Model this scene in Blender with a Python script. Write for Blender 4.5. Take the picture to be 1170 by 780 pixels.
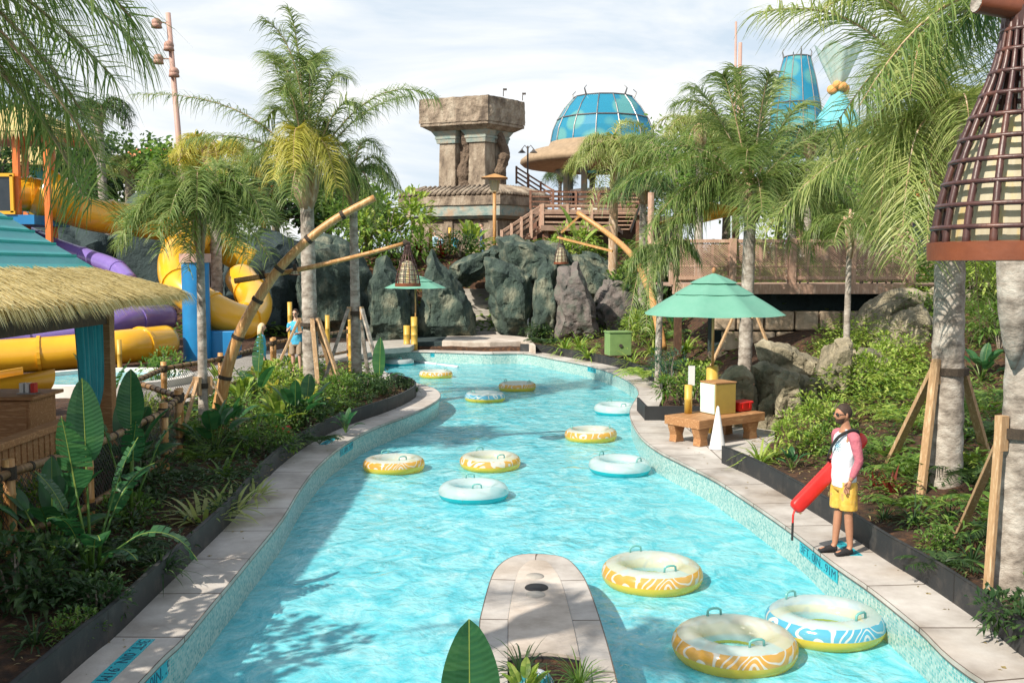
import bpy, bmesh, math, random
from math import sin, cos, pi, radians as rad, sqrt, atan2, tan
from mathutils import Vector as V, Matrix as M4, noise as NZ
for _o in list(bpy.data.objects): bpy.data.objects.remove(_o)
SC = bpy.context.scene; COL = SC.collection

# ------------------------------------------------------------------ camera
F, HOR, CAMZ = 1137.0, 305.0, 3.8
PITCH = math.atan((390 - HOR) / F)
cd = bpy.data.cameras.new('camera'); cam = bpy.data.objects.new('camera', cd); COL.objects.link(cam)
cam.location = (0, 0, CAMZ); cam.rotation_euler = (pi/2 - PITCH, 0, 0)
cd.sensor_width = 36; cd.lens = 36*F/1170; cd.clip_start = .05; cd.clip_end = 3000
SC.camera = cam
# ------------------------------------------------------------------ light
SUN_EL, SUN_AZ = rad(41), rad(47)           # azimuth of the direction TO the sun, from -Y turned towards -X
to_sun = V((-sin(SUN_AZ)*cos(SUN_EL), -cos(SUN_AZ)*cos(SUN_EL), sin(SUN_EL)))
ld = bpy.data.lights.new('sun', 'SUN'); sun = bpy.data.objects.new('sun', ld); COL.objects.link(sun)
ld.energy = 5.0; ld.angle = rad(.55); ld.color = (1, .90, .77)
sun.rotation_euler = to_sun.to_track_quat('Z', 'Y').to_euler()
W = bpy.data.worlds.new('World'); SC.world = W; W.use_nodes = True
nt = W.node_tree; nt.nodes.clear()
def N(nt, t, **k):
    n = nt.nodes.new(t)
    for a, b in k.items():
        if a.startswith('i_'):
            a = a[2:]; n.inputs[int(a) if a.isdigit() else a.replace('_', ' ')].default_value = b
        else: setattr(n, a, b)
    return n
L = lambda nt, a, b: nt.links.new(a, b)
sky = N(nt, 'ShaderNodeTexSky', sky_type='NISHITA', sun_disc=False, sun_elevation=SUN_EL, air_density=1.0, dust_density=1.5)
sky.sun_rotation = atan2(to_sun.x, to_sun.y)
bg1 = N(nt, 'ShaderNodeBackground', i_Strength=.10); L(nt, sky.outputs[0], bg1.inputs[0])
tc = N(nt, 'ShaderNodeTexCoord'); mp = N(nt, 'ShaderNodeMapping'); mp.inputs['Scale'].default_value = (1.6, 1.6, 5.5)
L(nt, tc.outputs['Generated'], mp.inputs[0])
nz = N(nt, 'ShaderNodeTexNoise', i_Scale=1.7, i_Detail=7, i_Roughness=.55, i_Distortion=.5); L(nt, mp.outputs[0], nz.inputs['Vector'])
r1 = N(nt, 'ShaderNodeValToRGB'); r1.color_ramp.elements[0].position = .38; r1.color_ramp.elements[0].color = (.60, .70, .80, 1)
r1.color_ramp.elements[1].position = .6; r1.color_ramp.elements[1].color = (.985, .975, .96, 1); L(nt, nz.outputs[0], r1.inputs[0])
bg2 = N(nt, 'ShaderNodeBackground', i_Strength=.84); L(nt, r1.outputs[0], bg2.inputs[0])
sx = N(nt, 'ShaderNodeSeparateXYZ'); L(nt, tc.outputs['Generated'], sx.inputs[0])
mr = N(nt, 'ShaderNodeMapRange'); mr.inputs[1].default_value = .35; mr.inputs[2].default_value = .95; mr.inputs[3].default_value = .94; mr.inputs[4].default_value = .3
L(nt, sx.outputs[2], mr.inputs[0])
mx = N(nt, 'ShaderNodeMixShader'); L(nt, mr.outputs[0], mx.inputs[0]); L(nt, bg1.outputs[0], mx.inputs[1]); L(nt, bg2.outputs[0], mx.inputs[2])
wo = N(nt, 'ShaderNodeOutputWorld'); L(nt, mx.outputs[0], wo.inputs[0])
SC.view_settings.view_transform = 'Standard'; SC.view_settings.look = 'None'; SC.view_settings.exposure = .5; SC.view_settings.gamma = 1
SC.render.engine = 'CYCLES'; SC.cycles.max_bounces = 6; SC.cycles.transparent_max_bounces = 12
SC.cycles.diffuse_bounces = 3; SC.cycles.glossy_bounces = 3; SC.cycles.transmission_bounces = 4; SC.cycles.use_denoising = True
SC.cycles.caustics_reflective = False; SC.cycles.caustics_refractive = False

# ------------------------------------------------------------------ picture helpers
def ray(px, py):
    d = V(((px-585)/F, 1, -(py-390)/F))
    c, s = cos(PITCH), sin(PITCH)
    return V((d.x, d.y*c + d.z*s, -d.y*s + d.z*c))
def P(px, py, z):
    d = ray(px, py); t = (z-CAMZ)/d.z
    return V((d.x*t, d.y*t, z))
def at(px, py, Y):
    d = ray(px, py); t = Y/d.y
    return V((d.x*t, Y, CAMZ + d.z*t))
def sm(a, b, x):
    t = max(0, min(1, (x-a)/(b-a))); return t*t*(3-2*t)

# ------------------------------------------------------------------ mesh builder
class MB:
    def __init__(s): s.v = []; s.f = []; s.m = []; s.uv = {}; s.mi = 0
    def add(s, vs, fs, uvs=None):
        o = len(s.v); s.v += [tuple(a) for a in vs]; s.f += [tuple(i+o for i in f) for f in fs]; s.m += [s.mi]*len(fs)
        if uvs:
            for i, u in enumerate(uvs): s.uv[o+i] = u
        return s
    def box(s, c, d, rz=0, R=None):
        x, y, z = d[0]/2, d[1]/2, d[2]/2; c = V(c)
        R = R or M4.Rotation(rz, 3, 'Z')
        vs = [c + R @ V((a*x, b*y, e*z)) for a in (-1, 1) for b in (-1, 1) for e in (-1, 1)]
        return s.add(vs, [(0,1,3,2),(4,6,7,5),(0,4,5,1),(2,3,7,6),(0,2,6,4),(1,5,7,3)])
    def bar(s, a, b, w, h=None):
        a, b = V(a), V(b); d = b-a; l = d.length; h = h or w
        q = d.to_track_quat('Y', 'Z').to_matrix()
        return s.box((a+b)/2, (w, l, h), R=q)
    def tube(s, pts, r, n=8, cap=True, twist=0):
        pts = [V(p) for p in pts]; m = len(pts); rr = r if isinstance(r, (list, tuple)) else [r]*m
        vs = []; prev = None; ln = 0; uv = []
        for i, p in enumerate(pts):
            t = (pts[min(i+1, m-1)] - pts[max(i-1, 0)]).normalized()
            if prev is None:
                u = t.orthogonal().normalized()
            else:
                u = (prev - t*prev.dot(t))
                u = u.normalized() if u.length > 1e-6 else t.orthogonal().normalized()
            prev = u; w = t.cross(u)
            if i: ln += (pts[i]-pts[i-1]).length
            for k in range(n):
                a = 2*pi*k/n + twist; vs.append(p + (u*cos(a) + w*sin(a))*rr[i]); uv.append((k/n, ln))
        fs = [(i*n+k, i*n+(k+1) % n, (i+1)*n+(k+1) % n, (i+1)*n+k) for i in range(m-1) for k in range(n)]
        if cap: fs += [tuple(range(n))[::-1], tuple((m-1)*n+k for k in range(n))]
        return s.add(vs, fs, uv)
    def lathe(s, prof, n=24, c=(0,0,0), a0=0, a1=2*pi, cap=False):
        c = V(c); full = abs(a1-a0-2*pi) < 1e-6; k = n if full else n+1
        vs = [c + V((r*cos(a0+(a1-a0)*j/n), r*sin(a0+(a1-a0)*j/n), z)) for r, z in prof for j in range(k)]
        fs = []
        for i in range(len(prof)-1):
            for j in range(n):
                j2 = (j+1) % k; fs.append((i*k+j, i*k+j2, (i+1)*k+j2, (i+1)*k+j))
        if cap and full: fs += [tuple(range(k))[::-1], tuple((len(prof)-1)*k+j for j in range(k))]
        return s.add(vs, fs)
    def prism(s, poly, z0, z1):
        n = len(poly); ar = sum(poly[i][0]*poly[(i+1) % n][1]-poly[(i+1) % n][0]*poly[i][1] for i in range(n))
        if ar < 0: poly = poly[::-1]
        vs = [(p[0], p[1], z0) for p in poly] + [(p[0], p[1], z1) for p in poly]
        return s.add(vs, [tuple(range(n))[::-1], tuple(range(n, 2*n))] + [(i, (i+1) % n, n+(i+1) % n, n+i) for i in range(n)])
    def ball(s, c, r, n=12, m=8, R=None):
        c = V(c); r = r if hasattr(r, '__len__') else (r, r, r); vs = []
        for i in range(m+1):
            for j in range(n):
                a = pi*i/m; b = 2*pi*j/n; p = V((r[0]*sin(a)*cos(b), r[1]*sin(a)*sin(b), r[2]*cos(a)))
                vs.append(c + (R @ p if R else p))
        return s.add(vs, [(i*n+j, (i+1)*n+j, (i+1)*n+(j+1) % n, i*n+(j+1) % n) for i in range(m) for j in range(n)])
    def build(s, name, mat, parent=None, smooth=False, bev=0, loc=None, kind=None, **props):
        me = bpy.data.meshes.new(name); me.from_pydata(s.v, [], s.f)
        mats = mat if isinstance(mat, (list, tuple)) else [mat]
        for m in mats: me.materials.append(m)
        if len(mats) > 1: me.polygons.foreach_set('material_index', s.m)
        if s.uv:
            ul = me.uv_layers.new(name='UVMap')
            li = [0]*len(me.loops); me.loops.foreach_get('vertex_index', li)
            fl = []
            for i in li: fl += s.uv.get(i, (0, 0))
            ul.data.foreach_set('uv', fl)
        if smooth: me.polygons.foreach_set('use_smooth', [True]*len(me.polygons))
        me.update()
        o = bpy.data.objects.new(name, me); COL.objects.link(o)
        if bev:
            b = o.modifiers.new('b', 'BEVEL'); b.width = bev; b.segments = 2; b.limit_method = 'ANGLE'; b.angle_limit = rad(40)
        if smooth == 'auto':
            for p in me.polygons: p.use_smooth = True
            e = o.modifiers.new('es', 'EDGE_SPLIT'); e.split_angle = rad(38)
        if parent: o.parent = parent
        if loc is not None: o.location = loc
        if kind: o['kind'] = kind
        for a, b in props.items(): o[a] = b
        return o
def thing(name, label, cat, loc=(0,0,0), rz=0, group=None):
    o = bpy.data.objects.new(name, None); COL.objects.link(o); o.empty_display_size = .1
    o.location = loc; o.rotation_euler = (0, 0, rz); o['label'] = label; o['category'] = cat
    if group: o['group'] = group
    return o
def kids(o): return [c for c in bpy.data.objects if c.parent == o]
def copy_tree(o, parent=None):
    c = o.copy(); COL.objects.link(c); c.parent = parent
    for k in kids(o): copy_tree(k, c)
    return c
def dup(o, loc, rz=0, sc=None, label=None, group=None):
    c = copy_tree(o); c.location = loc; c.rotation_euler = (0, 0, rz)
    if sc: c.scale = (sc, sc, sc) if not hasattr(sc, '__len__') else sc
    if label: c['label'] = label
    if group: c['group'] = group
    return c
def catmull(pts, k=6, closed=False):
    out = []; n = len(pts); pts = [V(p) for p in pts]
    for i in range(n if closed else n-1):
        g = (lambda j: pts[j % n]) if closed else (lambda j: pts[max(0, min(n-1, j))])
        a, b, c, d = g(i-1), g(i), g(i+1), g(i+2)
        for j in range(k):
            t = j/k
            out.append(.5*((2*b) + (c-a)*t + (2*a-5*b+4*c-d)*t*t + (3*b-a-3*c+d)*t**3))
    if not closed: out.append(pts[-1])
    return out
def bez(a, b, c, n): return [a*(1-t)**2 + b*2*t*(1-t) + c*t*t for t in [i/(n-1) for i in range(n)]]

# ------------------------------------------------------------------ materials
MAT = {}
def newmat(name):
    m = bpy.data.materials.new(name); m.use_nodes = True; t = m.node_tree; t.nodes.clear()
    return m, t, N(t, 'ShaderNodeOutputMaterial')
def ramp(t, els):
    r = N(t, 'ShaderNodeValToRGB'); cr = r.color_ramp
    while len(cr.elements) < len(els): cr.elements.new(.5)
    for e, (p, c) in zip(cr.elements, els): e.position = p; e.color = (*c[:3], 1) if len(c) >= 3 else (c[0],)*3+(1,)
    return r
def mat(name, c1, c2=None, rough=.7, scale=8, detail=5, stretch=(1,1,1), bump=.25, bscale=None, metal=0, coat=0, c3=None, coord='Object', spec=.5, lo=.35, hi=.65, trans=0, dist=.01, sheen=0):
    if name in MAT: return MAT[name]
    m, t, out = newmat(name)
    b = N(t, 'ShaderNodeBsdfPrincipled', i_Roughness=rough, i_Metallic=metal); b.inputs['Coat Weight'].default_value = coat
    b.inputs['Specular IOR Level'].default_value = spec; b.inputs['Sheen Weight'].default_value = sheen
    tc = N(t, 'ShaderNodeTexCoord'); mp = N(t, 'ShaderNodeMapping'); mp.inputs['Scale'].default_value = stretch
    L(t, tc.outputs[coord], mp.inputs[0])
    nz = N(t, 'ShaderNodeTexNoise', i_Scale=scale, i_Detail=detail, i_Roughness=.62); L(t, mp.outputs[0], nz.inputs['Vector'])
    els = [(lo, c1), (hi, c2 or tuple(x*.8 for x in c1))]
    if c3: els = [(lo, c1), ((lo+hi)/2, c2), (hi, c3)]
    r = ramp(t, els); L(t, nz.outputs[0], r.inputs[0]); L(t, r.outputs[0], b.inputs['Base Color'])
    if bump:
        n2 = N(t, 'ShaderNodeTexNoise', i_Scale=bscale or scale*4, i_Detail=6, i_Roughness=.65); L(t, mp.outputs[0], n2.inputs['Vector'])
        bp = N(t, 'ShaderNodeBump', i_Strength=bump, i_Distance=dist); L(t, n2.outputs[0], bp.inputs['Height']); L(t, bp.outputs[0], b.inputs['Normal'])
    if trans:
        tr = N(t, 'ShaderNodeBsdfTranslucent'); L(t, r.outputs[0], tr.inputs[0]); ms = N(t, 'ShaderNodeMixShader', i_0=trans)
        L(t, b.outputs[0], ms.inputs[1]); L(t, tr.outputs[0], ms.inputs[2]); L(t, ms.outputs[0], out.inputs[0])
    else: L(t, b.outputs[0], out.inputs[0])
    MAT[name] = m; return m
def leafmat(name, a, b, c, scale=3.0, tr=.35, rough=.42, spec=.4):
    """leaf: colours vary from leaf to leaf; the sun shines through a little"""
    m, t, out = newmat(name)
    bs = N(t, 'ShaderNodeBsdfPrincipled', i_Roughness=rough); bs.inputs['Specular IOR Level'].default_value = spec
    ge = N(t, 'ShaderNodeNewGeometry')
    add = ge.outputs['Random Per Island']
    tc = N(t, 'ShaderNodeTexCoord'); nz = N(t, 'ShaderNodeTexNoise', i_Scale=scale, i_Detail=3); L(t, tc.outputs['Object'], nz.inputs['Vector'])
    ma = N(t, 'ShaderNodeMath', operation='MULTIPLY_ADD', i_1=.55, i_2=-.03); L(t, add, ma.inputs[0])
    mb = N(t, 'ShaderNodeMath', operation='MULTIPLY_ADD', i_1=.55); L(t, nz.outputs[0], mb.inputs[0]); L(t, ma.outputs[0], mb.inputs[2])
    r = ramp(t, [(.15, a), (.5, b), (.85, c)]); L(t, mb.outputs[0], r.inputs[0]); L(t, r.outputs[0], bs.inputs['Base Color'])
    hs = N(t, 'ShaderNodeHueSaturation', i_Hue=.49, i_Saturation=1.1, i_Value=1.5); L(t, r.outputs[0], hs.inputs['Color'])
    trn = N(t, 'ShaderNodeBsdfTranslucent'); L(t, hs.outputs[0], trn.inputs[0]); ms = N(t, 'ShaderNodeMixShader', i_0=tr)
    L(t, bs.outputs[0], ms.inputs[1]); L(t, trn.outputs[0], ms.inputs[2]); L(t, ms.outputs[0], out.inputs[0])
    MAT[name] = m; return m
leafmat('palm', (.07,.13,.035), (.15,.23,.06), (.30,.36,.13), tr=.4)
leafmat('palm_pale', (.13,.20,.05), (.27,.34,.10), (.44,.46,.20), tr=.4)
leafmat('palm_yellow', (.24,.26,.05), (.42,.42,.08), (.55,.50,.16), tr=.4)
leafmat('palm_dark', (.03,.07,.025), (.06,.12,.04), (.13,.19,.07))
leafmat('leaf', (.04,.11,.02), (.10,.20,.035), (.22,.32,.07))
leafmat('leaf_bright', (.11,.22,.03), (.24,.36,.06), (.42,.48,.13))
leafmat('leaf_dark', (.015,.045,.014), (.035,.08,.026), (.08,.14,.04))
leafmat('leaf_blue', (.02,.07,.045), (.04,.11,.07), (.09,.17,.10), rough=.35)
leafmat('leaf_banana', (.025,.09,.035), (.035,.12,.045), (.06,.16,.055), scale=1.2, rough=.33)
leafmat('leaf_red', (.10,.012,.01), (.18,.03,.02), (.10,.08,.03))
leafmat('leaf_straw', (.22,.17,.07), (.33,.27,.12), (.42,.36,.18))
leafmat('flower_red', (.45,.02,.03), (.6,.05,.03), (.7,.1,.1))
mat('mulch', (.018,.010,.006), (.055,.026,.012), .95, scale=9, c3=(.16,.07,.028), bump=1, bscale=42, dist=.05, lo=.3, hi=.7, coord='Generated')
MAT.pop('mulch')
mat('mulch', (.02,.011,.007), (.06,.028,.013), .95, scale=7, detail=9, c3=(.19,.085,.034), bump=1, bscale=30, dist=.06, lo=.3, hi=.72)
mat('stone_path', (.30,.28,.25), (.42,.40,.36), .8, scale=3, bump=.2)
mat('edging', (.012,.014,.016), (.02,.023,.026), .75, scale=3, bump=.1)
mat('bark', (.30,.26,.21), (.17,.14,.11), .9, scale=5, detail=8, stretch=(1,1,3.5), bump=.6, c3=(.42,.38,.32), dist=.03)
mat('bark_grey', (.13,.11,.09), (.30,.265,.225), .85, scale=2.6, detail=12, stretch=(1.6,1.6,2.6), bump=.7, bscale=9, c3=(.46,.43,.38), dist=.03, lo=.34, hi=.64)
mat('boot', (.46,.33,.22), (.34,.22,.13), .75, scale=6, stretch=(1,1,.3), bump=.4, c3=(.62,.52,.40))
mat('bamboo', (.48,.25,.085), (.38,.19,.06), .45, scale=4, stretch=(6,6,.6), bump=.15, c3=(.60,.38,.16))
mat('bamboo_dark', (.26,.15,.06), (.16,.09,.04), .5, scale=4, stretch=(3,3,.8), bump=.2, c3=(.36,.22,.10))
mat('bamboo_gold', (.55,.36,.06), (.48,.30,.05), .45, scale=4, stretch=(3,3,.8), bump=.15)
mat('rope', (.03,.022,.016), (.06,.045,.03), .9, scale=60, bump=.6)
mat('wood', (.42,.22,.09), (.30,.14,.055), .6, scale=3, detail=8, stretch=(1,8,8), bump=.25, c3=(.52,.30,.14))
mat('wood_pine', (.46,.31,.17), (.36,.22,.11), .75, scale=4, detail=8, stretch=(6,6,1), bump=.25, c3=(.56,.42,.26))
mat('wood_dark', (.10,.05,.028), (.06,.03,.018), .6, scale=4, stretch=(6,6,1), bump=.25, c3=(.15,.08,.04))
mat('wood_red', (.22,.10,.06), (.15,.07,.045), .7, scale=4, stretch=(4,4,1), bump=.2, c3=(.32,.18,.12))
mat('wood_pink', (.50,.33,.24), (.40,.25,.18), .7, scale=3, stretch=(5,5,1), bump=.2, c3=(.58,.41,.31))
mat('thatch', (.50,.40,.16), (.36,.28,.10), .85, scale=18, stretch=(1,1,.25), bump=.4, c3=(.62,.52,.26))
leafmat('straw', (.42,.33,.12), (.64,.53,.23), (.82,.72,.40), tr=.15, rough=.7, spec=.2)
mat('teal_roof', (.02,.36,.36), (.03,.42,.40), .35, scale=2, bump=.05)
mat('teal_cloth', (.01,.20,.24), (.02,.27,.31), .85, scale=3, bump=.1, sheen=.3)
mat('umbrella', (.15,.40,.30), (.18,.43,.33), .8, scale=3, bump=.05, trans=.25)
mat('yellow', (.72,.40,.02), (.66,.34,.015), .28, scale=1.2, bump=.04, coat=.3)
mat('purple', (.17,.12,.38), (.22,.16,.45), .3, scale=1.2, bump=.03, coat=.3)
mat('blue_paint', (.01,.20,.46), (.012,.16,.38), .4, scale=2, bump=.05)
mat('orange_paint', (.72,.20,.04), (.62,.15,.03), .4, scale=2, bump=.05)
mat('rock', (.024,.045,.04), (.06,.095,.075), .85, scale=1.3, detail=12, stretch=(1,1,.6), c3=(.24,.25,.18), bump=1, bscale=3.2, dist=.35, lo=.36, hi=.66)
mat('rock_tan', (.12,.115,.075), (.27,.235,.16), .88, scale=1.6, detail=12, c3=(.44,.40,.28), bump=1, bscale=4, dist=.16, lo=.36, hi=.64)
mat('rock_purple', (.05,.065,.058), (.17,.145,.135), .88, scale=1.2, detail=10, c3=(.10,.13,.10), bump=.9, bscale=4, dist=.15)
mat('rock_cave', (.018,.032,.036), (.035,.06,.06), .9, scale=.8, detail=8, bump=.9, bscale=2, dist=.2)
mat('ruin', (.11,.085,.065), (.27,.215,.16), .92, scale=1.1, detail=13, stretch=(1.3,1.3,.7), c3=(.42,.36,.28), bump=1, bscale=4, dist=.14, lo=.34, hi=.66)
mat('ruin_dark', (.12,.085,.06), (.18,.13,.09), .9, scale=1.5, detail=9, bump=1, bscale=4, dist=.25)
mat('ruin_teal', (.17,.26,.25), (.30,.33,.29), .85, scale=1.8, detail=12, c3=(.36,.28,.20), bump=.7, bscale=5, dist=.06)
mat('white_wall', (.70,.68,.64), (.62,.60,.56), .8, scale=2, bump=.1)
mat('roof_tan', (.34,.25,.16), (.26,.19,.12), .85, scale=3, bump=.3)
mat('metal', (.28,.28,.28), (.22,.22,.22), .4, scale=5, bump=.02, metal=.8)
mat('metal_dark', (.06,.05,.045), (.09,.08,.07), .5, scale=5, bump=.02, metal=.3)
mat('white', (.66,.67,.68), (.60,.61,.63), .45, scale=3, bump=.02)
mat('red', (.62,.02,.015), (.52,.015,.012), .42, scale=4, bump=.08)
mat('black', (.012,.012,.013), (.02,.02,.021), .6, scale=8, bump=.1)
mat('black_soft', (.012,.012,.014), (.02,.02,.022), .9, scale=30, bump=.2)
mat('skin', (.42,.21,.125), (.36,.17,.10), .55, scale=9, bump=.05)
mat('skin_pale', (.62,.40,.29), (.56,.33,.24), .55, scale=9, bump=.05)
mat('hair_dark', (.028,.016,.010), (.045,.027,.017), .7, scale=40, bump=.5)
mat('hair_blond', (.55,.42,.24), (.65,.52,.33), .6, scale=40, stretch=(1,1,.2), bump=.5)
mat('hair_grey', (.5,.48,.46), (.4,.38,.36), .6, scale=40, bump=.5)
mat('shirt_white', (.70,.76,.80), (.60,.70,.76), .85, scale=6, bump=.8, bscale=7, dist=.04, stretch=(1,1,.6))
mat('shirt_pink', (.50,.15,.19), (.42,.11,.15), .85, scale=8, bump=.8, bscale=9, dist=.035, stretch=(1,1,1.4))
mat('shirt_aqua', (.05,.36,.58), (.08,.44,.66), .85, scale=8, bump=.3, bscale=10, dist=.02)
mat('shirt_navy', (.02,.04,.09), (.03,.06,.12), .85, scale=8, bump=.2)
mat('shirt_paleblue', (.35,.55,.66), (.28,.46,.58), .85, scale=8, bump=.2)
mat('denim', (.10,.18,.30), (.14,.22,.34), .9, scale=12, bump=.2)
mat('khaki', (.36,.28,.20), (.30,.23,.16), .9, scale=12, bump=.2)
mat('shorts', (.62,.36,.05), (.70,.44,.08), .8, scale=11, detail=2, c3=(.40,.10,.12), bump=.1, lo=.4, hi=.75)
mat('print_blue', (.16,.42,.58), (.55,.70,.78), .85, scale=30, bump=.05)
mat('green_box', (.15,.26,.09), (.19,.31,.11), .5, scale=4, bump=.05)
mat('mint', (.55,.72,.62), (.66,.76,.68), .5, scale=3, bump=.03)
mat('olive', (.36,.25,.05), (.30,.21,.045), .6, scale=3, bump=.1)
mat('block', (.47,.37,.27), (.38,.29,.20), .9, scale=1.6, detail=8, c3=(.55,.45,.34), bump=.6, bscale=5, dist=.06)
mat('lantern_frame', (.075,.032,.028), (.05,.022,.02), .38, scale=12, stretch=(1,1,.3), bump=.2, c3=(.12,.05,.035))
mat('lantern_rim', (.20,.06,.025), (.15,.045,.02), .45, scale=8, bump=.15)
mat('lantern_shade', (.56,.50,.34), (.62,.57,.42), .7, scale=3, stretch=(6,6,1), bump=.1, c3=(.70,.55,.26), trans=.35)
mat('speaker', (.42,.25,.19), (.34,.19,.15), .6, scale=6, bump=.15)
mat('mast', (.46,.30,.25), (.38,.24,.20), .6, scale=3, bump=.1)
mat('sail', (.80,.58,.20), (.74,.52,.17), .8, scale=2, bump=.05, trans=.3)
mat('gauze', (.55,.75,.70), (.70,.78,.70), .7, scale=3, bump=.05, trans=.45)
mat('cyan_cloth', (.12,.50,.62), (.20,.58,.68), .6, scale=2, bump=.05, trans=.2)
mat('orange_cloth', (.72,.36,.12), (.62,.26,.08), .8, scale=8, bump=.3)
mat('deck', (.36,.24,.18), (.28,.18,.13), .75, scale=3, stretch=(1,6,1), bump=.2)
mat('tile_blue', (.02,.34,.42), (.03,.42,.50), .25, scale=6, bump=.02)
mat('ink', (.004,.05,.10), (.006,.07,.13), .3, scale=6, bump=0)
mat('glass_dark', (.02,.03,.04), (.03,.04,.05), .15, scale=2, bump=0)
mat('hill_green', (.03,.06,.02), (.07,.10,.03), .95, scale=.6, detail=8, bump=.8, bscale=2, dist=.4)

def uvmat_coping():
    m, t, out = newmat('coping'); b = N(t, 'ShaderNodeBsdfPrincipled', i_Roughness=.72); uv = N(t, 'ShaderNodeUVMap')
    tc = N(t, 'ShaderNodeTexCoord')
    nz = N(t, 'ShaderNodeTexNoise', i_Scale=1.6, i_Detail=9, i_Roughness=.65); L(t, tc.outputs['Object'], nz.inputs['Vector'])
    r = ramp(t, [(.32, (.32,.295,.27)), (.5, (.46,.435,.405)), (.68, (.57,.55,.52))]); L(t, nz.outputs[0], r.inputs[0])
    br = N(t, 'ShaderNodeTexBrick', offset=0, i_Scale=1, i_Mortar_Size=.012, i_Brick_Width=1.22, i_Row_Height=30.0); br.inputs['Color1'].default_value = (1,1,1,1)
    br.inputs['Color2'].default_value = (.86,.85,.84,1); br.inputs['Mortar'].default_value = (.25,.21,.18,1); L(t, uv.outputs[0], br.inputs['Vector'])
    mx = N(t, 'ShaderNodeMix', data_type='RGBA', blend_type='MULTIPLY'); mx.inputs[0].default_value = 1; L(t, r.outputs[0], mx.inputs[6]); L(t, br.outputs[0], mx.inputs[7])
    n3 = N(t, 'ShaderNodeTexNoise', i_Scale=.9, i_Detail=3); L(t, tc.outputs['Object'], n3.inputs['Vector'])
    r3 = ramp(t, [(.5, (1,1,1)), (.7, (.76,.68,.60))]); L(t, n3.outputs[0], r3.inputs[0])
    m2 = N(t, 'ShaderNodeMix', data_type='RGBA', blend_type='MULTIPLY'); m2.inputs[0].default_value = .75; L(t, mx.outputs[2], m2.inputs[6]); L(t, r3.outputs[0], m2.inputs[7])
    L(t, m2.outputs[2], b.inputs['Base Color'])
    n2 = N(t, 'ShaderNodeTexNoise', i_Scale=40, i_Detail=6); L(t, tc.outputs['Object'], n2.inputs['Vector'])
    bp = N(t, 'ShaderNodeBump', i_Strength=.25, i_Distance=.01); L(t, n2.outputs[0], bp.inputs['Height']); L(t, bp.outputs[0], b.inputs['Normal']); L(t, b.outputs[0], out.inputs[0])
    MAT['coping'] = m
uvmat_coping()
mat('stone_pale', (.34,.29,.24), (.48,.42,.36), .72, scale=1.6, detail=10, c3=(.58,.53,.47), bump=.3, bscale=30)
def uvmat_edge():
    m, t, out = newmat('edging_strip'); b = N(t, 'ShaderNodeBsdfPrincipled', i_Roughness=.62); uv = N(t, 'ShaderNodeUVMap')
    br = N(t, 'ShaderNodeTexBrick', offset=0, i_Scale=1, i_Mortar_Size=.012, i_Brick_Width=2.4, i_Row_Height=40.0); br.inputs['Color1'].default_value = (.016,.019,.022,1); br.inputs['Color2'].default_value = (.024,.027,.030,1); br.inputs['Mortar'].default_value = (.004,.004,.004,1)
    L(t, uv.outputs[0], br.inputs['Vector']); tc = N(t, 'ShaderNodeTexCoord'); nz = N(t, 'ShaderNodeTexNoise', i_Scale=3.5, i_Detail=10, i_Roughness=.7); L(t, tc.outputs['Object'], nz.inputs['Vector'])
    r = ramp(t, [(.5, (0,0,0)), (.75, (.09,.075,.06))]); L(t, nz.outputs[0], r.inputs[0]); ad = N(t, 'ShaderNodeMix', data_type='RGBA', blend_type='ADD'); ad.inputs[0].default_value = .6
    L(t, br.outputs[0], ad.inputs[6]); L(t, r.outputs[0], ad.inputs[7]); L(t, ad.outputs[2], b.inputs['Base Color']); L(t, b.outputs[0], out.inputs[0]); MAT['edging_strip'] = m
uvmat_edge()
def leaf_veined(name, src):
    m = MAT[src].copy(); m.name = name; t = m.node_tree; bs = [n for n in t.nodes if n.type == 'BSDF_PRINCIPLED'][0]
    uv = N(t, 'ShaderNodeUVMap'); w = N(t, 'ShaderNodeTexWave', i_Scale=4.5, i_Distortion=1.5, i_Detail=2); w.bands_direction = 'X'; L(t, uv.outputs[0], w.inputs['Vector'])
    bp = N(t, 'ShaderNodeBump', i_Strength=.25, i_Distance=.01); L(t, w.outputs[1], bp.inputs['Height']); L(t, bp.outputs[0], bs.inputs['Normal'])
    l = bs.inputs['Base Color'].links[0]; s = l.from_socket; r = ramp(t, [(.1, (.86,.9,.84)), (.6, (1.0,1.0,1.0))]); L(t, w.outputs[1], r.inputs[0]); mx = N(t, 'ShaderNodeMix', data_type='RGBA', blend_type='MULTIPLY'); mx.inputs[0].default_value = 1
    L(t, s, mx.inputs[6]); L(t, r.outputs[0], mx.inputs[7]); L(t, mx.outputs[2], bs.inputs['Base Color']); MAT[name] = m
leaf_veined('leaf_paddle', 'leaf_banana'); leaf_veined('leaf_paddle_bright', 'leaf_bright')
def uvmat_tile():
    m, t, out = newmat('mosaic'); b = N(t, 'ShaderNodeBsdfPrincipled', i_Roughness=.22); uv = N(t, 'ShaderNodeUVMap')
    br = N(t, 'ShaderNodeTexBrick', offset=0, i_Scale=1, i_Mortar_Size=.0035, i_Brick_Width=.034, i_Row_Height=.034, i_Bias=0)
    br.inputs['Color1'].default_value = (.07,.32,.32,1); br.inputs['Color2'].default_value = (.44,.58,.53,1); br.inputs['Mortar'].default_value = (.40,.44,.41,1)
    L(t, uv.outputs[0], br.inputs['Vector'])
    L(t, br.outputs[0], b.inputs['Base Color']); L(t, b.outputs[0], out.inputs[0]); MAT['mosaic'] = m
uvmat_tile()
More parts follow.
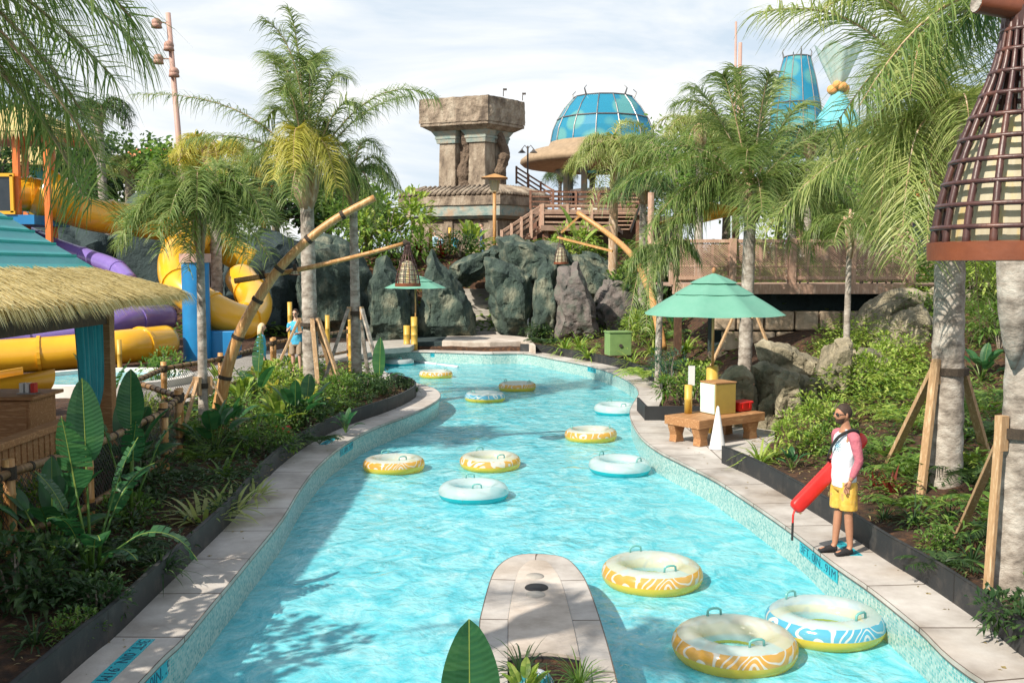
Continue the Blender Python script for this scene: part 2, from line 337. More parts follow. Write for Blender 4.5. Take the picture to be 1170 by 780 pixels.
def mat_water():
    m, t, out = newmat('water'); tc = N(t, 'ShaderNodeTexCoord')
    mp = N(t, 'ShaderNodeMapping'); mp.inputs['Scale'].default_value = (1, .8, 1); L(t, tc.outputs['Object'], mp.inputs[0])
    h = None
    for sc, de, ds, wt in ((1.1, 3, .8, .9), (3.4, 4, 1.2, .55), (11, 3, .8, .16)):
        n = N(t, 'ShaderNodeTexNoise', i_Scale=sc, i_Detail=de, i_Roughness=.5, i_Distortion=ds); L(t, mp.outputs[0], n.inputs['Vector'])
        a = N(t, 'ShaderNodeMath', operation='MULTIPLY_ADD', i_1=wt); L(t, n.outputs[0], a.inputs[0])
        if h: L(t, h, a.inputs[2])
        else: a.inputs[2].default_value = 0
        h = a.outputs[0]
    bp = N(t, 'ShaderNodeBump', i_Strength=.42, i_Distance=.14); L(t, h, bp.inputs['Height'])
    # milky body of the water: pale foam and light streaks painted into the colour
    n4 = N(t, 'ShaderNodeTexNoise', i_Scale=2.6, i_Detail=9, i_Roughness=.7, i_Distortion=.9); L(t, mp.outputs[0], n4.inputs['Vector'])
    r = ramp(t, [(.28, (.03,.42,.53)), (.43, (.11,.54,.64)), (.58, (.25,.66,.73)), (.74, (.52,.80,.84))]); L(t, n4.outputs[0], r.inputs[0])
    d = N(t, 'ShaderNodeBsdfDiffuse'); L(t, r.outputs[0], d.inputs[0]); L(t, bp.outputs[0], d.inputs['Normal'])
    tr = N(t, 'ShaderNodeBsdfTransparent'); tr.inputs[0].default_value = (.42,.88,.92,1)
    m1 = N(t, 'ShaderNodeMixShader', i_0=.86); L(t, tr.outputs[0], m1.inputs[1]); L(t, d.outputs[0], m1.inputs[2])
    g = N(t, 'ShaderNodeBsdfGlossy', i_Roughness=.06); L(t, bp.outputs[0], g.inputs['Normal'])
    fr = N(t, 'ShaderNodeFresnel', i_IOR=1.36); L(t, bp.outputs[0], fr.inputs['Normal'])
    m2 = N(t, 'ShaderNodeMixShader'); L(t, fr.outputs[0], m2.inputs[0]); L(t, m1.outputs[0], m2.inputs[1]); L(t, g.outputs[0], m2.inputs[2])
    L(t, m2.outputs[0], out.inputs[0]); MAT['water'] = m
mat_water()
def mat_floor():
    mat('pool_floor', (.30,.66,.68), (.42,.74,.74), .6, scale=2.5, detail=3, bump=.1)
mat_floor()
def mat_net(name, col, cell, thick, wid=None):
    m, t, out = newmat(name); uv = N(t, 'ShaderNodeUVMap'); mp = N(t, 'ShaderNodeMapping'); mp.inputs['Rotation'].default_value = (0, 0, pi/4); L(t, uv.outputs[0], mp.inputs[0])
    br = N(t, 'ShaderNodeTexBrick', offset=0, i_Scale=1, i_Mortar_Size=thick, i_Brick_Width=cell, i_Row_Height=cell); L(t, mp.outputs[0], br.inputs['Vector'])
    b = N(t, 'ShaderNodeBsdfPrincipled', i_Roughness=.7); b.inputs['Base Color'].default_value = (*col, 1); tr = N(t, 'ShaderNodeBsdfTransparent')
    ms = N(t, 'ShaderNodeMixShader'); L(t, br.outputs['Fac'], ms.inputs[0]); L(t, tr.outputs[0], ms.inputs[1]); L(t, b.outputs[0], ms.inputs[2]); L(t, ms.outputs[0], out.inputs[0]); MAT[name] = m
mat_net('net', (.04,.035,.03), .06, .006)
mat_net('net_deck', (.42,.27,.20), .055, .013)
mat_net('net_far', (.55,.55,.56), .07, .02)
def mat_vinyl(name, col, alpha, pattern=None):
    m, t, out = newmat(name); b = N(t, 'ShaderNodeBsdfPrincipled', i_Roughness=.16); b.inputs['Coat Weight'].default_value = .4
    tc = N(t, 'ShaderNodeTexCoord')
    if pattern:
        v = N(t, 'ShaderNodeTexNoise', i_Scale=2.2, i_Detail=0, i_Distortion=1.6); L(t, tc.outputs['Object'], v.inputs['Vector'])
        w = N(t, 'ShaderNodeMath', operation='MULTIPLY', i_1=4.6); L(t, v.outputs[0], w.inputs[0])
        f = N(t, 'ShaderNodeMath', operation='FRACT'); L(t, w.outputs[0], f.inputs[0])
        r = ramp(t, [(.0, (.85,.84,.80)), (.16, (.85,.84,.80)), (.2, pattern), (.86, pattern), (.9, (.85,.84,.80))]); L(t, f.outputs[0], r.inputs[0])
        L(t, r.outputs[0], b.inputs['Base Color'])
    else: b.inputs['Base Color'].default_value = (*col, 1)
    w2 = N(t, 'ShaderNodeTexWave', wave_type='RINGS', i_Scale=3, i_Distortion=3); L(t, tc.outputs['Object'], w2.inputs['Vector'])
    bp = N(t, 'ShaderNodeBump', i_Strength=.10, i_Distance=.01); L(t, w2.outputs[0], bp.inputs['Height']); L(t, bp.outputs[0], b.inputs['Normal'])
    tl = N(t, 'ShaderNodeBsdfTranslucent'); tl.inputs[0].default_value = (*(pattern or col), 1); mm = N(t, 'ShaderNodeMixShader', i_0=.3); L(t, b.outputs[0], mm.inputs[1]); L(t, tl.outputs[0], mm.inputs[2])
    tr = N(t, 'ShaderNodeBsdfTransparent'); tr.inputs[0].default_value = (*[min(1, .6+.4*c) for c in (pattern or col)], 1); ms = N(t, 'ShaderNodeMixShader', i_0=alpha); L(t, tr.outputs[0], ms.inputs[1]); L(t, mm.outputs[0], ms.inputs[2]); L(t, ms.outputs[0], out.inputs[0]); MAT[name] = m
mat_vinyl('v_clear', (.80,.85,.84), .55); mat_vinyl('v_yellow', (.82,.62,.06), .88); mat_vinyl('v_aqua', (.01,.50,.56), .92)
mat_vinyl('v_orange', None, .80, (.82,.42,.08)); mat_vinyl('v_blue', None, .80, (.10,.46,.70)); mat_vinyl('v_handle', (.20,.55,.52), .95)
def mat_dome(name, c1, c2, alpha):
    m, t, out = newmat(name); b = N(t, 'ShaderNodeBsdfPrincipled', i_Roughness=.2); tc = N(t, 'ShaderNodeTexCoord')
    v = N(t, 'ShaderNodeTexVoronoi', feature='F1', i_Scale=.55); L(t, tc.outputs['Object'], v.inputs['Vector'])
    r = ramp(t, [(.42, c2), (.55, c1)]); L(t, v.outputs['Distance'], r.inputs[0]); L(t, r.outputs[0], b.inputs['Base Color'])
    tl = N(t, 'ShaderNodeBsdfTranslucent'); L(t, r.outputs[0], tl.inputs[0]); ms = N(t, 'ShaderNodeMixShader', i_0=.55); L(t, b.outputs[0], ms.inputs[1]); L(t, tl.outputs[0], ms.inputs[2]); L(t, ms.outputs[0], out.inputs[0]); MAT[name] = m
mat_dome('dome_glass', (.06,.42,.64), (.22,.60,.60), 1)
R = random.Random(7)
# ================================================================== THE POOL AND THE GROUND
import numpy as np
CZ, GZ = .45, .58
INNER_PX = [(161,772),(204,730),(238,690),(285,634),(320,591),(339,560),(359,534),(385,511),(411,495),(436,484),(466,473),(490,462),(502,452),(494,443),(470,436),(440,425),(424,412),(442,403),
  (482,401),(551,403),(599,403),(633,409),(670,416),(698,424),(722,436),(731,448),(725,460),(721,470),(724,482),(735,499),(753,513),(780,527),(820,547),(865,576),(907,605),(954,641),(999,672),(1053,715),(1111,766)]
core = [P(x, y, 0.0 + CZ) for x, y in INNER_PX]
core = [V((core[0].x-.02, 1.5, CZ)), V((core[0].x-.02, 4.5, CZ))] + core + [V((4.2, 6.2, CZ)), V((4.35, 4.2, CZ)), V((4.4, 1.5, CZ))]
INNER = catmull(core, 5)
def offset(pts, d):
    out = []; n = len(pts)
    for i, p in enumerate(pts):
        t = (pts[min(i+1, n-1)] - pts[max(i-1, 0)]); t.z = 0; t.normalize()
        out.append(p + V((-t.y, t.x, 0))*d)          # to the outer side (path runs up the left bank)
    return out
OUTER = offset(INNER, .62)
def ribbon(mb, A, B, za=None, zb=None):
    s = 0; vs = []; uv = []
    for i, (a, b) in enumerate(zip(A, B)):
        if i: s += (A[i]-A[i-1]).length
        a2 = V((a.x, a.y, a.z if za is None else za)); b2 = V((b.x, b.y, b.z if zb is None else zb)); w = (a2-b2).length
        vs += [a2, b2]; uv += [(s, 0), (s, w)]
    mb.add(vs, [(2*i, 2*i+1, 2*i+3, 2*i+2) for i in range(len(A)-1)], uv)
m = MB(); lip = offset(INNER, -.035)
ribbon(m, lip, OUTER, CZ, CZ); ribbon(m, lip, lip, CZ-.055, CZ); ribbon(m, INNER, lip, CZ-.055, CZ-.055); ribbon(m, OUTER, OUTER, CZ, CZ-.4)
m.build('pool_coping', MAT['coping'], kind='structure')
m = MB(); ribbon(m, INNER, INNER, CZ-.055, -1.15)
m.build('pool_wall', MAT['mosaic'], kind='structure')
m = MB(); poly = [p for p in INNER]; m.add([V((p.x, p.y, -1.1)) for p in poly], [tuple(range(len(poly)))])
m.build('pool_floor', MAT['pool_floor'], kind='structure')
# water: a real surface, gently heaved
xs = np.arange(-6.5, 6.0, .14); ys = np.concatenate([np.arange(1.6, 41, .14)])
def inside(px, py, poly):
    r = np.zeros(px.shape, bool); n = len(poly)
    for i in range(n):
        x1, y1 = poly[i].x, poly[i].y; x2, y2 = poly[(i+1) % n].x, poly[(i+1) % n].y
        if y1 == y2: continue
        c = ((y1 > py) != (y2 > py)) & (px < (x2-x1)*(py-y1)/(y2-y1)+x1); r ^= c
    return r
def dist_to(px, py, line):
    d = np.full(px.shape, 1e9)
    for i in range(len(line)-1):
        ax, ay, bx, by = line[i].x, line[i].y, line[i+1].x, line[i+1].y
        l2 = (bx-ax)**2+(by-ay)**2+1e-12; t = np.clip(((px-ax)*(bx-ax)+(py-ay)*(by-ay))/l2, 0, 1)
        d = np.minimum(d, np.hypot(px-ax-t*(bx-ax), py-ay-t*(by-ay)))
    return d
GX, GY = np.meshgrid(xs, ys, indexing='ij'); BIG = offset(INNER, .30)
ins = inside(GX, GY, BIG); idx = -np.ones(GX.shape, int); vs = []; fs = []
def wz(x, y): return .022*NZ.noise(V((x*.9, y*.7, 0))) + .016*NZ.noise(V((x*2.3+5, y*1.9, 3))) + .008*NZ.noise(V((x*5, y*4.4, 7)))
for i in range(GX.shape[0]-1):
    for j in range(GX.shape[1]-1):
        if ins[i, j] and ins[i+1, j] and ins[i, j+1] and ins[i+1, j+1]:
            q = []
            for a, b in ((i, j), (i+1, j), (i+1, j+1), (i, j+1)):
                if idx[a, b] < 0: idx[a, b] = len(vs); vs.append((GX[a, b], GY[a, b], wz(GX[a, b], GY[a, b])))
                q.append(idx[a, b])
            fs.append(tuple(int(k) for k in q))
MB().add(vs, fs).build('water', MAT['water'], smooth=True, kind='structure')

# nook of paving by the bench
NOOK = [P(x, y, CZ) for x, y in ((736,472),(748,479),(800,480),(885,482),(885,506),(862,522),(852,536),(820,534),(780,516),(750,495))]
def hterrain(x, y):
    z = GZ
    z += .8*sm(5.5, 9, x)*sm(21, 29, y) + .9*sm(9.5, 12.5, x)*sm(14, 26, y) + .5*sm(4.5, 7, x)*sm(9, 16, y)*sm(40, 30, y)
    z += .5*sm(2.5, 6, x)*sm(30, 38, y)
    z = max(z, GZ + 2.6*sm(30.5, 34, y)*sm(5, 9, x))
    z += (4.55-z)*sm(47, 54, y)
    z += .05*NZ.noise(V((x*1.3, y*1.3, 0))) + .02*NZ.noise(V((x*5, y*5, 0)))
    if y > 110: z += 1.5*NZ.noise(V((x*.02, y*.02, 3)))
    return z
gx = np.concatenate([np.arange(-400, -60, 34), np.arange(-60, -14, 2.0), np.arange(-14, 14, .16), np.arange(14, 60, 2.0), np.arange(60, 401, 34)])
gy = np.concatenate([np.arange(-30, 2, 2.0), np.arange(2, 43, .16), np.arange(43, 120, 1.2), np.arange(120, 700, 40)])
TX, TY = np.meshgrid(gx, gy, indexing='ij'); it = inside(TX, TY, OUTER) | inside(TX, TY, NOOK)
dn = dist_to(TX, TY, OUTER + [OUTER[0]]); dk = dist_to(TX, TY, NOOK+[NOOK[0]])
vs = []; nx, ny = TX.shape
for i in range(nx):
    for j in range(ny):
        x, y = float(TX[i, j]), float(TY[i, j])
        if it[i, j]: z = .22 if dn[i, j] < .3 or dk[i, j] < .3 else (-1.6 if not inside(TX[i:i+1, j], TY[i:i+1, j], NOOK)[0] else .22)
        else:
            z = hterrain(x, y) if y < 41 else hterrain(x, y)
            if dn[i, j] < .17 or dk[i, j] < .1: z = .36
            elif dn[i, j] < .9: z = GZ + (z-GZ)*dn[i, j]/.9
        vs.append((x, y, z))
fs = [(i*ny+j, (i+1)*ny+j, (i+1)*ny+j+1, i*ny+j+1) for i in range(nx-1) for j in range(ny-1)]
MB().add(vs, fs).build('ground', MAT['mulch'], smooth=True, kind='structure')
def ground(x, y): return hterrain(x, y)
def slab(name, pts, z, th, mt, bev=0, **k):
    return MB().prism([(p.x, p.y) for p in pts], z-th, z).build(name, MAT[mt], bev=bev, **k)
m = MB(); m.add([V((p.x, p.y, CZ-.004)) for p in NOOK], [tuple(range(len(NOOK)))], [(p.x, p.y) for p in NOOK]); 
m.build('paving', MAT['coping'], kind='structure')
pth = [P(x, y, GZ+.1) for x, y in ((120,470),(205,462),(300,437),(345,425),(392,410),(418,404),(440,399),(468,397),(478,391),(470,388),(380,392),(300,402),(200,432),(100,455))]
slab('path', pth, GZ+.12, .2, 'stone_path', kind='structure')
# edging strips round the beds
def edging(pts, label, h=.30, z0=CZ-.05):
    A = offset(pts, .0); B = offset(pts, .05); mb = MB(); z1 = CZ+h
    ribbon(mb, A, A, z1, z0); ribbon(mb, B, A, z1, z1); ribbon(mb, B, B, z0, z1)
    s = 0
    o = mb.build('planter_edging', MAT['edging_strip'], label=label, category='edging', group='black metal edging round the beds')
    return o
def nearest(pts, p): return min(range(len(pts)), key=lambda i: (pts[i]-p).length)
E = offset(INNER, .60)
i1 = nearest(OUTER, P(424, 412, CZ)); e_tip = nearest(E, P(470, 434, CZ))
edging(E[:e_tip], 'long black metal edging holding the palm bed beside the curving bank')
ia, ib = nearest(E, P(602, 396, CZ)), nearest(E, P(752, 452, CZ))
edging(E[ia:ib], 'curved grey-black edging behind the far bend of the pool')
ic = nearest(E, P(846, 528, CZ))
edging(E[ic:], 'black metal edging running behind the lifeguard')
c0, c1 = P(747, 480, CZ), P(803, 481, CZ)
mb = MB(); mb.box(((c0.x+c1.x)/2+.1, c0.y+.02, CZ+.1), (c1.x-c0.x+.6, .05, .42)); mb.box((c0.x-.16, c0.y+.75, CZ+.1), (.05, 1.5, .42))
mb.build('planter_edging', MAT['edging'], label='square black planter corner beside the wooden bench', category='edging', group='black metal edging round the beds')
# far kerb, slabs and entry
far = [P(x, y, CZ) for x, y in ((505,399),(560,400),(596,399),(612,404),(604,394),(560,390),(512,391))]
slab('kerb', far, CZ+.34, .5, 'stone_pale', bev=.03, kind='structure')
slab('stone_ledge', [P(x, y, CZ) for x, y in ((538,389),(604,391),(606,384),(545,383))], CZ+.42, .3, 'stone_path', bev=.03, label='low grey stone ledge behind the far kerb of the pool', category='ledge')
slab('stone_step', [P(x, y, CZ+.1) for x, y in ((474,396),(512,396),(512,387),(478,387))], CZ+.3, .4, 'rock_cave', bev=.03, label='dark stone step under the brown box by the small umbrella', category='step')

# depth markers
def text_mesh(name, body, width, height, M, mt, parent, ext=.0012):
    c = bpy.data.curves.new(name, 'FONT'); c.body = body; c.size = 1; c.extrude = .001; c.align_x = 'CENTER'; c.align_y = 'CENTER'
    o = bpy.data.objects.new(name, c); COL.objects.link(o); bpy.context.view_layer.update()
    me = bpy.data.meshes.new_from_object(o.evaluated_get(bpy.context.evaluated_depsgraph_get())); bpy.data.objects.remove(o)
    xs = [v.co.x for v in me.vertices]; ys = [v.co.y for v in me.vertices]; w = max(xs)-min(xs); h = max(ys)-min(ys)
    for v in me.vertices:
        v.co.x = (v.co.x-(max(xs)+min(xs))/2)/w*width; v.co.y = (v.co.y-(max(ys)+min(ys))/2)/h*height; v.co.z = (1 if v.co.z > 0 else -1)*ext
    me.materials.clear(); me.materials.append(MAT[mt])
    t = bpy.data.objects.new(name, me); COL.objects.link(t); t.parent = parent; t.matrix_local = M; return t
def marker(c, ex, ey, length, h, label, body='3FT. 0IN. .91M'):
    ex = ex.normalized(); ey = ey.normalized(); ez = ex.cross(ey); Rm = M4((ex, ey, ez)).transposed()
    mm = Rm.to_4x4(); mm.translation = c
    mb = MB(); mb.box((0,0,0), (length, h, .006)); t = mb.build('depth_marker', MAT['tile_blue'], label=label, category='depth marker', group='blue tiled depth markers round the pool')
    t.matrix_world = mm
    text_mesh('lettering', body, length*.92, h*.68, M4.Translation((0,0,.004)), 'ink', t)
    return t
def bank(px, py, z=CZ, side=.0):
    p = P(px, py, z); i = nearest(INNER, p); i = max(1, min(len(INNER)-2, i)); t = (INNER[i+1]-INNER[i-1]).normalized(); n = V((-t.y, t.x, 0)); return INNER[i], t, n
UP = V((0,0,1))
def wall_marker(px, py, length, label, h=.15):
    p, t, n = bank(px, py); marker(p - n*.004 + V((0,0,-.15)), t, UP, length, h, label)
def cope_marker(px, py, length, label, h=.15, off=.3):
    p, t, n = bank(px, py); marker(p + n*off + V((0,0,.0015)), -t, -n, length, h, label)
# path direction along INNER: up the left bank (away), down the right bank (towards the camera); text reads with the water at the top on the coping
wall_marker(932, 625, 1.25, 'blue depth tiles on the pool wall below the lifeguard')
cope_marker(950, 628, .62, 'small blue depth tiles on the coping at the feet of the lifeguard', .15, .34)
wall_marker(497, 402, 1.0, 'blue depth tiles on the far wall by the floating lane line', .16)
wall_marker(672, 417, .75, 'blue depth tiles on the far wall at the outside of the bend', .16)
p, t, n = bank(176, 752); marker(p + n*.27 + V((0,0,.0015)), -t, -n, .95, .15, 'blue depth tiles on the shaded coping near the banana-leaved plant')
p, t, n = bank(170, 760); marker(p - n*.004 + V((0,0,-.15)), t, UP, 1.1, .16, 'blue depth tiles on the shaded pool wall near the banana-leaved plant')
cope_marker(398, 503, .8, 'blue depth tiles on the coping half hidden by a drooping leaf', .15, .33)
p, t, n = bank(400, 503); marker(p - n*.004 + V((0,0,-.15)), t, UP, 1.0, .15, 'blue depth tiles on the wall under the coping near the braced palms')

# ---- the island block in the water
IS = [(540,800),(547,718),(549,702),(559,665),(568,647),(586,635),(611,632),(644,636),(662,651),(674,673),(691,723),(706,780),(715,830)]
ip = catmull([P(x, y, CZ) for x, y in IS], 4)
ip = [V((ip[0].x+.02, 4.4, CZ))] + ip + [V((ip[-1].x+.05, 4.4, CZ))]
isl = thing('island', 'rounded stone block island with a planted bed standing in the pool', 'pool island', (0,0,0))
ipin = offset(ip, -.27)
ipin[0] = V((ipin[0].x, 4.5, CZ)); ipin[-1] = V((ipin[-1].x, 4.5, CZ))
mb = MB(); ribbon(mb, [p for p in ip], ipin, CZ, CZ); ribbon(mb, ip, ip, CZ, CZ-.06)
mb.build('rim', MAT['coping'], isl)
mb = MB(); sh = offset(ip, -.02); ribbon(mb, sh, sh, CZ-.06, -1.1); mb.build('wall', MAT['mosaic'], isl)
yb = P(600, 752, CZ).y
inn = [p for p in ipin if p.y > yb]; lft = inn[0]; rgt = inn[-1]
arc = [V((rgt.x + (lft.x-rgt.x)*k/8, yb + .10*sin(pi*k/8), CZ)) for k in range(9)]
tp = [V((p.x, p.y, CZ)) for p in inn] + arc
cx = sum(p.x for p in tp)/len(tp); cy = sum(p.y for p in tp)/len(tp)
tp2 = [V((cx+(p.x-cx)*.985, cy+(p.y-cy)*.992, CZ)) for p in tp]
mb = MB(); mb.prism([(p.x, p.y) for p in tp2], CZ-.1, CZ+.008); mb.build('top_slab', MAT['stone_pale'], isl)
mb = MB(); mb.prism([(p.x, p.y) for p in tp], CZ-.3, CZ-.02); mb.build('joint', MAT['edging'], isl)
mb = MB(); mb.prism([(ipin[0].x, 4.4), (ipin[-1].x, 4.4), (rgt.x, yb+.1), (lft.x, yb+.1)], CZ-.3, CZ-.045); mb.build('soil', MAT['mulch'], isl)
for (px, py, r, nm, mt, lb) in ((611,659,.10,'inlet_cover','stone_path','pale round cover on the island'),(613,672,.125,'drain','black','black drain hole on the island'),(612,680,.10,'inlet_cover','stone_path',None)):
    p = P(px, py, CZ); mb = MB(); mb.lathe([(.001, .012), (r*.55, .014), (r*.6, .010), (r*.95, .012), (r, .0)], 28, (p.x, p.y, CZ+.007)); mb.build(nm, MAT[mt], isl, smooth=True)

# ================================================================== ROCKS
def rock_mesh(mb_pts, seed, amp=.12, cuts=4, freq=.7):
    bm = bmesh.new()
    for p in mb_pts: bm.verts.new(p)
    r = bmesh.ops.convex_hull(bm, input=bm.verts)
    bmesh.ops.delete(bm, geom=[g for g in r['geom_interior'] if isinstance(g, bmesh.types.BMVert)], context='VERTS')
    co = [v.co.copy() for v in bm.verts]; size = max((a-b).length for a in co for b in co)
    lim = size/34
    for k in range(9):
        es = [e for e in bm.edges if e.calc_length() > lim*1.35]
        if not es: break
        bmesh.ops.subdivide_edges(bm, edges=es, cuts=1); bmesh.ops.triangulate(bm, faces=bm.faces)
    bmesh.ops.smooth_vert(bm, verts=bm.verts, factor=.35, use_axis_x=True, use_axis_y=True, use_axis_z=True)
    bmesh.ops.recalc_face_normals(bm, faces=bm.faces); bm.normal_update(); sv = V((seed*3.1, seed*1.7, seed))
    for v in bm.verts:
        q = v.co*freq/size*3 + sv
        c1 = NZ.voronoi(q*1.5)[0]; n = NZ.noise(q*1.1)*.35 + min(.35, c1[1]-c1[0])*1.5-.42 + NZ.noise(q*4.1)*.22 - max(0, .10-abs(NZ.noise(q*2.2)))*3.0 + NZ.noise(q*9)*.16 + NZ.noise(q*20)*.07
        v.co += v.normal*n*amp*size*.5
    me = bpy.data.meshes.new('rock'); bm.to_mesh(me); bm.free()
    for p in me.polygons: p.use_smooth = True
    me.set_sharp_from_angle(angle=rad(34))
    return me
ROCKN = [0]
def rock(outline, Y, th, mt, label, group=None, name='rock', amp=.13, cuts=5, lean=0, zdrop=.4):
    ROCKN[0] += 1; c = V((0,0,0)); pts = []
    pf = [at(x, y, Y) for x, y in outline]
    for p in pf: c += p
    c /= len(pf)
    for p in pf:
        pts.append(p)
        q = c + (p-c)*.72; q.y = Y + th*.75; q.z -= .0; pts.append(q)
        q = c + (p-c)*.62; q.y = Y - th*.30; pts.append(q)
    low = sorted(pf, key=lambda p: p.z)[:3]
    for p in low: pts.append(V((p.x, p.y, p.z-zdrop)))
    base = V((c.x, Y+th*.2, min(p.z for p in pf)-zdrop*.5))
    me = rock_mesh([p-base for p in pts], ROCKN[0]*1.37, amp, cuts)
    o = bpy.data.objects.new(name, me); COL.objects.link(o); me.materials.append(MAT[mt]); o.location = base; o['label'] = label; o['category'] = 'rock'
    if group: o['group'] = group
    return o
G1 = 'dark green sculpted rocks round the stairs'
rock([(476,392),(480,330),(487,298),(493,284),(513,306),(531,334),(546,368),(549,392)], 44, 3, 'rock', 'pointed dark green rock spire behind the small green umbrella', G1, amp=.12)
rock([(512,304),(565,279),(577,284),(580,296),(552,311),(532,322),(518,316)], 48, 3, 'rock', 'sloping green rock slab leaning above the head of the stairs', G1, amp=.12)
rock([(552,292),(583,299),(608,314),(615,345),(613,384),(577,384),(566,360),(556,335),(551,309)], 44.5, 3, 'rock', 'tall green rock with a pale edge beside the stairs', G1, amp=.12)
rock([(566,270),(588,268),(613,278),(642,301),(636,330),(600,335),(576,310),(569,288)], 47, 3.5, 'rock', 'broad green topped rock below the wooden stair landing', G1, amp=.12)
rock([(598,271),(634,277),(665,297),(713,320),(716,352),(672,352),(634,330)], 49, 3.5, 'rock', 'long green rock ridge falling away below the timber decks', G1, amp=.12)
rock([(606,388),(607,345),(615,309),(624,290),(635,303),(639,345),(638,388)], 43.5, 2, 'rock', 'narrow pointed rock beside the hanging basket lantern', G1, amp=.12)
rock([(633,388),(634,330),(638,304),(660,299),(673,324),(680,350),(686,388)], 43, 2.5, 'rock_purple', 'purplish grey rock face directly below the basket lantern', G1, amp=.12)
rock([(664,285),(684,288),(708,309),(706,330),(680,325),(665,305)], 50, 2, 'rock', 'small pale green rock under the timber deck posts', G1, amp=.12)
rock([(676,350),(690,318),(712,320),(735,345),(742,390),(682,392)], 46, 3, 'rock_purple', 'low dark rock behind the bright bromeliads', G1, amp=.12)
rock([(418,392),(420,320),(430,296),(441,291),(455,312),(468,345),(472,392)], 43, 3, 'rock', 'dark green rock peak between the braced palm and the small umbrella', G1, amp=.12)
rock([(340,392),(338,292),(358,268),(385,264),(407,284),(424,315),(428,392)], 46, 6, 'rock', 'rounded dark green rock mound behind the braced palms', G1, amp=.12)
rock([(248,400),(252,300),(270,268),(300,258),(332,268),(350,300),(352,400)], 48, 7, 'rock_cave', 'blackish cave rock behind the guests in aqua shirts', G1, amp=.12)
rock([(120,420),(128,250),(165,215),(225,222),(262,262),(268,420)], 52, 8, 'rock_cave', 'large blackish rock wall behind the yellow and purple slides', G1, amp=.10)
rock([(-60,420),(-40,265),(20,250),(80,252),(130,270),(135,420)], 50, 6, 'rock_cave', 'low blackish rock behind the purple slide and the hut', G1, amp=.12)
rock([(588,394),(598,312),(650,286),(700,300),(738,335),(748,394)], 49.5, 4, 'rock', 'broad dark green rock mass standing behind the purplish rock face', G1, amp=.14)
rock([(398,394),(404,330),(440,305),(476,318),(486,394)], 47.5, 3, 'rock', 'dark green rock filling the gap behind the small umbrella peaks', G1, amp=.14)
G2 = 'tan boulders behind the bench and lifeguard'
rock([(816,470),(820,432),(832,421),(848,416),(861,427),(868,450),(868,472)], 20.8, .8, 'rock_tan', 'rounded tan boulder directly behind the tan box on the bench', G2)
rock([(861,392),(874,386),(906,395),(943,414),(942,432),(915,436),(881,425),(864,407)], 22, 1.2, 'rock_tan', 'long dark boulder lying across the top of the rock pile', G2)
rock([(860,418),(877,410),(902,423),(905,450),(866,456)], 21, 1.0, 'rock_tan', 'shaded boulder in the middle of the rock pile', G2)
rock([(886,455),(890,431),(901,422),(913,427),(917,455)], 20, .7, 'rock_tan', 'small round boulder with a sunlit cap in the rock pile', G2)
rock([(954,388),(970,385),(977,396),(970,425),(962,450),(932,455),(930,446)], 21, 1.1, 'rock_tan', 'upright leaning boulder with a sunlit flank beside the leafy shrub', G2)
rock([(864,503),(866,462),(880,447),(893,449),(899,475),(899,500)], 20.6, .8, 'rock_tan', 'dark boulder directly behind the red box', G2)
rock([(968,388),(998,352),(1021,332),(1043,326),(1062,331),(1064,390),(1025,402)], 27.5, 2.2, 'rock_tan', 'large boulder at the end of the timber deck', G2)
rock([(992,400),(1008,383),(1027,362),(1056,344),(1068,365),(1066,400),(1030,412)], 26, 1.5, 'rock_tan', 'slanted boulder with a pale face below the deck end', G2)
rock([(972,402),(985,396),(1002,398),(1015,411),(1014,432),(980,434)], 22.5, 1.0, 'rock_tan', 'low mossy boulder between the leaning boulder and the deck rocks', G2)
rock([(905,450),(915,428),(932,432),(936,455)], 20.6, .7, 'rock_tan', 'small shaded boulder at the foot of the leaning boulder', G2)
rock([(1060,400),(1062,330),(1085,318),(1110,330),(1120,400)], 29, 2, 'rock_tan', 'dark boulder behind the trunk of the tall braced palm', G2)

# stairs through the rocks
st = thing('rock_stairs', 'flight of grey steps climbing between the dark green rocks', 'stairs', (0,0,0))
A0, A1 = P(560, 377, .8), at(537, 330, 50)
for k in range(9):
    f = k/8; c = A0.lerp(A1, f); c.z = .75 + 1.95*f; mb = MB(); mb.box((c.x, c.y, c.z-.3), (2.0, .42, .6)); mb.build('step', MAT['stone_path'], st, bev=.02)
# hand rail, white
hr = thing('hand_rail', 'white tubular handrail standing below the tall green rock', 'handrail', P(608, 385, .7))
for dx in (-.19, .22):
    MB().tube([(dx, 0, -.2), (dx, 0, .75), (dx+.05, .15, .85), (dx+.05, .5, .85)], .035, 8).build('rail_post', MAT['white'], hr, smooth=True)
MB().tube([(-.14, .4, .55), (.27, .4, .55)], .03, 8).build('rail', MAT['white'], hr, smooth=True)
# ================================================================== BUILDINGS AND RIDES
def cyl(mb, p, r, h, n=12, r2=None): mb.tube([V(p), V(p)+V((0,0,h))], [r, r if r2 is None else r2], n)
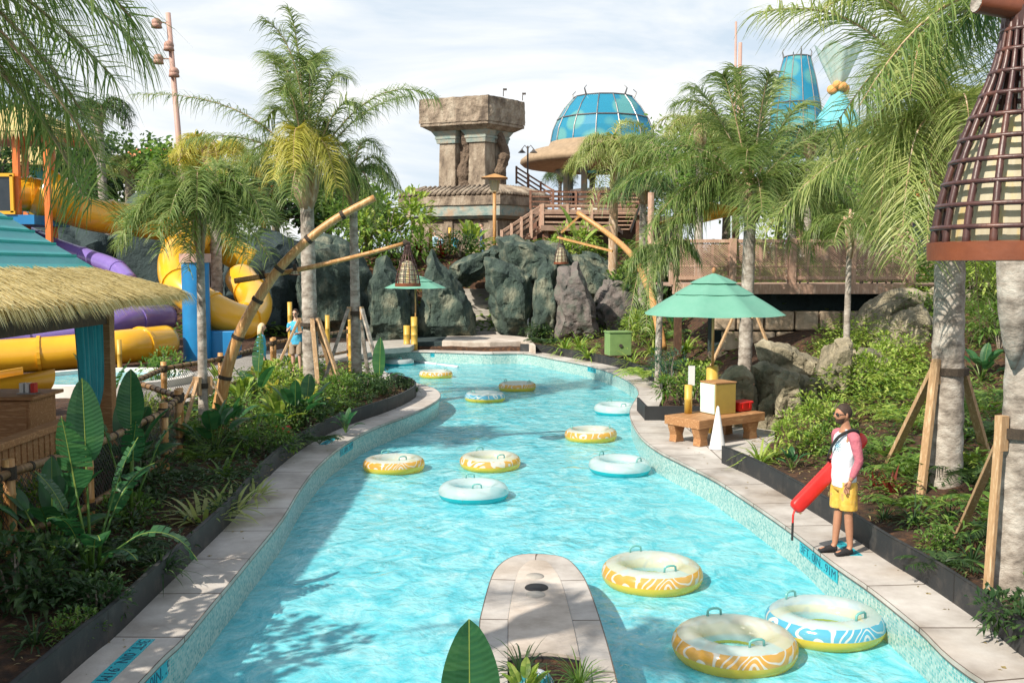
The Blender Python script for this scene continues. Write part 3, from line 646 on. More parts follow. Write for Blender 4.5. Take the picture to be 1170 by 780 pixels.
# ---- ruined tower
def build_tower():
    Y = 62; s = Y/F; base = at(571, 290, Y-.2); yaw = rad(25.4)
    # local frame: origin = the plinth's near corner; the x axis runs back along the shaded side, the y axis runs along the sunlit front
    ax = V((cos(rad(62)), sin(rad(62)), 0)); ay = V((-cos(rad(24)), sin(rad(24)), 0))
    ax = V((sin(rad(41)), cos(rad(41)), 0)); ay = V((-cos(rad(22)), sin(rad(22)), 0))
    A, B = 4.7, 6.9     # depth along ax, width along ay
    g = 4.4
    T = thing('ruined_tower', 'weathered brown stone temple tower with heavy capital slab on thick pillars', 'tower', (base.x, base.y, g))
    def q(a, b, z): return ax*a + ay*b + V((0,0,z-g))
    def blk(mb, a0, a1, b0, b1, z0, z1, t=0, seg=1):
        lo = [(a0,b0),(a1,b0),(a1,b1),(a0,b1)]; ti = [(a0+t,b0+t),(a1-t,b0+t),(a1-t,b1-t),(a0+t,b1-t)]
        mb.add([q(*p, z0) for p in lo]+[q(*p, z1) for p in ti], [(3,2,1,0),(4,5,6,7),(0,1,5,4),(1,2,6,5),(2,3,7,6),(3,0,4,7)])
    def rough(o, s=.06, cuts=5):
        m1 = o.modifiers.new('s', 'SUBSURF'); m1.subdivision_type = 'SIMPLE'; m1.levels = cuts; m1.render_levels = cuts
        tx = bpy.data.textures.new('t', 'CLOUDS'); tx.noise_scale = .45; tx.noise_depth = 4
        d = o.modifiers.new('d', 'DISPLACE'); d.texture = tx; d.strength = s*2; d.texture_coords = 'LOCAL'; d.mid_level = .5
        return o
    m = MB(); blk(m, .5, A-.5, .5, B-.5, g-.6, 7.0); rough(m.build('plinth_wall', MAT['ruin'], T), .05, 4)
    for bb in (.35, B/2, B-1.1):
        m = MB(); blk(m, .3, 1.1, bb, bb+.75, g-.6, 6.8, .08); rough(m.build('buttress', MAT['ruin'], T), .06, 3)
    m = MB(); blk(m, .25, A-.25, .25, B-.25, 6.8, 7.0, -.2); blk(m, 0, A, 0, B, 7.0, 7.65); rough(m.build('teal_band', MAT['ruin_teal'], T), .03, 4)
    m = MB(); blk(m, -.1, A+.1, -.1, B+.1, 7.66, 8.25, .03); rough(m.build('cornice', MAT['ruin'], T), .05, 4)
    m = MB(); blk(m, -.05, A+.05, -.05, B+.05, 8.25, 8.85, 1.15); m.build('roof_slope', MAT['ruin_dark'], T)
    m = MB()   # ribbed roof tiles: rolls running up the slope
    n = 20
    for k in range(n+1):
        b = B*k/n; m.tube([q(-.12, b, 8.30), q(.1, min(max(b, .15), B-.15), 8.48), q(1.0, min(max(b, 1.05), B-1.05), 8.92)], [.13, .12, .1], 8)
        if k < 19: a = A*k/18; m.tube([q(a, -.12, 8.30), q(min(max(a, .15), A-.15), .1, 8.48), q(min(max(a, 1.05), A-1.05), 1.0, 8.92)], [.13, .12, .1], 8)
    m.build('roof_tiles', MAT['ruin'], T, smooth=True)
    c0, c1, d0, d1 = 1.65, 3.75, 2.2, 5.5
    m = MB(); blk(m, c0+.5, c1-.35, d0+.7, d1-.6, 8.7, 12.7); rough(m.build('core', MAT['ruin_dark'], T), .1, 4)
    w = 1.2
    for (a, b) in ((c0, d0), (c0, d1-w), (c1-w, d0), (c1-w, d1-w)):
        m = MB(); blk(m, a, a+w, b, b+w, 8.8, 11.75, .05); blk(m, a-.08, a+w+.08, b-.08, b+w+.08, 8.8, 9.0, .05); m.build('pillar', MAT['ruin'], T, bev=.04)
        m = MB(); blk(m, a-.06, a+w+.06, b-.06, b+w+.06, 11.72, 12.0, -.04); blk(m, a-.14, a+w+.14, b-.14, b+w+.14, 12.0, 12.15); blk(m, a-.1, a+w+.1, b-.1, b+w+.1, 12.15, 12.6, -.25)
        m.build('capital', MAT['ruin_teal'], T, bev=.02)
    for (a, b, lean) in ((c0-.05, (d0+d1)/2-.1, 0), ((c0+c1)/2, d0-.05, .2)):
        m = MB(); zz = [8.75, 9.3, 9.9, 10.4, 10.9, 11.5, 12.0, 12.5]; rr = [.55, .43, .48, .33, .38, .28, .30, .25]
        m.tube([q(a+.3+.05*sin(z*3), b+lean*sin(z)+.12*sin(z*2.1), z) for z in zz], rr, 9)
        o = m.build('carved_column', MAT['ruin_dark'], T); rough(o, .12, 3)
    m = MB(); blk(m, c0-.35, c1+.3, d0-.35, d1+.3, 12.5, 12.75, -.35); blk(m, c0-.75, c1+.7, d0-.75, d1+.7, 12.75, 12.95)
    m.build('abacus', MAT['ruin'], T, bev=.03)
    m = MB(); blk(m, c0-.8, c1+.72, d0-.8, d1+.75, 12.95, 14.5, .03); rough(m.build('capital_slab', MAT['ruin'], T), .09, 5)
    m = MB()
    for (a, b) in ((1.6, .9), (3.6, 1.0)): m.tube([q(a, b, 14.45), q(a, b, 14.75), q(a+.1, b, 14.9)], .03, 6); m.box(q(a+.15, b, 14.9), (.25, .18, .1))
    m.build('roof_lamp', MAT['metal_dark'], T)
build_tower()
# ---- dome pavilion behind
def ringpts(c, r, z, n, a0=0): return [c + V((r*cos(a0+2*pi*k/n), r*sin(a0+2*pi*k/n), z)) for k in range(n)]
def glass_dome(name, label, c, prof, n, mt='dome_glass', finials=True, cat='dome'):
    D = thing(name, label, cat, c)
    m = MB(); m.lathe(prof, n); o = m.build('glass_panels', MAT[mt], D)
    m = MB()
    for k in range(n):
        a = 2*pi*k/n; m.tube([(r*1.01*cos(a), r*1.01*sin(a), z) for r, z in prof], .045, 6)
        if finials and k % 3 == 0: r, z = prof[-1]; m.tube([(r*cos(a), r*sin(a), z-.1), (r*1.12*cos(a), r*1.12*sin(a), z+.45), (r*1.0*cos(a), r*1.0*sin(a), z+.7)], [.08, .05, .03], 6)
    for r, z in (prof[0], prof[len(prof)//2], prof[-1]):
        m.tube([(r*1.01*cos(2*pi*k/n), r*1.01*sin(2*pi*k/n), z) for k in range(n+1)], .06, 6)
    m.build('ribs', MAT['metal'], D)
    m = MB(); r, z = prof[-1]; m.add([(r*cos(2*pi*k/n), r*sin(2*pi*k/n), z) for k in range(n)] + [(0,0,z+.05)], [(k, (k+1) % n, n) for k in range(n)]); m.build('top_panel', MAT[mt], D)
    return D
Yd = 80; cdm = at(689, 165, Yd); s80 = Yd/F
glass_dome('glass_dome', 'wide turquoise stained glass dome with leaf pattern over the pavilion', cdm, [(4.15,-.3),(4.1,.3),(3.95,1.1),(3.6,1.9),(3.05,2.8),(2.35,3.6)], 14)
pv = thing('pavilion', 'open pavilion with a wide saucer roof under the turquoise dome', 'pavilion', (cdm.x, cdm.y, cdm.z))
m = MB(); m.lathe([(4.2,.1),(4.4,-.25),(5.6,-.55),(6.55,-1.25),(6.6,-1.5),(6.3,-1.75),(4.5,-2.0),(1.5,-2.15)], 40); m.build('saucer_roof', MAT['roof_tan'], pv, smooth=True)
for k in range(8):
    a = 2*pi*k/8+.2; m = MB(); m.tube([(3.0*cos(a), 3.0*sin(a), -6.5), (3.0*cos(a), 3.0*sin(a), -2.6), (3.5*cos(a), 3.5*sin(a), -1.9)], [.28, .25, .6], 10); m.build('column', MAT['ruin_teal'], pv, smooth=True)
m = MB(); m.lathe([(2.6,-6.5),(2.6,-3.6)], 24); m.build('back_wall', MAT['white_wall'], pv)
m = MB()
for k in range(12): a = 2*pi*k/12; m.box((2.62*cos(a), 2.62*sin(a), -4.4), (.08, .75, .95), rz=a)
m.build('windows', MAT['glass_dark'], pv)
m = MB(); m.lathe([(.01,-5.9),(6.3,-5.9),(6.3,-6.3),(.01,-6.3)], 32); m.build('floor_deck', MAT['deck'], pv)
m = MB(); m.lathe([(5.8,-6.3),(5.6,-9.6)], 32); m.build('base_wall', MAT['wood_dark'], pv)

def railing(mb, pts, h=1.1, every=1.5, w=.07, rails=3, posts=True, pw=.14, over=.1):
    for a, b in zip(pts[:-1], pts[1:]):
        a, b = V(a), V(b); d = b-a; n = max(1, round(d.length/every))
        for k in range(n+1):
            p = a+d*k/n; mb.box(p+V((0,0,(h+over)/2)), (pw, pw, h+over))
        for r in range(rails): z = h*(1-.42*r/ max(1, rails-1)*2*.9); mb.bar(a+V((0,0,z)), b+V((0,0,z)), w, w)
def rail_thing(name, label, pts, mt, cat='railing', group=None, net=None, **k):
    T = thing(name, label, cat, V(pts[0]), 0, group); o = V(pts[0]); q = [V(p)-o for p in pts]
    pass
    kk = dict(k); h = kk.get('h', 1.1)
    for a, b in zip(q[:-1], q[1:]):
        n = max(1, round((b-a).length/k.get('every', 1.5)))
        for i in range(n+1): p = a+(b-a)*i/n; m = MB(); m.box(p+V((0,0,(h+.08)/2)), (k.get('pw', .14),)*2+(h+.08,)); m.build('post', MAT[mt], T)
    m = MB()
    for a, b in zip(q[:-1], q[1:]):
        for z in [h*(1-.85*r/max(1, k.get('rails', 3)-1)) for r in range(k.get('rails', 3))]: m.bar(a+V((0,0,z)), b+V((0,0,z)), k.get('w', .07), .10)
    m.build('rails', MAT[mt], T)
    if net:
        m = MB()
        for a, b in zip(q[:-1], q[1:]): l = (b-a).length; m.add([a+V((0,0,.1)), b+V((0,0,.1)), b+V((0,0,h-.05)), a+V((0,0,h-.05))], [(0,1,2,3)], [(0,0),(l,0),(l,h),(0,h)])
        m.build('netting', MAT[net], T)
    return T
GD = 'timber railings climbing to the pavilion'
# upper walk and stair up from the tower
m = MB(); a = at(588, 214, 68); b = at(628, 234, 66)
rail_thing('stair_railing', 'dark timber stair railing falling from the tower roof to the pavilion deck', [at(590, 210, 68), at(632, 237, 66)], 'wood_red', group=GD, rails=4, every=1.2)
rail_thing('deck_railing', 'dark timber railing round the pavilion deck under the saucer roof', [at(622, 236, 70), at(655, 238, 69), at(700, 236, 70), at(740, 236, 74)], 'wood_red', group=GD, rails=4, every=1.3)
def deckbox(label, pts, z, th, mt='deck', legs=None, name='timber_deck'):
    T = thing(name, label, 'deck', V((0,0,0)))
    m = MB(); m.prism([(p[0], p[1]) for p in pts], z-th, z); m.build('platform', MAT[mt], T)
    for p in (legs or []): m = MB(); m.box((p[0], p[1], (z-th+ground(p[0], p[1])-.3)/2), (.24, .24, z-th-ground(p[0], p[1])+.3)); m.build('leg', MAT['wood_red'], T)
    return T
z1 = at(640, 258, 56).z
D1 = [at(618, 258, 55), at(706, 258, 56), at(712, 256, 62), at(622, 256, 62)]
deckbox('timber landing on dark posts above the green rocks', D1, z1, .3, legs=[(D1[0].x+.3, 55.4), ((D1[0].x+D1[1].x)/2, 55.8), (D1[1].x-.3, 56.3), ((D1[0].x+D1[1].x)/2+1.2, 61.4), (D1[0].x+.4, 61.5)])
D1t = [V((p.x, p.y, z1)) for p in D1]
rail_thing('landing_railing', 'wooden railing along the front of the timber landing', [D1t[0]+V((.1,.12,0)), D1t[1]+V((-.1,.12,0))], 'wood_pink', group=GD, rails=4, every=1.7)
S0, S1 = D1t[0]+V((0,.2,0)), at(573, 287, 54); S1.z = at(573, 287, 54).z
T = thing('timber_stairs', 'wooden stairs with handrails descending from the landing toward the tower', 'stairs', (0,0,0))
for k in range(12):
    f = k/11; p = S0.lerp(S1, f); m = MB(); m.box(p+V((0,.75,-.08)), (.34, 1.5, .07)); m.build('step', MAT['deck'], T)
for dy in (0, 1.5):
    m = MB(); m.bar(S0+V((0,dy,-.2)), S1+V((0,dy,-.2)), .08, .3); m.build('stringer', MAT['wood_red'], T)
    m = MB()
    for z in (1.05, .75, .45): m.bar(S0+V((0,dy,z)), S1+V((0,dy,z)), .08, .09)
    for k in range(5): p = S0.lerp(S1, k/4); m.box(p+V((0,dy,.4)), (.15, .15, 1.5))
    m.build('handrail', MAT['wood_pink'], T)
# second, higher gallery with dark skirting behind the landing
z2 = at(640, 240, 64).z
D2 = [at(606, 240, 63), at(735, 240, 64), at(735, 240, 70), at(606, 240, 70)]
deckbox('upper timber gallery with dark boarding between tower and pavilion', D2, z2, .3, legs=[(D2[0].x+.3, 63.5), (0.5*(D2[0].x+D2[1].x), 63.8), (D2[1].x-.3, 64.3)])
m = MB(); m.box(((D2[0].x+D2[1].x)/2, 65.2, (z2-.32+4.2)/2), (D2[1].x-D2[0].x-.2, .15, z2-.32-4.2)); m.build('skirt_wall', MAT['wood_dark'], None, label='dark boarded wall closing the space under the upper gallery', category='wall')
D2t = [V((p.x, p.y, z2)) for p in D2]
rail_thing('gallery_railing', 'reddish railing along the upper timber gallery', [D2t[0]+V((0,.1,0)), D2t[1]+V((0,.1,0))], 'wood_red', group=GD, rails=4, every=1.5)
# far steps right of the landing
T = thing('gallery_stairs', 'steep pale steps in shade behind the palm trunk by the landing', 'stairs', (0,0,0))
p0, p1 = at(706, 262, 58), at(722, 222, 62)
for k in range(10): p = p0.lerp(p1, k/9); m = MB(); m.box(p, (1.3, .35, .06)); m.build('step', MAT['wood_pink'], T)
for dx in (-.7, .7): m = MB(); m.bar(p0+V((dx,0,-.1)), p1+V((dx,0,-.1)), .07, .3); m.build('stringer', MAT['wood_dark'], T)
# ---- timber deck on the east side, with block wall
z3 = at(900, 325, 30).z; dx0, dx1 = at(768, 325, 30).x, at(1040, 325, 30).x
T = thing('timber_deck', 'long pinkish timber deck above the block wall behind the green umbrella', 'deck', (0,0,0))
m = MB(); m.box(((dx0+dx1)/2+3, 32.2, z3-.03), (dx1-dx0+6, 4.6, .06)); m.build('boards', MAT['deck'], T)
m = MB(); m.box(((dx0+dx1)/2, 29.9, z3-.13), (dx1-dx0, .12, .30)); m.build('fascia', MAT['wood_pink'], T)
for k in range(4): m = MB(); x = dx0+.4+(dx1-dx0-.8)*k/3; m.box((x, 31.3, (z3-.1+1.0)/2), (.22, .22, z3-.1-1.0)); m.build('leg', MAT['wood_dark'], T)
T = rail_thing('deck_railing', 'pinkish timber railing filled with brown wire mesh along the long deck', [(dx0, 29.95, z3), (dx1, 29.95, z3)], 'wood_pink', every=1.86, pw=.2, h=1.3, rails=2, net='net_deck')
m = MB(); m.box(((dx0+dx1)/2-dx0, 0, .55), (dx1-dx0, .03, .04))
for k in range(15): m.box(((dx1-dx0)*(k+.5)/15, .02, .65), (.05, .03, 1.15))
m.build('bars', MAT['wood_pink'], T)
T = thing('block_wall', 'tan wall of large squared stone blocks beneath the timber deck', 'wall', (0,0,0)); z = z3-1.75; x0 = dx0+1.2
row = 0
rr = random.Random(5); m = MB()
while row < 3:
    x = x0+.4*row % .7; h = .62
    while x < dx1+1:
        w = rr.uniform(.62, .95); m.box((x+w/2, 30.35+rr.uniform(-.03,.03), z-1.35+row*h+h/2+.45), (w-.05, .5, h-.05)); x += w
    row += 1
m.build('block_wall', MAT['block'], None, bev=.05, label='tan wall of large squared stone blocks beneath the timber deck', category='wall'); bpy.data.objects.remove(T)
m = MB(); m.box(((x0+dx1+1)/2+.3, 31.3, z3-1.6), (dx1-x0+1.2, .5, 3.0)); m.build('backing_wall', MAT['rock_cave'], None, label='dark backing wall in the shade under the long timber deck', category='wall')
# tables and chairs glimpsed on the deck
for k, (px, lb) in enumerate(((1008, 'dark patio chair behind the mesh railing, nearest the deck end post'), (985, 'dark patio chair behind the mesh railing beside the small palm'), (912, 'dark patio chair behind the mesh railing above the block wall'))):
    p = at(px, 300, 31.4); T = thing('patio_chair', lb, 'chair', (p.x, 31.4, z3), rad(20*k), 'dark chairs on the long timber deck')
    m = MB(); m.box((0,0,.45), (.5,.5,.05)); m.build('seat', MAT['metal_dark'], T)
    m = MB(); m.box((0,.26,.85), (.5,.04,.5)); m.build('backrest', MAT['metal_dark'], T)
    for a in (-.22, .22):
        for b in (-.22, .22): m = MB(); m.box((a,b,.22), (.04,.04,.44)); m.build('leg', MAT['metal_dark'], T)
# orange roofed kiosks beyond the deck
def kiosk(px, py, Y, w, h, label, mt='roof_tan', wl='white_wall', over=.5, rh=.9):
    c = at(px, py, Y); g = ground(c.x, Y); T = thing('kiosk', label, 'kiosk', (c.x, Y, g)); H = c.z-g
    m = MB(); m.box((0,0,H/2), (w-1, h-1, H)); m.build('wall', MAT[wl], T)
    m = MB(); a, b = w/2+over, h/2+over; m.add([(-a,-b,H),(a,-b,H),(a,b,H),(-a,b,H),(-a*.15,0,H+rh),(a*.15,0,H+rh),(-a,-b,H-.15),(a,-b,H-.15),(a,b,H-.15),(-a,b,H-.15)], [(0,1,5,4),(1,2,5),(2,3,4,5),(3,0,4),(0,6,7,1),(1,7,8,2),(2,8,9,3),(3,9,6,0),(6,9,8,7)]); m.build('roof', MAT[mt], T)
    m = MB(); m.box((0, -(h-1)/2-.01, H*.45), (w*.5, .05, H*.5)); m.build('opening', MAT['glass_dark'], T)
mat('roof_orange', (.50,.24,.08), (.42,.18,.06), .8, scale=3, bump=.3)
kiosk(985, 232, 52, 7, 4, 'kiosk with an orange brown roof seen through the palm fronds', 'roof_orange', 'wood_pink')
kiosk(1045, 226, 48, 4, 4, 'small orange roofed stand beside the tall palm trunk', 'roof_orange', 'wood_pink')
kiosk(45, 192, 75, 8.5, 6, 'far hut with a straw roof over turquoise walls behind the slide tower', 'thatch', 'teal_roof', 1.0, 2.0)
for Tt, Tl in ((at(160,183,80), 'under the open end of the far orange red tube'), (at(200,182,79), 'under the middle of the far orange red tube'), (at(235,187,77), 'under the end of the orange red tube by the bushy palm'), (at(300,211,60), 'under the short orange tube end between the palm crowns')):
    MB().tube([(Tt.x, Tt.y, 4.2), (Tt.x, Tt.y, Tt.z-.4)], .18, 10).build('slide_support', MAT['orange_paint'], None, label='orange steel column %s' % Tl, category='column', group='orange columns under the far slides')
MB().tube([at(45,219,38.8), at(62,226,39), at(84,238,39.5)], [1.0,.95,.7], 20).build('slide_hood', MAT['yellow'], None, smooth=True, label='wide yellow entrance hood of the big slide at the orange tower', category='slide hood')
# ---- far domes and cloth funnel
c = at(909, 150, 85)
glass_dome('glass_tower', 'narrow turquoise glass cupola tapering upward behind the palms', at(909, 150, 85), [(2.3,-2),(2.25,0),(2.0,2.2),(1.6,4.2),(1.1,6.1)], 12)
c = at(957, 135, 82); T = thing('cloth_funnel', 'pale gauze funnel tied with orange cloth above a turquoise tent', 'tent', c)
m = MB(); m.lathe([(3.2,-1.6),(1.9,-.4),(.9,1.3),(.45,2.1)], 12); m.build('tent', MAT['cyan_cloth'], T)
m = MB()
for k in range(14): a = k*2.4; m.ball((.55*cos(a), .5*sin(a), 2.2+.12*(k % 4)), .36)
m.build('knot', MAT['orange_cloth'], T, smooth=True)
m = MB(); n = 28; pr = [(.4,2.5),(.8,3.4),(1.3,4.6),(1.75,5.6)]; vs = []
m.lathe([(r, z) for r, z in pr], n); m.v = [(x*(1+.12*sin(atan2(y, x)*7)), y*(1+.12*sin(atan2(y, x)*7)), z+(.35*sin(atan2(y, x)*5) if z > 5 else 0)) for x, y, z in m.v]
m.build('gauze', MAT['gauze'], T, smooth=True)
MB().tube([(0,0,-8),(0,0,2.6)], .25, 8).build('pole', MAT['mast'], T)
m = MB(); a, b, c_, d_ = at(748,256,46), at(812,231,44), at(858,240,48), at(800,254,49)
m.add([a, b, c_, d_, a-V((0,0,.05)), b-V((0,0,.05)), c_-V((0,0,.05)), d_-V((0,0,.05))], [(0,1,2,3),(7,6,5,4),(0,4,5,1),(1,5,6,2),(2,6,7,3),(3,7,4,0)])
m.build('shade_sail', MAT['sail'], None, label='yellow orange shade sail stretched low behind the umbrella palm', category='shade sail')
for (x0, y0, x1, y1, r, lb) in ((841,25,838,250,.10,'thin leaning dark wooden pole above the palm crown'), (846,49,842,250,.17,'thicker reddish wooden pole beside the thin leaning one')):
    a, b = at(x0, y0, 66), at(x1, y1, 66); b = a+(b-a)*((a.z-4.3)/(a.z-b.z)); MB().tube([b, a], [r, r*.7], 8).build('mast', MAT['mast'], None, smooth=True, label=lb, category='mast', group='wooden masts behind the palms')
p = at(744, 220, 44); MB().tube([(p.x, 44, 2.5), (p.x, 44, p.z)], .14, 8).build('wooden_post', MAT['wood_pink'], None, label='pale upright timber post in front of the shade sail', category='post')
p = at(1038, 215, 40); MB().tube([(p.x, 40, 2.5), (p.x, 40, p.z+1)], .2, 8).build('wooden_post', MAT['wood_pink'], None, label='stout timber post behind the yellow green frond near the tall palm', category='post')
# ---- speaker mast
a, b = at(209, 215, 45), at(192, 15, 45)
T = thing('speaker_mast', 'pinkish leaning mast carrying four round speakers', 'speaker mast', (a.x, a.y, .6)); o = V((a.x, a.y, .6))
bot = a + (a-b)*((a.z-.6)/(b.z-a.z)) - o
MB().tube([bot, b-o], [.16, .11], 10).build('pole', MAT['mast'], T, smooth=True)
for (px, py, sx) in ((179,26,-1),(193,52,1),(181,67,-1),(199,82,1)):
    c = at(px, py, 44.8)-o; pc = b-o + (a-b)*((py-15)/200); S = MB()
    S.ball(c, (.22,.24,.2)); S.lathe([(.12,.05),(.2,.0),(.24,-.18),(.02,-.2)], 14, c+V((0,-.02,-.05)))
    so = S.build('speaker', MAT['speaker'], T, smooth=True); MB().bar(c, pc, .05).build('bracket', MAT['mast'], so)
# ---- small lamps
p = at(565, 204, 57); g = 4.2; T = thing('lantern_post', 'tall straw-coloured post with a square hooded lantern in front of the tower', 'lamp post', (p.x, p.y, g))
MB().tube([(0,0,-.5),(0,0,p.z-g-.3)], .10, 10).build('post', MAT['bamboo'], T, smooth=True)
m = MB(); h = p.z-g; m.add([(-.75,-.75,h),(.75,-.75,h),(.75,.75,h),(-.75,.75,h),(0,0,h+.28)], [(3,2,1,0),(0,1,4),(1,2,4),(2,3,4),(3,0,4)]); m.build('hood', MAT['bamboo'], T)
m = MB(); m.lathe([(.22,h-.75),(.32,h-.1)], 6, cap=True); m.build('lamp_shade', MAT['lantern_shade'], T)
p = at(603, 172, 69); T = thing('lamp_post', 'slim dark post with twin hanging lamps beside the saucer roof', 'lamp post', (p.x, p.y, 8.0)); h = p.z-8.0
MB().tube([(0,0,-3.8),(0,0,h+.3)], .06, 8).build('post', MAT['metal_dark'], T)
for sx in (-1, 1):
    MB().tube([(0,0,h+.1),(sx*.2,0,h+.35),(sx*.4,0,h+.1)], .03, 6).build('arm', MAT['metal_dark'], T)
    m = MB(); m.lathe([(.03,h+.12),(.1,h),(.28,h-.15)], 12, (sx*.4,0,0)); m.build('lamp_shade', MAT['metal_dark'], T)

# ================================================================== SLIDES on the west side
def slide(name, label, px, r, mt, cat='water slide', open_=False, flanges=4, grp=None):
    pts = catmull([at(x, y, Y) for x, y, Y in px], 8); o = pts[0]; q = [p-o for p in pts]
    T = thing(name, label, cat, o, 0, grp)
    if not open_:
        MB().tube(q, r, 20, cap=True).build('tube', MAT[mt], T, smooth=True)
    else:
        vs = []; n = 14; uv = []
        for rr_, rev in ((r, 0), (r*.93, 1)):
            for i, p in enumerate(q):
                t = (q[min(i+1, len(q)-1)]-q[max(i-1, 0)]).normalized(); s = t.cross(UP).normalized(); u = s.cross(t)
                for k in range(n+1): a = -pi*1.06+pi*1.12*k/n; vs.append(p + s*cos(a)*rr_ + u*sin(a)*rr_)
        M_ = len(q)*(n+1); fs = [(i*(n+1)+k, i*(n+1)+k+1, (i+1)*(n+1)+k+1, (i+1)*(n+1)+k) for i in range(len(q)-1) for k in range(n)]
        fs += [tuple(M_+a for a in f[::-1]) for f in fs]
        for i in range(len(q)-1):
            for k in (0, n): fs.append((i*(n+1)+k, (i+1)*(n+1)+k, M_+(i+1)*(n+1)+k, M_+i*(n+1)+k))
        MB().add(vs, fs).build('trough', MAT[mt], T, smooth=True)
    for k in range(flanges):
        i = int((k+.5)*(len(q)-2)/flanges); d = (q[i+1]-q[i]).normalized()
        MB().tube([q[i]-d*.05, q[i]+d*.05], (r if not open_ else r)*1.09, 20).build('flange', MAT[mt], T) if not open_ else None
    return T
GS = 'yellow water slides on the west side'
slide('tube_slide', 'big yellow enclosed slide dropping from the orange slide tower', [(18,222,38.5),(45,224,39),(75,236,39.5),(110,246,40),(155,252,41),(205,262,42),(250,280,43.5),(285,300,44)], .66, 'yellow', grp=GS, flanges=5)
slide('tube_slide', 'yellow spiral slide coiling around the blue column', [(275,318,40),(292,345,38),(280,366,36),(250,358,35),(222,340,35.2),(202,318,36),(203,290,38),(225,270,40)], .62, 'yellow', grp=GS, flanges=5)
slide('tube_slide', 'low yellow tube passing behind the thatched hut', [(-60,412,30),(0,408,30.5),(60,404,31),(110,399,31.5),(150,395,32),(190,390,33.5)], .55, 'yellow', grp=GS, flanges=4)
slide('open_slide', 'open yellow slide mouth beside the wooden counter of the hut', [(-90,455,20),(-40,442,20.6),(5,432,21.2),(44,425,22)], .5, 'yellow', open_=True, grp=GS)
slide('tube_slide', 'purple slide descending behind the turquoise hut roof', [(20,262,41),(60,280,40),(100,294,39),(132,306,38),(148,322,37)], .33, 'purple', grp='purple water slides', flanges=3)
slide('tube_slide', 'low purple tube visible under the thatch of the hut', [(0,385,35),(60,382,35.5),(110,374,36),(150,366,37),(190,362,39)], .5, 'purple', grp='purple water slides', flanges=3)
slide('tube_slide', 'far orange red tube slide above the palms', [(150,184,80),(168,180,80),(185,181,79),(215,183,78),(240,188,77)], .75, 'orange_paint', flanges=3)
slide('tube_slide', 'short orange tube end between the big palm crowns', [(290,207,60),(300,211,60),(318,222,59)], .6, 'orange_paint', flanges=2)
p0, p1 = at(223, 300, 34), at(223, 404, 34)
T = thing('slide_column', 'bright blue round column supporting the yellow spiral slide', 'column', (p0.x, 34, .6))
MB().tube([(0,0,0),(0,0,p0.z-.6)], .46, 24).build('shaft', MAT['blue_paint'], T, smooth='auto')
MB().tube([(0,0,p0.z-.6),(0,0,p0.z-.3)], [.52,.52], 24).build('cap', MAT['mast'], T)
m = MB(); m.box((.62,.6,.45), (1.25,.9,1.1)); m.build('base_block', MAT['blue_paint'], T, bev=.03)
# slide tower
o = at(10, 250, 38); T = thing('slide_tower', 'orange framed slide tower with straw fringe roof and dark screen', 'slide tower', (o.x, 38, .6)); g = .6
for (px, Y) in ((17,37.5),(52,37.5),(27,40),(-25,37.5),(-25,40),(58,40)):
    a = at(px, 140, Y); MB().box((a.x-o.x, Y-38, (a.z-g)/2), (.2, .2, a.z-g)).build('post', MAT['orange_paint'], T)
zt = at(0, 150, 37.5).z-g
m = MB(); m.box((.3, 1, zt-.1), (3.6, 3.2, .22)); m.build('roof_beam', MAT['orange_paint'], T)
m = MB(); m.lathe([(2.9, zt-.05),(2.2, zt+.35),(.2, zt+1.2)], 4, (.3, 1, 0), pi/4, pi/4+2*pi); m.build('roof', MAT['thatch'], T)
m = MB(); rr = random.Random(3)
for k in range(240):
    e = rr.random(); s_ = rr.choice((0,1,2)); 
    x, y = ((.3-2+4*e, 1-2) if s_ == 0 else ((2.3, 1-2+4*e) if s_ == 1 else (-1.7, 1-2+4*e)))
    m.add([(x-.03,y,zt+.1),(x+.03,y,zt+.1),(x+rr.uniform(-.06,.06),y-.05,zt-rr.uniform(.2,.5))], [(0,1,2)])
m.build('fringe', MAT['straw'], T)
zf = at(0, 248, 37.5).z-g
m = MB(); m.box((-.3, .8, zf-.1), (3.2, 3.0, .35)); m.build('platform', MAT['blue_paint'], T)
a = at(-10, 200, 37.3); b = at(18, 243, 37.3)
m = MB(); w = b.x-a.x; h = a.z-b.z; cx_, cz_ = (a.x+b.x)/2-o.x, (a.z+b.z)/2-g
for dx, dz, sx_, sz_ in ((-w/2,0,.12,h),(w/2-.1,0,.12,h),(0,h/2,w,.12),(0,-h/2,w,.12)): m.box((cx_+dx, -.72, cz_+dz), (sx_, .1, sz_))
m.build('screen_frame', MAT['yellow'], T)
m = MB(); m.box((cx_, -.68, cz_), (w-.1, .05, h-.05)); m.build('screen', MAT['glass_dark'], T)
# splash pool basin seen past the hut
pc = P(120, 437, .7); m = MB(); m.lathe([(2.3,-.1),(2.3,.28),(2.0,.28),(2.0,.12)], 32); T = thing('splash_pool', 'round white rimmed splash pool at the foot of the slides', 'splash pool', (pc.x, pc.y, .6))
m.build('rim', MAT['white_wall'], T, smooth='auto'); m = MB(); m.lathe([(2.01,.17),(.01,.17)], 32); m.build('pool_surface', MAT['water'], T)

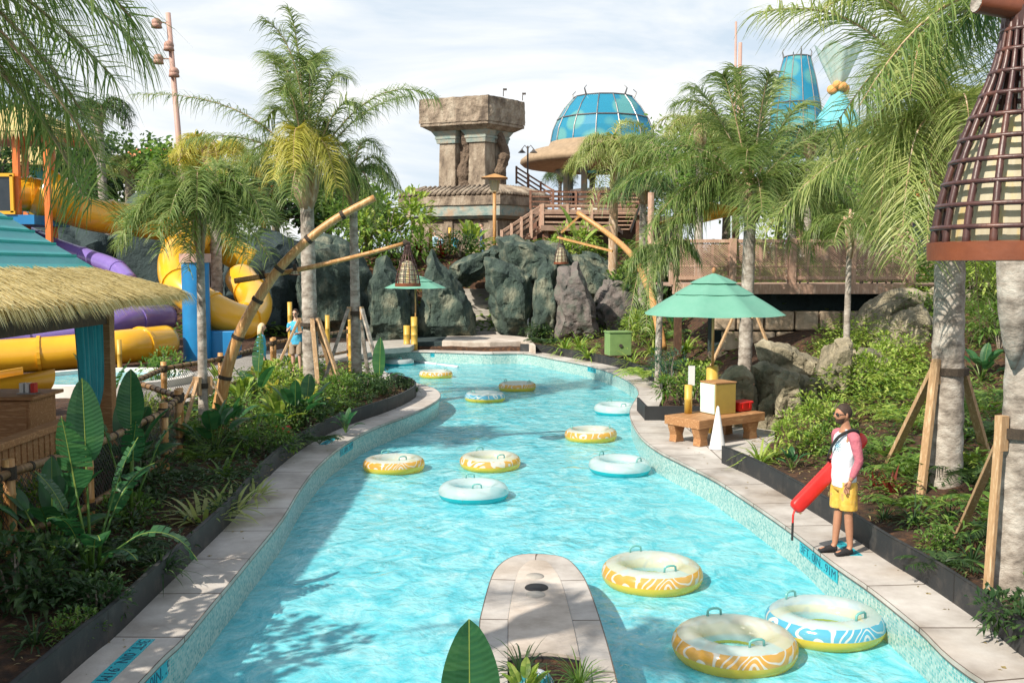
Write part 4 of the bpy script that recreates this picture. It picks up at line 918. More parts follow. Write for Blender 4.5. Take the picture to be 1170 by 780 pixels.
# ================================================================== THATCHED HUT
X0, YF, YB = -5.55, 9.2, 16.7; W_ = 5.0
hut = thing('thatched_hut', 'large thatched cabana with turquoise metal roof top and teal curtains', 'hut', (X0-W_/2, (YF+YB)/2, GZ)); ho = V((X0-W_/2, (YF+YB)/2, GZ))
ze = 3.38; zm = 3.68; zt = 5.05; hx, hy = W_/2, (YB-YF)/2
c4 = lambda a, b, z: [(-a,-b,z),(a,-b,z),(a,b,z),(-a,b,z)]
ins_ = 1.0
m = MB(); A_ = c4(hx-ins_, hy-ins_, zm-GZ+.10); m.add(A_+[(0,-hy+ins_+1.5,zt-GZ),(0,hy-ins_-1.5,zt-GZ)], [(0,1,4),(1,2,5,4),(2,3,5),(3,0,4,5),(3,2,1,0)])
m.build('metal_roof', MAT['teal_roof'], hut)
m = MB()   # standing seams run round the roof
for k in range(1, 7):
    f = k/7; a = hx-ins_; z = (zm-GZ+.10)*(1-f)+(zt-GZ)*f+.012; x = a*(1-f); y = (hy-ins_)*(1-f)+(hy-ins_-1.5)*f
    for p, q in (((x,-y,z),(x,y,z)),((x,y,z),(-x,y,z)),((x,-y,z),(-x,-y,z))): m.bar(p, q, .03, .035)
m.build('roof_seam', MAT['teal_roof'], hut)
m = MB(); A_ = c4(hx-.05, hy-.05, ze-GZ-.02); B_ = c4(hx-ins_-.1, hy-ins_-.1, zm-GZ+.07); m.add(A_+B_, [(i, (i+1) % 4, 4+(i+1) % 4, 4+i) for i in range(4)]+[(3,2,1,0)]); m.build('thatch_base', MAT['thatch'], hut)
m = MB(); rr = random.Random(11)
def straw_side(p0, p1, q0, q1, n):     # p: eave line, q: top line
    for k in range(n):
        f = rr.random(); v = rr.random()**.8; e = V(p0).lerp(V(p1), f); t = V(q0).lerp(V(q1), f)
        a = t.lerp(e, v*.97) + V((rr.uniform(-.03,.03), rr.uniform(-.03,.03), .015+rr.uniform(0,.05)))
        d = (e-t).normalized(); ln = rr.uniform(.25,.5); sw = (V(p1)-V(p0)).normalized()
        d = (d + sw*rr.uniform(-.22,.22) + V((0,0,-.12+rr.uniform(-.12,.1)))).normalized(); w = sw*rr.uniform(.006,.013)
        mid = a+d*ln*.6; end = mid + (d+V((0,0,-.55-.5*(v > .8)))).normalized()*ln*.45
        m.add([a-w, a+w, mid-w, mid+w, end], [(0,1,3,2),(2,3,4)])
E_ = c4(hx, hy, ze-GZ); Q_ = c4(hx-ins_-.12, hy-ins_-.12, zm-GZ+.1)
straw_side(E_[1], E_[2], Q_[1], Q_[2], 15000); straw_side(E_[2], E_[3], Q_[2], Q_[3], 3500); straw_side(E_[0], E_[1], Q_[0], Q_[1], 3500)
m.build('thatch', MAT['straw'], hut)
for (x, y) in ((hx-.95, hy-.8), (hx-.95, -hy+.8), (-hx+.95, hy-.8), (-hx+.95, -hy+.8)):
    m = MB(); m.box((x, y, (ze-GZ)/2), (.2, .2, ze-GZ)); m.build('post', MAT['wood'], hut, bev=.01)
m = MB()
for a, b in ((V((hx-.95,-hy+.6,0)), V((hx-.95,hy-.6,0))), (V((-hx+.9,hy-.8,0)), V((hx-.85,hy-.8,0)))): m.bar(a+V((0,0,2.42)), b+V((0,0,2.42)), .12, .2)
m.build('beam', MAT['wood_dark'], hut)
m = MB(); m.box((-.3, 0, .14), (W_-1.2, YB-YF-1.2, .24)); m.build('floor_deck', MAT['wood_dark'], hut)
def curtain(x, y, zt_, zb, w, tie, phase, nm='curtain'):
    m = MB(); n = 40; rows = 22; vs = []
    for j in range(rows):
        f = j/(rows-1); z = zt_+(zb-zt_)*f; k = 1-.72*math.exp(-((f-tie)/.13)**2) - .28*f*(f < tie) ; k = max(k, .26)
        for i in range(n):
            u = i/(n-1)-.5; vs.append((x+.05*sin(u*42+phase)*(1.1-.3*f)+.02*sin(u*95), y+u*w*k+.06*sin(f*3), z))
    m.add(vs, [(j*n+i, j*n+i+1, (j+1)*n+i+1, (j+1)*n+i) for j in range(rows-1) for i in range(n-1)])
    o = m.build(nm, MAT['teal_cloth'], hut, smooth=True); s_ = o.modifiers.new('s', 'SOLIDIFY'); s_.thickness = .008
curtain(hx-1.0, hy-1.35, ze-GZ-.2, .35, .8, .78, 0); curtain(hx-1.35, hy-.75, ze-GZ-.2, .35, .5, .8, 2)
curtain(hx-1.0, -hy+1.3, ze-GZ-.2, .35, .8, .78, 1)
# wooden counter
a = at(64, 447, 14.3); cx_ = a.x-.75
T = thing('wooden_counter', 'stained wooden counter cabinet standing under the hut', 'counter', (cx_, 14.1, GZ+.26)); ch = a.z-GZ-.26
m = MB(); m.box((0,0,ch/2-.03), (1.3, .8, ch-.06)); m.build('cabinet', MAT['wood'], T, bev=.01)
m = MB(); m.box((0,0,ch-.02), (1.48, .96, .05)); m.build('countertop', MAT['wood'], T, bev=.01)
for k in (-1, 0, 1): m = MB(); m.box((k*.42, -.405, ch/2), (.38, .02, ch*.78)); m.build('panel', MAT['wood'], T, bev=.006)
T = thing('napkin_holder', 'small holder with white and red packets on the counter corner', 'holder', (cx_+.5, 14.0, GZ+.26+ch+.005))
m = MB(); m.box((0,0,.01), (.26,.16,.02)); m.build('tray', MAT['metal'], T)
for k, c_ in enumerate(('white','white','red')): m = MB(); m.box((-.08+.08*k, 0, .085), (.055,.11,.14)); m.build('packet', MAT[c_], T, bev=.004)
# low picket fence along the hut
T = thing('picket_fence', 'orange brown wooden picket fence with a broad handrail in front of the hut', 'fence', (-6.0, 11.6, GZ))
ya, yb_ = -3.5, 2.2; zr = 1.72-GZ
m = MB(); m.bar((0,ya,zr), (0,yb_,zr), .2, .09); m.build('handrail', MAT['wood'], T, bev=.01)
m = MB(); m.bar((0,ya,.25), (0,yb_,.25), .08, .09); m.bar((0,ya,zr-.2), (0,yb_,zr-.2), .06, .09); m.build('rail', MAT['wood'], T)
m = MB(); y = ya
while y < yb_: m.box((.04, y, (zr+.1)/2), (.025, .11, zr-.15)); y += .15
m.build('pickets', MAT['wood'], T)

# ================================================================== BAMBOO FENCES, ARCH, LANTERNS
def bam(mb, a, b, r, seg=.35, bend=None, n=10, r1=None):
    a, b = V(a), V(b); l = (b-a).length; k = max(2, int(l/seg)); pts = []; rr = []; r1 = r1 or r
    c = (a+b)/2 if bend is None else V(bend)
    for i in range(k+1):
        t = i/k; p = a*(1-t)**2+c*2*t*(1-t)+b*t*t; d = ((c-a)*(1-t)+(b-c)*t).normalized(); R_ = r*(1-t)+r1*t
        if 0 < i < k: pts += [p-d*.015, p, p+d*.015]; rr += [R_, R_*1.12, R_]
        else: pts.append(p); rr.append(R_)
    mb.tube(pts, rr, n)
def lash(mb, c, d, r, w=.05):
    d = V(d).normalized(); mb.tube([V(c)-d*w, V(c)+d*w], r, 12)
def bamboo_fence(pts, label, post_h=1.15, low=.28, net='net', grp='bamboo fences along the planting', rail_z=1.0, mt='bamboo_dark', pr=.065, rr_=.05):
    o = V(pts[0]); T = thing('bamboo_fence', label, 'fence', o, 0, grp); q = [V(p)-o for p in pts]; lm = MB()
    for p in q:
        m = MB(); bam(m, p+V((0,0,-.4)), p+V((0,0,post_h)), pr); m.build('post', MAT['bamboo'], T, smooth=True); lash(lm, p+V((0,0,rail_z)), UP, pr*1.25, .07); lash(lm, p+V((0,0,low)), UP, pr*1.2, .05)
    for a, b in zip(q[:-1], q[1:]):
        for z in (rail_z, low): m = MB(); bam(m, a+V((0,0,z)), b+V((0,0,z)), rr_); m.build('rail', MAT[mt], T, smooth=True)
        l = (b-a).length; n = int(l/.3)
        for k in range(1, n): lash(lm, a.lerp(b, k/n)+V((0,0,rail_z)), b-a, rr_*1.15, .02)
        m = MB(); m.add([a+V((0,0,low)), b+V((0,0,low)), b+V((0,0,rail_z)), a+V((0,0,rail_z))], [(0,1,2,3)], [(0,0),(l,0),(l,rail_z-low),(0,rail_z-low)]); m.build('netting', MAT[net], T)
    lm.build('lashing_rope', MAT['rope'], T)
def fp(px, py, z=GZ+1.0): p = P(px, py, z); return V((p.x, p.y, GZ))
bamboo_fence([fp(-50,572), fp(10,540), fp(100,512), fp(187,471), fp(203,455)], 'lashed bamboo fence with black netting running toward the hut corner')
bamboo_fence([fp(205,453), fp(153,436), fp(187,421), fp(252,410), fp(311,392)], 'bamboo fence with netting turning past the slim white palm')
bamboo_fence([fp(313,391), fp(356,384), fp(398,378)], 'far bamboo fence in front of the guests in aqua shirts')
for px, py, h, lb in ((331,345,0,'leaning golden bamboo stake behind the standing guest'),(374,360,0,'golden bamboo stake between the two braced palms'),(400,352,0,'golden bamboo stake hard by the thinner braced palm'),(136,388,0,'bamboo stake near the blue splash pool'),(122,388,0,'bamboo stake nearest the hut thatch')):
    p = at(px, py, 30); m = MB(); bam(m, (p.x, 30, .3), p, .07); m.build('bamboo_stake', MAT['bamboo_gold'], None, smooth=True, label=lb, category='bamboo stake', group='upright bamboo stakes')
for px, lb in ((476+16,'pale bamboo post by the red leaved plants under the tower'),(514,'pale bamboo post beside the guest in bright aqua'),(442,'pale bamboo post at the cliff edge near the palm'),(424,'pale bamboo post farthest from the tower')):
    p = at(px, 260, 55); m = MB(); bam(m, (p.x, 55, 4.2), (p.x, 55, p.z), .09); m.build('bamboo_stake', MAT['bamboo_gold'], None, smooth=True, label=lb, category='bamboo stake', group='upright bamboo stakes')

def lantern(origin, r, h, label, bars=14, rings=9, detail=True, hang=.5, grp='woven basket lanterns', th=.05):
    """origin: centre of the bottom rim; flared bottle shape"""
    T = thing('basket_lantern', label, 'lantern', origin, 0, grp)
    prof = lambda f: r*(.13 + .90*(1-f)**1.15*(1-.38*f) if f < .995 else .13)
    def rad_(f):
        k = [(0,1.0),(.12,.97),(.25,.90),(.4,.77),(.55,.60),(.68,.43),(.8,.30),(.9,.23),(1.0,.21)]
        for (a, b), (c, d) in zip(k[:-1], k[1:]):
            if f <= c: return r*(b+(d-b)*(f-a)/(c-a))
        return r*.21
    fr = MB(); N_ = 14
    for k in range(bars):
        a = 2*pi*(k+.5)/bars; fr.tube([(rad_(j/N_)*cos(a), rad_(j/N_)*sin(a), h*j/N_) for j in range(N_+1)], [r*th*(1-.35*j/N_) for j in range(N_+1)], 6)
    for k in range(1, rings+1):
        f = .02+.92*k/rings if k < rings else .93; q = rad_(f)*1.03; n = 32
        fr.tube([(q*cos(2*pi*j/n), q*sin(2*pi*j/n), h*f) for j in range(n+1)], r*th*.72, 6, cap=False)
    fr.build('frame', MAT['lantern_frame'], T, smooth=True)
    m = MB(); m.lathe([(r*.93,-.02*h),(r*1.06,-.025*h),(r*1.07,.05*h),(r*.95,.055*h),(r*.93,-.02*h)], 40); m.build('rim', MAT['lantern_rim'], T, smooth='auto')
    m = MB(); m.lathe([(r*.84,.02*h),(r*.82,.14*h),(r*.74,.28*h),(r*.60,.42*h),(r*.40,.56*h),(r*.01,.60*h)], 32); m.build('lamp_shade', MAT['lantern_shade'], T, smooth=True)
    m = MB(); m.tube([(0,0,h*.93),(0,0,h*1.02),(0,0,h*1.04)], [r*.24, r*.26, r*.12], 12); m.tube([(0,0,h),(0,0,h+hang)], r*.04, 6); m.build('hanger', MAT['lantern_frame'], T)
    return T
# arch: bent bamboo over the path
Ya = 19.0
arch = [at(243,500,Ya), at(252,455,Ya), at(266,400,Ya), at(290,350,Ya), at(325,300,Ya), at(375,256,Ya), at(428,226,Ya)]; arch[0].z = .3
T = thing('bamboo_arch', 'thick orange bamboo pole bent in an arc over the planting with dark lashings', 'bamboo arch', arch[0]); o = arch[0]
q = catmull([p-o for p in arch], 7); n = len(q); MB().tube(q, [.135-.07*i/n for i in range(n)], 14).build('pole', MAT['bamboo'], T, smooth=True)
m = MB()
for i in (4, 10, 16, 22, 27, 32, 37): i = min(i, n-2); d = q[i+1]-q[i-1]; lash(m, q[i], d, .15-.07*i/n, .035)
m.build('lashing_rope', MAT['rope'], T)
a, b = at(268,321,19.15), at(466,277,19.3)
T = thing('bamboo_boom', 'thin bamboo cane lashed level across the bent pole carrying two lanterns', 'bamboo cane', a)
m = MB(); bam(m, (0,0,0), b-a, .055, bend=(b-a)/2-V((0,0,.12)), r1=.04); m.build('pole', MAT['bamboo'], T, smooth=True)
m = MB(); lash(m, (b-a)*.16, b-a, .085, .05); lash(m, (b-a)*.35, b-a, .075, .03); lash(m, (b-a)*.985, b-a, .07, .04); m.build('lashing_rope', MAT['rope'], T)
c_ = at(466, 326, 19.3); lantern(c_, .235, at(466, 278, 19.3).z-c_.z, 'dark basket lantern hanging in front of the small green umbrella', 12, 8, hang=.02)
c_ = at(337, 314, 19.2); lantern(c_, .10, .17, 'small pinkish basket lantern hanging near the thick palm trunk', 8, 4, hang=.13)
# far lantern arch
Y2 = 38
T = thing('bamboo_arch', 'bent bamboo pole rising from the planting behind the umbrella toward the timber landing', 'bamboo arch', at(757,392,31)); o = at(757,392,31)
q = catmull([p-o for p in (at(757,398,31), at(750,360,32), at(738,322,34), at(722,292,36), at(696,268,38), at(660,243,39))], 6); n = len(q)
MB().tube(q, [.15-.06*i/n for i in range(n)], 10).build('pole', MAT['bamboo'], T, smooth=True)
MB().bar(at(662,247,38.9)-o, at(641,266,38.9)-o, .08).build('hook', MAT['bamboo'], T)
MB().bar(at(637,271,38.6)-o, at(700,287,37)-o, .08).build('brace', MAT['bamboo'], T)
c_ = at(641, 301, 38.9); lantern(c_, .27, 1.05, 'pale basket lantern hanging before the dark green rocks', 10, 7, hang=.2)
# big lantern near the bridge
c_ = at(1158, 291, 3.95); lantern(c_, .30, .93, 'large dark red cane basket lantern with cream lining hanging close to the viewer', 18, 10, hang=.12, th=.052)
a, b = at(1116, 3, 3.9), at(1290, 30, 4.0)
T = thing('lantern_pole', 'varnished bamboo pole end with a pale cut face above the large lantern', 'bamboo pole', a)
d = (b-a); MB().tube([V((0,0,0)), d*.3, d], [.04, .043, .046], 16).build('pole', MAT['lantern_rim'], T, smooth='auto')
dn_ = d.normalized(); MB().tube([-dn_*.004, -dn_*.001], .036, 16).build('cut_end', MAT['bark_grey'], T)
c_ = at(1158, 291, 3.95)
# ---- small far umbrella with bamboo stand
def umbrella(base, R_, h_pole, h_rim, rise, label, tiers=2, mt_pole='bamboo', sides=8, rot=.2, mast_r=.03):
    T = thing('umbrella', label, 'umbrella', base, 0, 'green umbrellas by the pool'); n = sides
    def tier(r0, r1, z0, z1, nm, sag=.05):
        m = MB(); vs = []; rows = 7; sub = 6; N_ = n*sub
        for j in range(rows+1):
            f = j/rows; r = r0+(r1-r0)*f; z = z0+(z1-z0)*f + .05*sin(pi*f)*(z0-z1)
            for k in range(N_):
                a = rot+2*pi*k/N_; u = (k % sub)/sub; chord = cos(pi/n)/cos(pi*(2*u-1)/n)
                s_ = sag*sin(pi*u)*f
                vs.append((r*chord*cos(a), r*chord*sin(a), z-s_*(1 if f < .98 else .35)))
        m.add(vs, [(j*N_+k, j*N_+(k+1) % N_, (j+1)*N_+(k+1) % N_, (j+1)*N_+k) for j in range(rows) for k in range(N_)])
        o = m.build(nm, MAT['umbrella'], T, smooth='auto')
    zt_ = h_rim+rise
    tier(.25*R_, R_, zt_-rise*.22, h_rim, 'canopy'); tier(.12*R_, .56*R_, zt_-rise*.06, zt_-rise*.52+.03, 'vent', .02); tier(.01, .34*R_, zt_+.05*rise, zt_-rise*.24+.03, 'vent', .015)
    MB().tube([(0,0,h_pole),(0,0,zt_+.02)], mast_r, 10).build('pole', MAT[mt_pole], T, smooth=True)
    m = MB(); m.ball((0,0,zt_+.09), (.04,.04,.07)); m.build('finial', MAT['wood'], T, smooth=True)
    for k in range(n): a = rot+2*pi*k/n; MB().bar((0,0,zt_-.05), (R_*.97*cos(a), R_*.97*sin(a), h_rim-.02), .018).build('rib', MAT['wood'], T)
    return T
b_ = P(470, 400, CZ); hr_ = at(475, 329, b_.y).z-CZ
umbrella(V((b_.x+.15, b_.y+.3, CZ)), 1.25, 0, hr_, .5, 'small green umbrella standing by the dark rocks at the far end of the pool')
for dx, h, lb in ((-.18,1.0,'shorter golden bamboo stump at the foot of the far umbrella'),(.12,1.35,'taller golden bamboo stump at the foot of the far umbrella')):
    m = MB(); bam(m, (b_.x+dx, b_.y, CZ-.1), (b_.x+dx, b_.y, CZ+h), .13); m.build('bamboo_stump', MAT['bamboo_gold'], None, smooth=True, label=lb, category='bamboo stump')
p = P(494, 392, CZ); m = MB(); m.box((0,0,.36), (.62,.5,.62)); m.box((0,0,.69), (.68,.56,.05)); m.build('brown_box', MAT['wood_pine'], None, bev=.015, loc=(p.x, p.y+1.3, CZ+.27), label='light brown box standing on the dark step by the small umbrella', category='box')
# floating lane line
a, b = P(474, 413, .03), P(523, 419, .03); m = MB(); m.tube([(0,0,0), (b-a)*.52], .05, 8); m.build('lane_float', MAT['white'], None, smooth=True, loc=a, label='white floating bar nearest the small umbrella at the far wall', category='float', group='white floating bars')
m = MB(); m.tube([(0,0,0), (b-a)*.45], .05, 8); m.build('lane_float', MAT['white'], None, smooth=True, loc=a+(b-a)*.55, label='white floating bar on the open water side of the pair', category='float', group='white floating bars')
# ---- lifeguard station by the pool: bench, boxes, umbrella
pc0 = P(797, 511, CZ); pR = P(868, 500, CZ); pL = P(770, 492, CZ)
ex = (pR-pc0); ex.z = 0; ang = atan2(ex.y, ex.x)
BL = 1.88
B_ = thing('wooden_bench', 'low solid wooden bench on the paving under the green umbrella', 'bench', pc0, ang)
m = MB(); m.box((BL/2, .42, .42), (BL, .9, .17)); m.build('seat', MAT['wood'], B_, bev=.012)
for x in (.17, BL-.3):
    pr = [(-.1,0),(.13,0),(.10,.14),(.17,.33),(-.15,.33),(-.08,.14)]
    for y in (.10, .72):
        m = MB(); m.add([(x+a, y-.09, z) for a, z in pr]+[(x+a, y+.09, z) for a, z in pr], [tuple(range(6))[::-1], tuple(range(6, 12))]+[(i, (i+1) % 6, 6+(i+1) % 6, 6+i) for i in range(6)])
        m.build('leg', MAT['wood'], B_, bev=.01)
Rb = M4.Rotation(ang, 3, 'Z'); top = CZ+.505
def onb(x, y, z=0): v = Rb @ V((x, y, 0)); return V((pc0.x+v.x, pc0.y+v.y, top+z))
T = thing('equipment_box', 'tan cabinet with a pale mint front standing on the wooden bench', 'cabinet', onb(1.06, .46), ang-.15)
m = MB(); m.box((0,0,.30), (.5,.46,.6)); m.build('cabinet', MAT['olive'], T, bev=.012)
m = MB(); m.box((-.262,0,.30), (.03,.43,.57)); m.build('front_panel', MAT['mint'], T, bev=.006)
m = MB(); m.box((0,0,.612), (.52,.48,.025)); m.build('lid', MAT['wood'], T, bev=.005)
for (x, y, h, r, lb) in ((.52,.74,.56,.075,'shorter golden bamboo stump beside the mint front cabinet'), (1.48,1.0,1.0,.12,'tall golden bamboo stump holding the umbrella pole')):
    q0 = onb(x, y); m = MB(); z0 = top+.004 if y < .85 else CZ
    if y > .85: bam(m, (q0.x, q0.y, z0), (q0.x, q0.y, top+.85), r, n=16)
    else: bam(m, (q0.x, q0.y, z0), (q0.x, q0.y, top+h), r, n=14)
    m.build('bamboo_stump', MAT['bamboo_gold'], None, smooth=True, label=lb, category='bamboo stump')
u0 = onb(1.48, 1.0); hb = at(817, 362, u0.y).z
umbrella(V((u0.x, u0.y, CZ)), 1.45, .9, hb-CZ+.06, .78, 'large green market umbrella with two vent tiers over the wooden bench', mast_r=.03, rot=.32)
T = thing('rescue_bag', 'red hard case bag lying at the end of the wooden bench', 'bag', onb(1.62, .36), ang)
m = MB(); m.box((0,0,.10), (.40,.26,.19)); m.build('body', MAT['red'], T, bev=.04)
m = MB(); m.box((0,0,.175), (.43,.29,.05)); m.build('lid', MAT['red'], T, bev=.02)
for k in (-.1, .1): m = MB(); m.box((k,-.145,.12), (.05,.015,.10)); m.build('clasp', MAT['red'], T)
p = P(819, 512, CZ); T = thing('marker_cone', 'tall slender white cone standing on the paving beside the bench', 'cone', (p.x, p.y-.05, CZ))
m = MB(); m.lathe([(.155,.003),(.158,.02),(.15,.03),(.145,.04),(.022,.78),(.004,.80)], 32); m.build('shell', MAT['white'], T, smooth='auto')
p = at(790, 440, 20.2); T = thing('sign_board', 'small blank white board standing in the planting behind the black planter', 'sign', (p.x, 20.2, GZ))
m = MB(); m.box((0,0,(at(790,429,20.2).z-GZ)), (.13,.03,.40)); m.build('board', MAT['white'], T); MB().tube([(0,.02,-.2),(0,.02,1.1)], .015, 6).build('stake', MAT['metal'], T)
c_ = at(706, 396, 34); c_.z = at(706,404,34).z; T = thing('utility_box', 'green metal utility box among the plants at the far bend', 'utility box', c_, rad(12))
m = MB(); m.box((0,0,.35), (.78,.6,.78)); m.build('body', MAT['green_box'], T, bev=.015); m = MB(); m.box((0,0,.755), (.84,.66,.05)); m.build('lid', MAT['green_box'], T, bev=.01)
m = MB(); m.tube([(0,-.30,.3),(0,-.335,.3)], .06, 12); m.build('lock', MAT['metal_dark'], T)
# ================================================================== PLANTS
def strip(mb, p, d, length, w, droop=.3, n=4, wv=None, prof=(.5,1,.9,.55,.03), fold=0):
    p = V(p); d = V(d).normalized(); wv = wv or d.cross(UP); wv = V(wv)
    if wv.length < .05: wv = V((1,0,0))
    wv.normalize(); vs = []; st = length/n
    for i in range(n+1):
        f = prof[min(int(i*(len(prof)-1)/n+.001), len(prof)-1)]*w/2; vs += [p - wv*f, p + wv*f]
        p = p + d*st; d = (d + V((0,0,-droop))).normalized()
    mb.add(vs, [(2*i, 2*i+1, 2*i+3, 2*i+2) for i in range(n)])
def frond(mb, a, c, b, rnd, n=46, ll=.55, w=.03, droop=.35, start=.14, plum=.5, rach=.022, seg=3):
    if seg == 3: n = int(n*1.35); ll *= 1.22; w *= 1.0; droop *= 1.6
    a, b, c = V(a), V(b), V(c); pts = bez(a, c, b, 14); L_ = sum((pts[i+1]-pts[i]).length for i in range(13))
    mb.mi = 1; mb.tube(pts, [rach*(1.3-1.15*i/13) for i in range(14)], 5); mb.mi = 0
    for i in range(n):
        t = start+(1-start)*(i+rnd.random()*.5)/n; t = min(t, .995)
        p = a*(1-t)**2+c*2*t*(1-t)+b*t*t; T = ((c-a)*(1-t)+(b-c)*t).normalized(); S = T.cross(UP)
        if S.length < .1: S = V((1,0,0))
        S.normalize(); U = S.cross(T); l0 = ll*(.35+.75*sin(pi*min(1, .12+.83*t))**.7)
        for s in (-1, 1):
            d = (S*s*rnd.uniform(.55, 1.0) + T*rnd.uniform(.35,.75) + U*rnd.uniform(-.3, plum)).normalized(); l = l0*rnd.uniform(.8,1.15)
            st = l/seg; q = p.copy(); wv = T*.8+U*.3; wv = (wv - d*wv.dot(d)).normalized(); vs = []
            for k in range(seg+1):
                f = w/2*(1-.28*k if k < seg else .1); vs += [q-wv*f, q+wv*f]; q = q + d*st; d = (d+V((0,0,-droop*rnd.uniform(.7,1.3)))).normalized()
            mb.add(vs, [(2*k, 2*k+1, 2*k+3, 2*k+2) for k in range(seg)])
def palm_trunk(base, top, r0, r1, rings=True, mt='bark_grey', bend=None):
    mb = MB(); a, b = V(base), V(top); n = max(12, int((b-a).length/.16)); c = (a+b)/2 if bend is None else bend; pts = []; rr = []
    for i in range(n+1):
        t = i/n; pts.append(a*(1-t)**2+c*2*t*(1-t)+b*t*t); r = r0+(r1-r0)*t; r *= 1+.25*max(0, .06-t)/.06; rr.append(r*(1+(.035 if i % 2 else -.02))*(1+.05*NZ.noise(V((i*.37, a.x, 0)))))
    mb.tube(pts, rr, 16); return mb
def palm(base, crown, fr, label, r0=.2, r1=.15, seed=1, kind='palm_tree', trunk='bark_grey', boot=True, leafmats=('palm', 'boot'), rand=10, L_=2.6, ll=.55, w=.03, n=46, droop=.35, hang=.3, bend=None, cat='palm tree', group=None, yellow=(), bootr=1.5, plum=.5, up=1.0):
    base, crown = V(base), V(crown); rnd = random.Random(seed); T = thing(kind, label, cat, base, 0, group); c = crown-base
    palm_trunk((0,0,-.3), c, r0, r1, bend=(bend-base) if bend is not None else None).build('trunk', MAT[trunk], T, smooth=True)
    if boot:
        m = MB()
        for k in range(7):
            a = 2.4*k; h = .55+.12*(k % 3); d = V((cos(a), sin(a), 0)); p0 = c+V((0,0,-.55-.1*(k % 3)))+d*r1*.8
            m.tube([p0, p0+V((0,0,.25))+d*r1*.45, p0+V((0,0,h))+d*r1*.9, p0+V((0,0,h+.3))+d*r1*1.9], [r1*.35, r1*.65, r1*.42, .02], 7)
        m.tube([c+V((0,0,-.75)), c+V((0,0,-.4)), c+V((0,0,.1)), c+V((0,0,.5))], [r1*1.02, r1*bootr, r1*1.2, r1*.4], 12)
        m.build('leaf_bases', MAT['boot'], T, smooth=True)
    m = MB()
    for k, f in enumerate(fr):
        if k in yellow: continue
        frond(m, c, f[0]-base, f[1]-base, rnd, n=n, ll=ll*(f[2] if len(f) > 2 else 1), w=w, droop=droop, plum=plum)
    for k in range(rand):
        az = 2.399*k+rnd.uniform(-.3,.3); e = rnd.uniform(.15, 1.15)*up; l = L_*rnd.uniform(.8,1.1); h = V((cos(az), sin(az), 0))
        mid = c + h*l*.5*cos(e*.6) + V((0,0,l*.55*sin(e)+.2)); end = c + h*l*(.98-.2*e) + V((0,0,l*(.55*sin(e)-hang)*1.0-.25*l))
        frond(m, c, mid, end, rnd, n=n, ll=ll, w=w, droop=droop, plum=plum)
    m.build('crown', [MAT[leafmats[0]], MAT[leafmats[1]]], T)
    if yellow:
        m = MB()
        for k in yellow: f = fr[k]; frond(m, c, f[0]-base, f[1]-base, rnd, n=int(n*1.3), ll=ll*1.2, w=w, droop=droop*1.5, plum=plum)
        o = m.build('old_fronds', [MAT['palm_yellow'], MAT['boot']], T); o['label'] = 'yellowing hanging fronds'
    return T
def F_(ctrl, end, Y, dy=0, sc=1): return (at(ctrl[0], ctrl[1], Y+dy*.5), at(end[0], end[1], Y+dy), sc)
def braces(base, h, spread, angs, label, grp='timber braces holding up the palms', r=.05, rt=.2, mt='wood_pine'):
    T = thing('palm_brace', label, 'tree brace', base, 0, grp); m = MB(); m.tube([(0,0,h-.05),(0,0,h+.05)], rt*1.12, 16); m.build('strap', MAT['rope'], T)
    for a in angs:
        if isinstance(a, tuple): a, spread = rad(a[0]), a[1]
        d = V((cos(a), sin(a), 0)); m = MB(); m.bar(d*spread+V((0,0,-.15)), d*(rt+.05)+V((0,0,h+.12)), r*1.7, r); m.build('stake', MAT[mt], T, bev=.006)
        m = MB(); m.box(d*(rt+.03)+V((0,0,h)), (.09,.09,.34), rz=a); m.build('block', MAT['wood_pine'], T)
# trees beyond, dark masses
def tree(x, y, h, r, label, mt='leaf_dark', seed=1, n=2600, ll=.42, lw=.26, group='trees beyond the park', trunk=.3):
    rnd = random.Random(seed); z0 = hterrain(x, y); T = thing('tree', label, 'tree', (x, y, z0), 0, group); m = MB()
    m.tube([(0,0,-.5),(0,0,h*.35),(rnd.uniform(-.3,.3),0,h*.7)], [trunk, trunk*.75, trunk*.3], 8)
    cs = []
    for k in range(16):
        a = rnd.uniform(0, 2*pi); q = r*rnd.random()**.6*.75; zz = h*rnd.uniform(.38,.92); c = V((cos(a)*q*(1.15-.5*zz/h), sin(a)*q, zz)); cs.append((c, r*rnd.uniform(.25,.42))); m.tube([(0,0,h*.3), c*.5+V((0,0,h*.2)), c], [trunk*.4, trunk*.22, .03], 5)
    m.build('trunk', MAT['bark'], T, smooth=True); m = MB()
    for k in range(n):
        c, cr_ = cs[k % 16]; d = V((rnd.gauss(0,1), rnd.gauss(0,1), rnd.gauss(.15,.8))).normalized(); p = c+d*cr_*rnd.uniform(.4,1.08); o = V((rnd.gauss(0,1), rnd.gauss(0,1), rnd.gauss(0,.6))).normalized(); s = o.orthogonal().normalized(); l = ll*rnd.uniform(.5,1.1); w = lw*rnd.uniform(.6,1)
        m.add([p, p+o*l*.5-s*w/2, p+o*l, p+o*l*.5+s*w/2], [(0,1,2,3)])
    m.build('crown', MAT[mt], T); return T
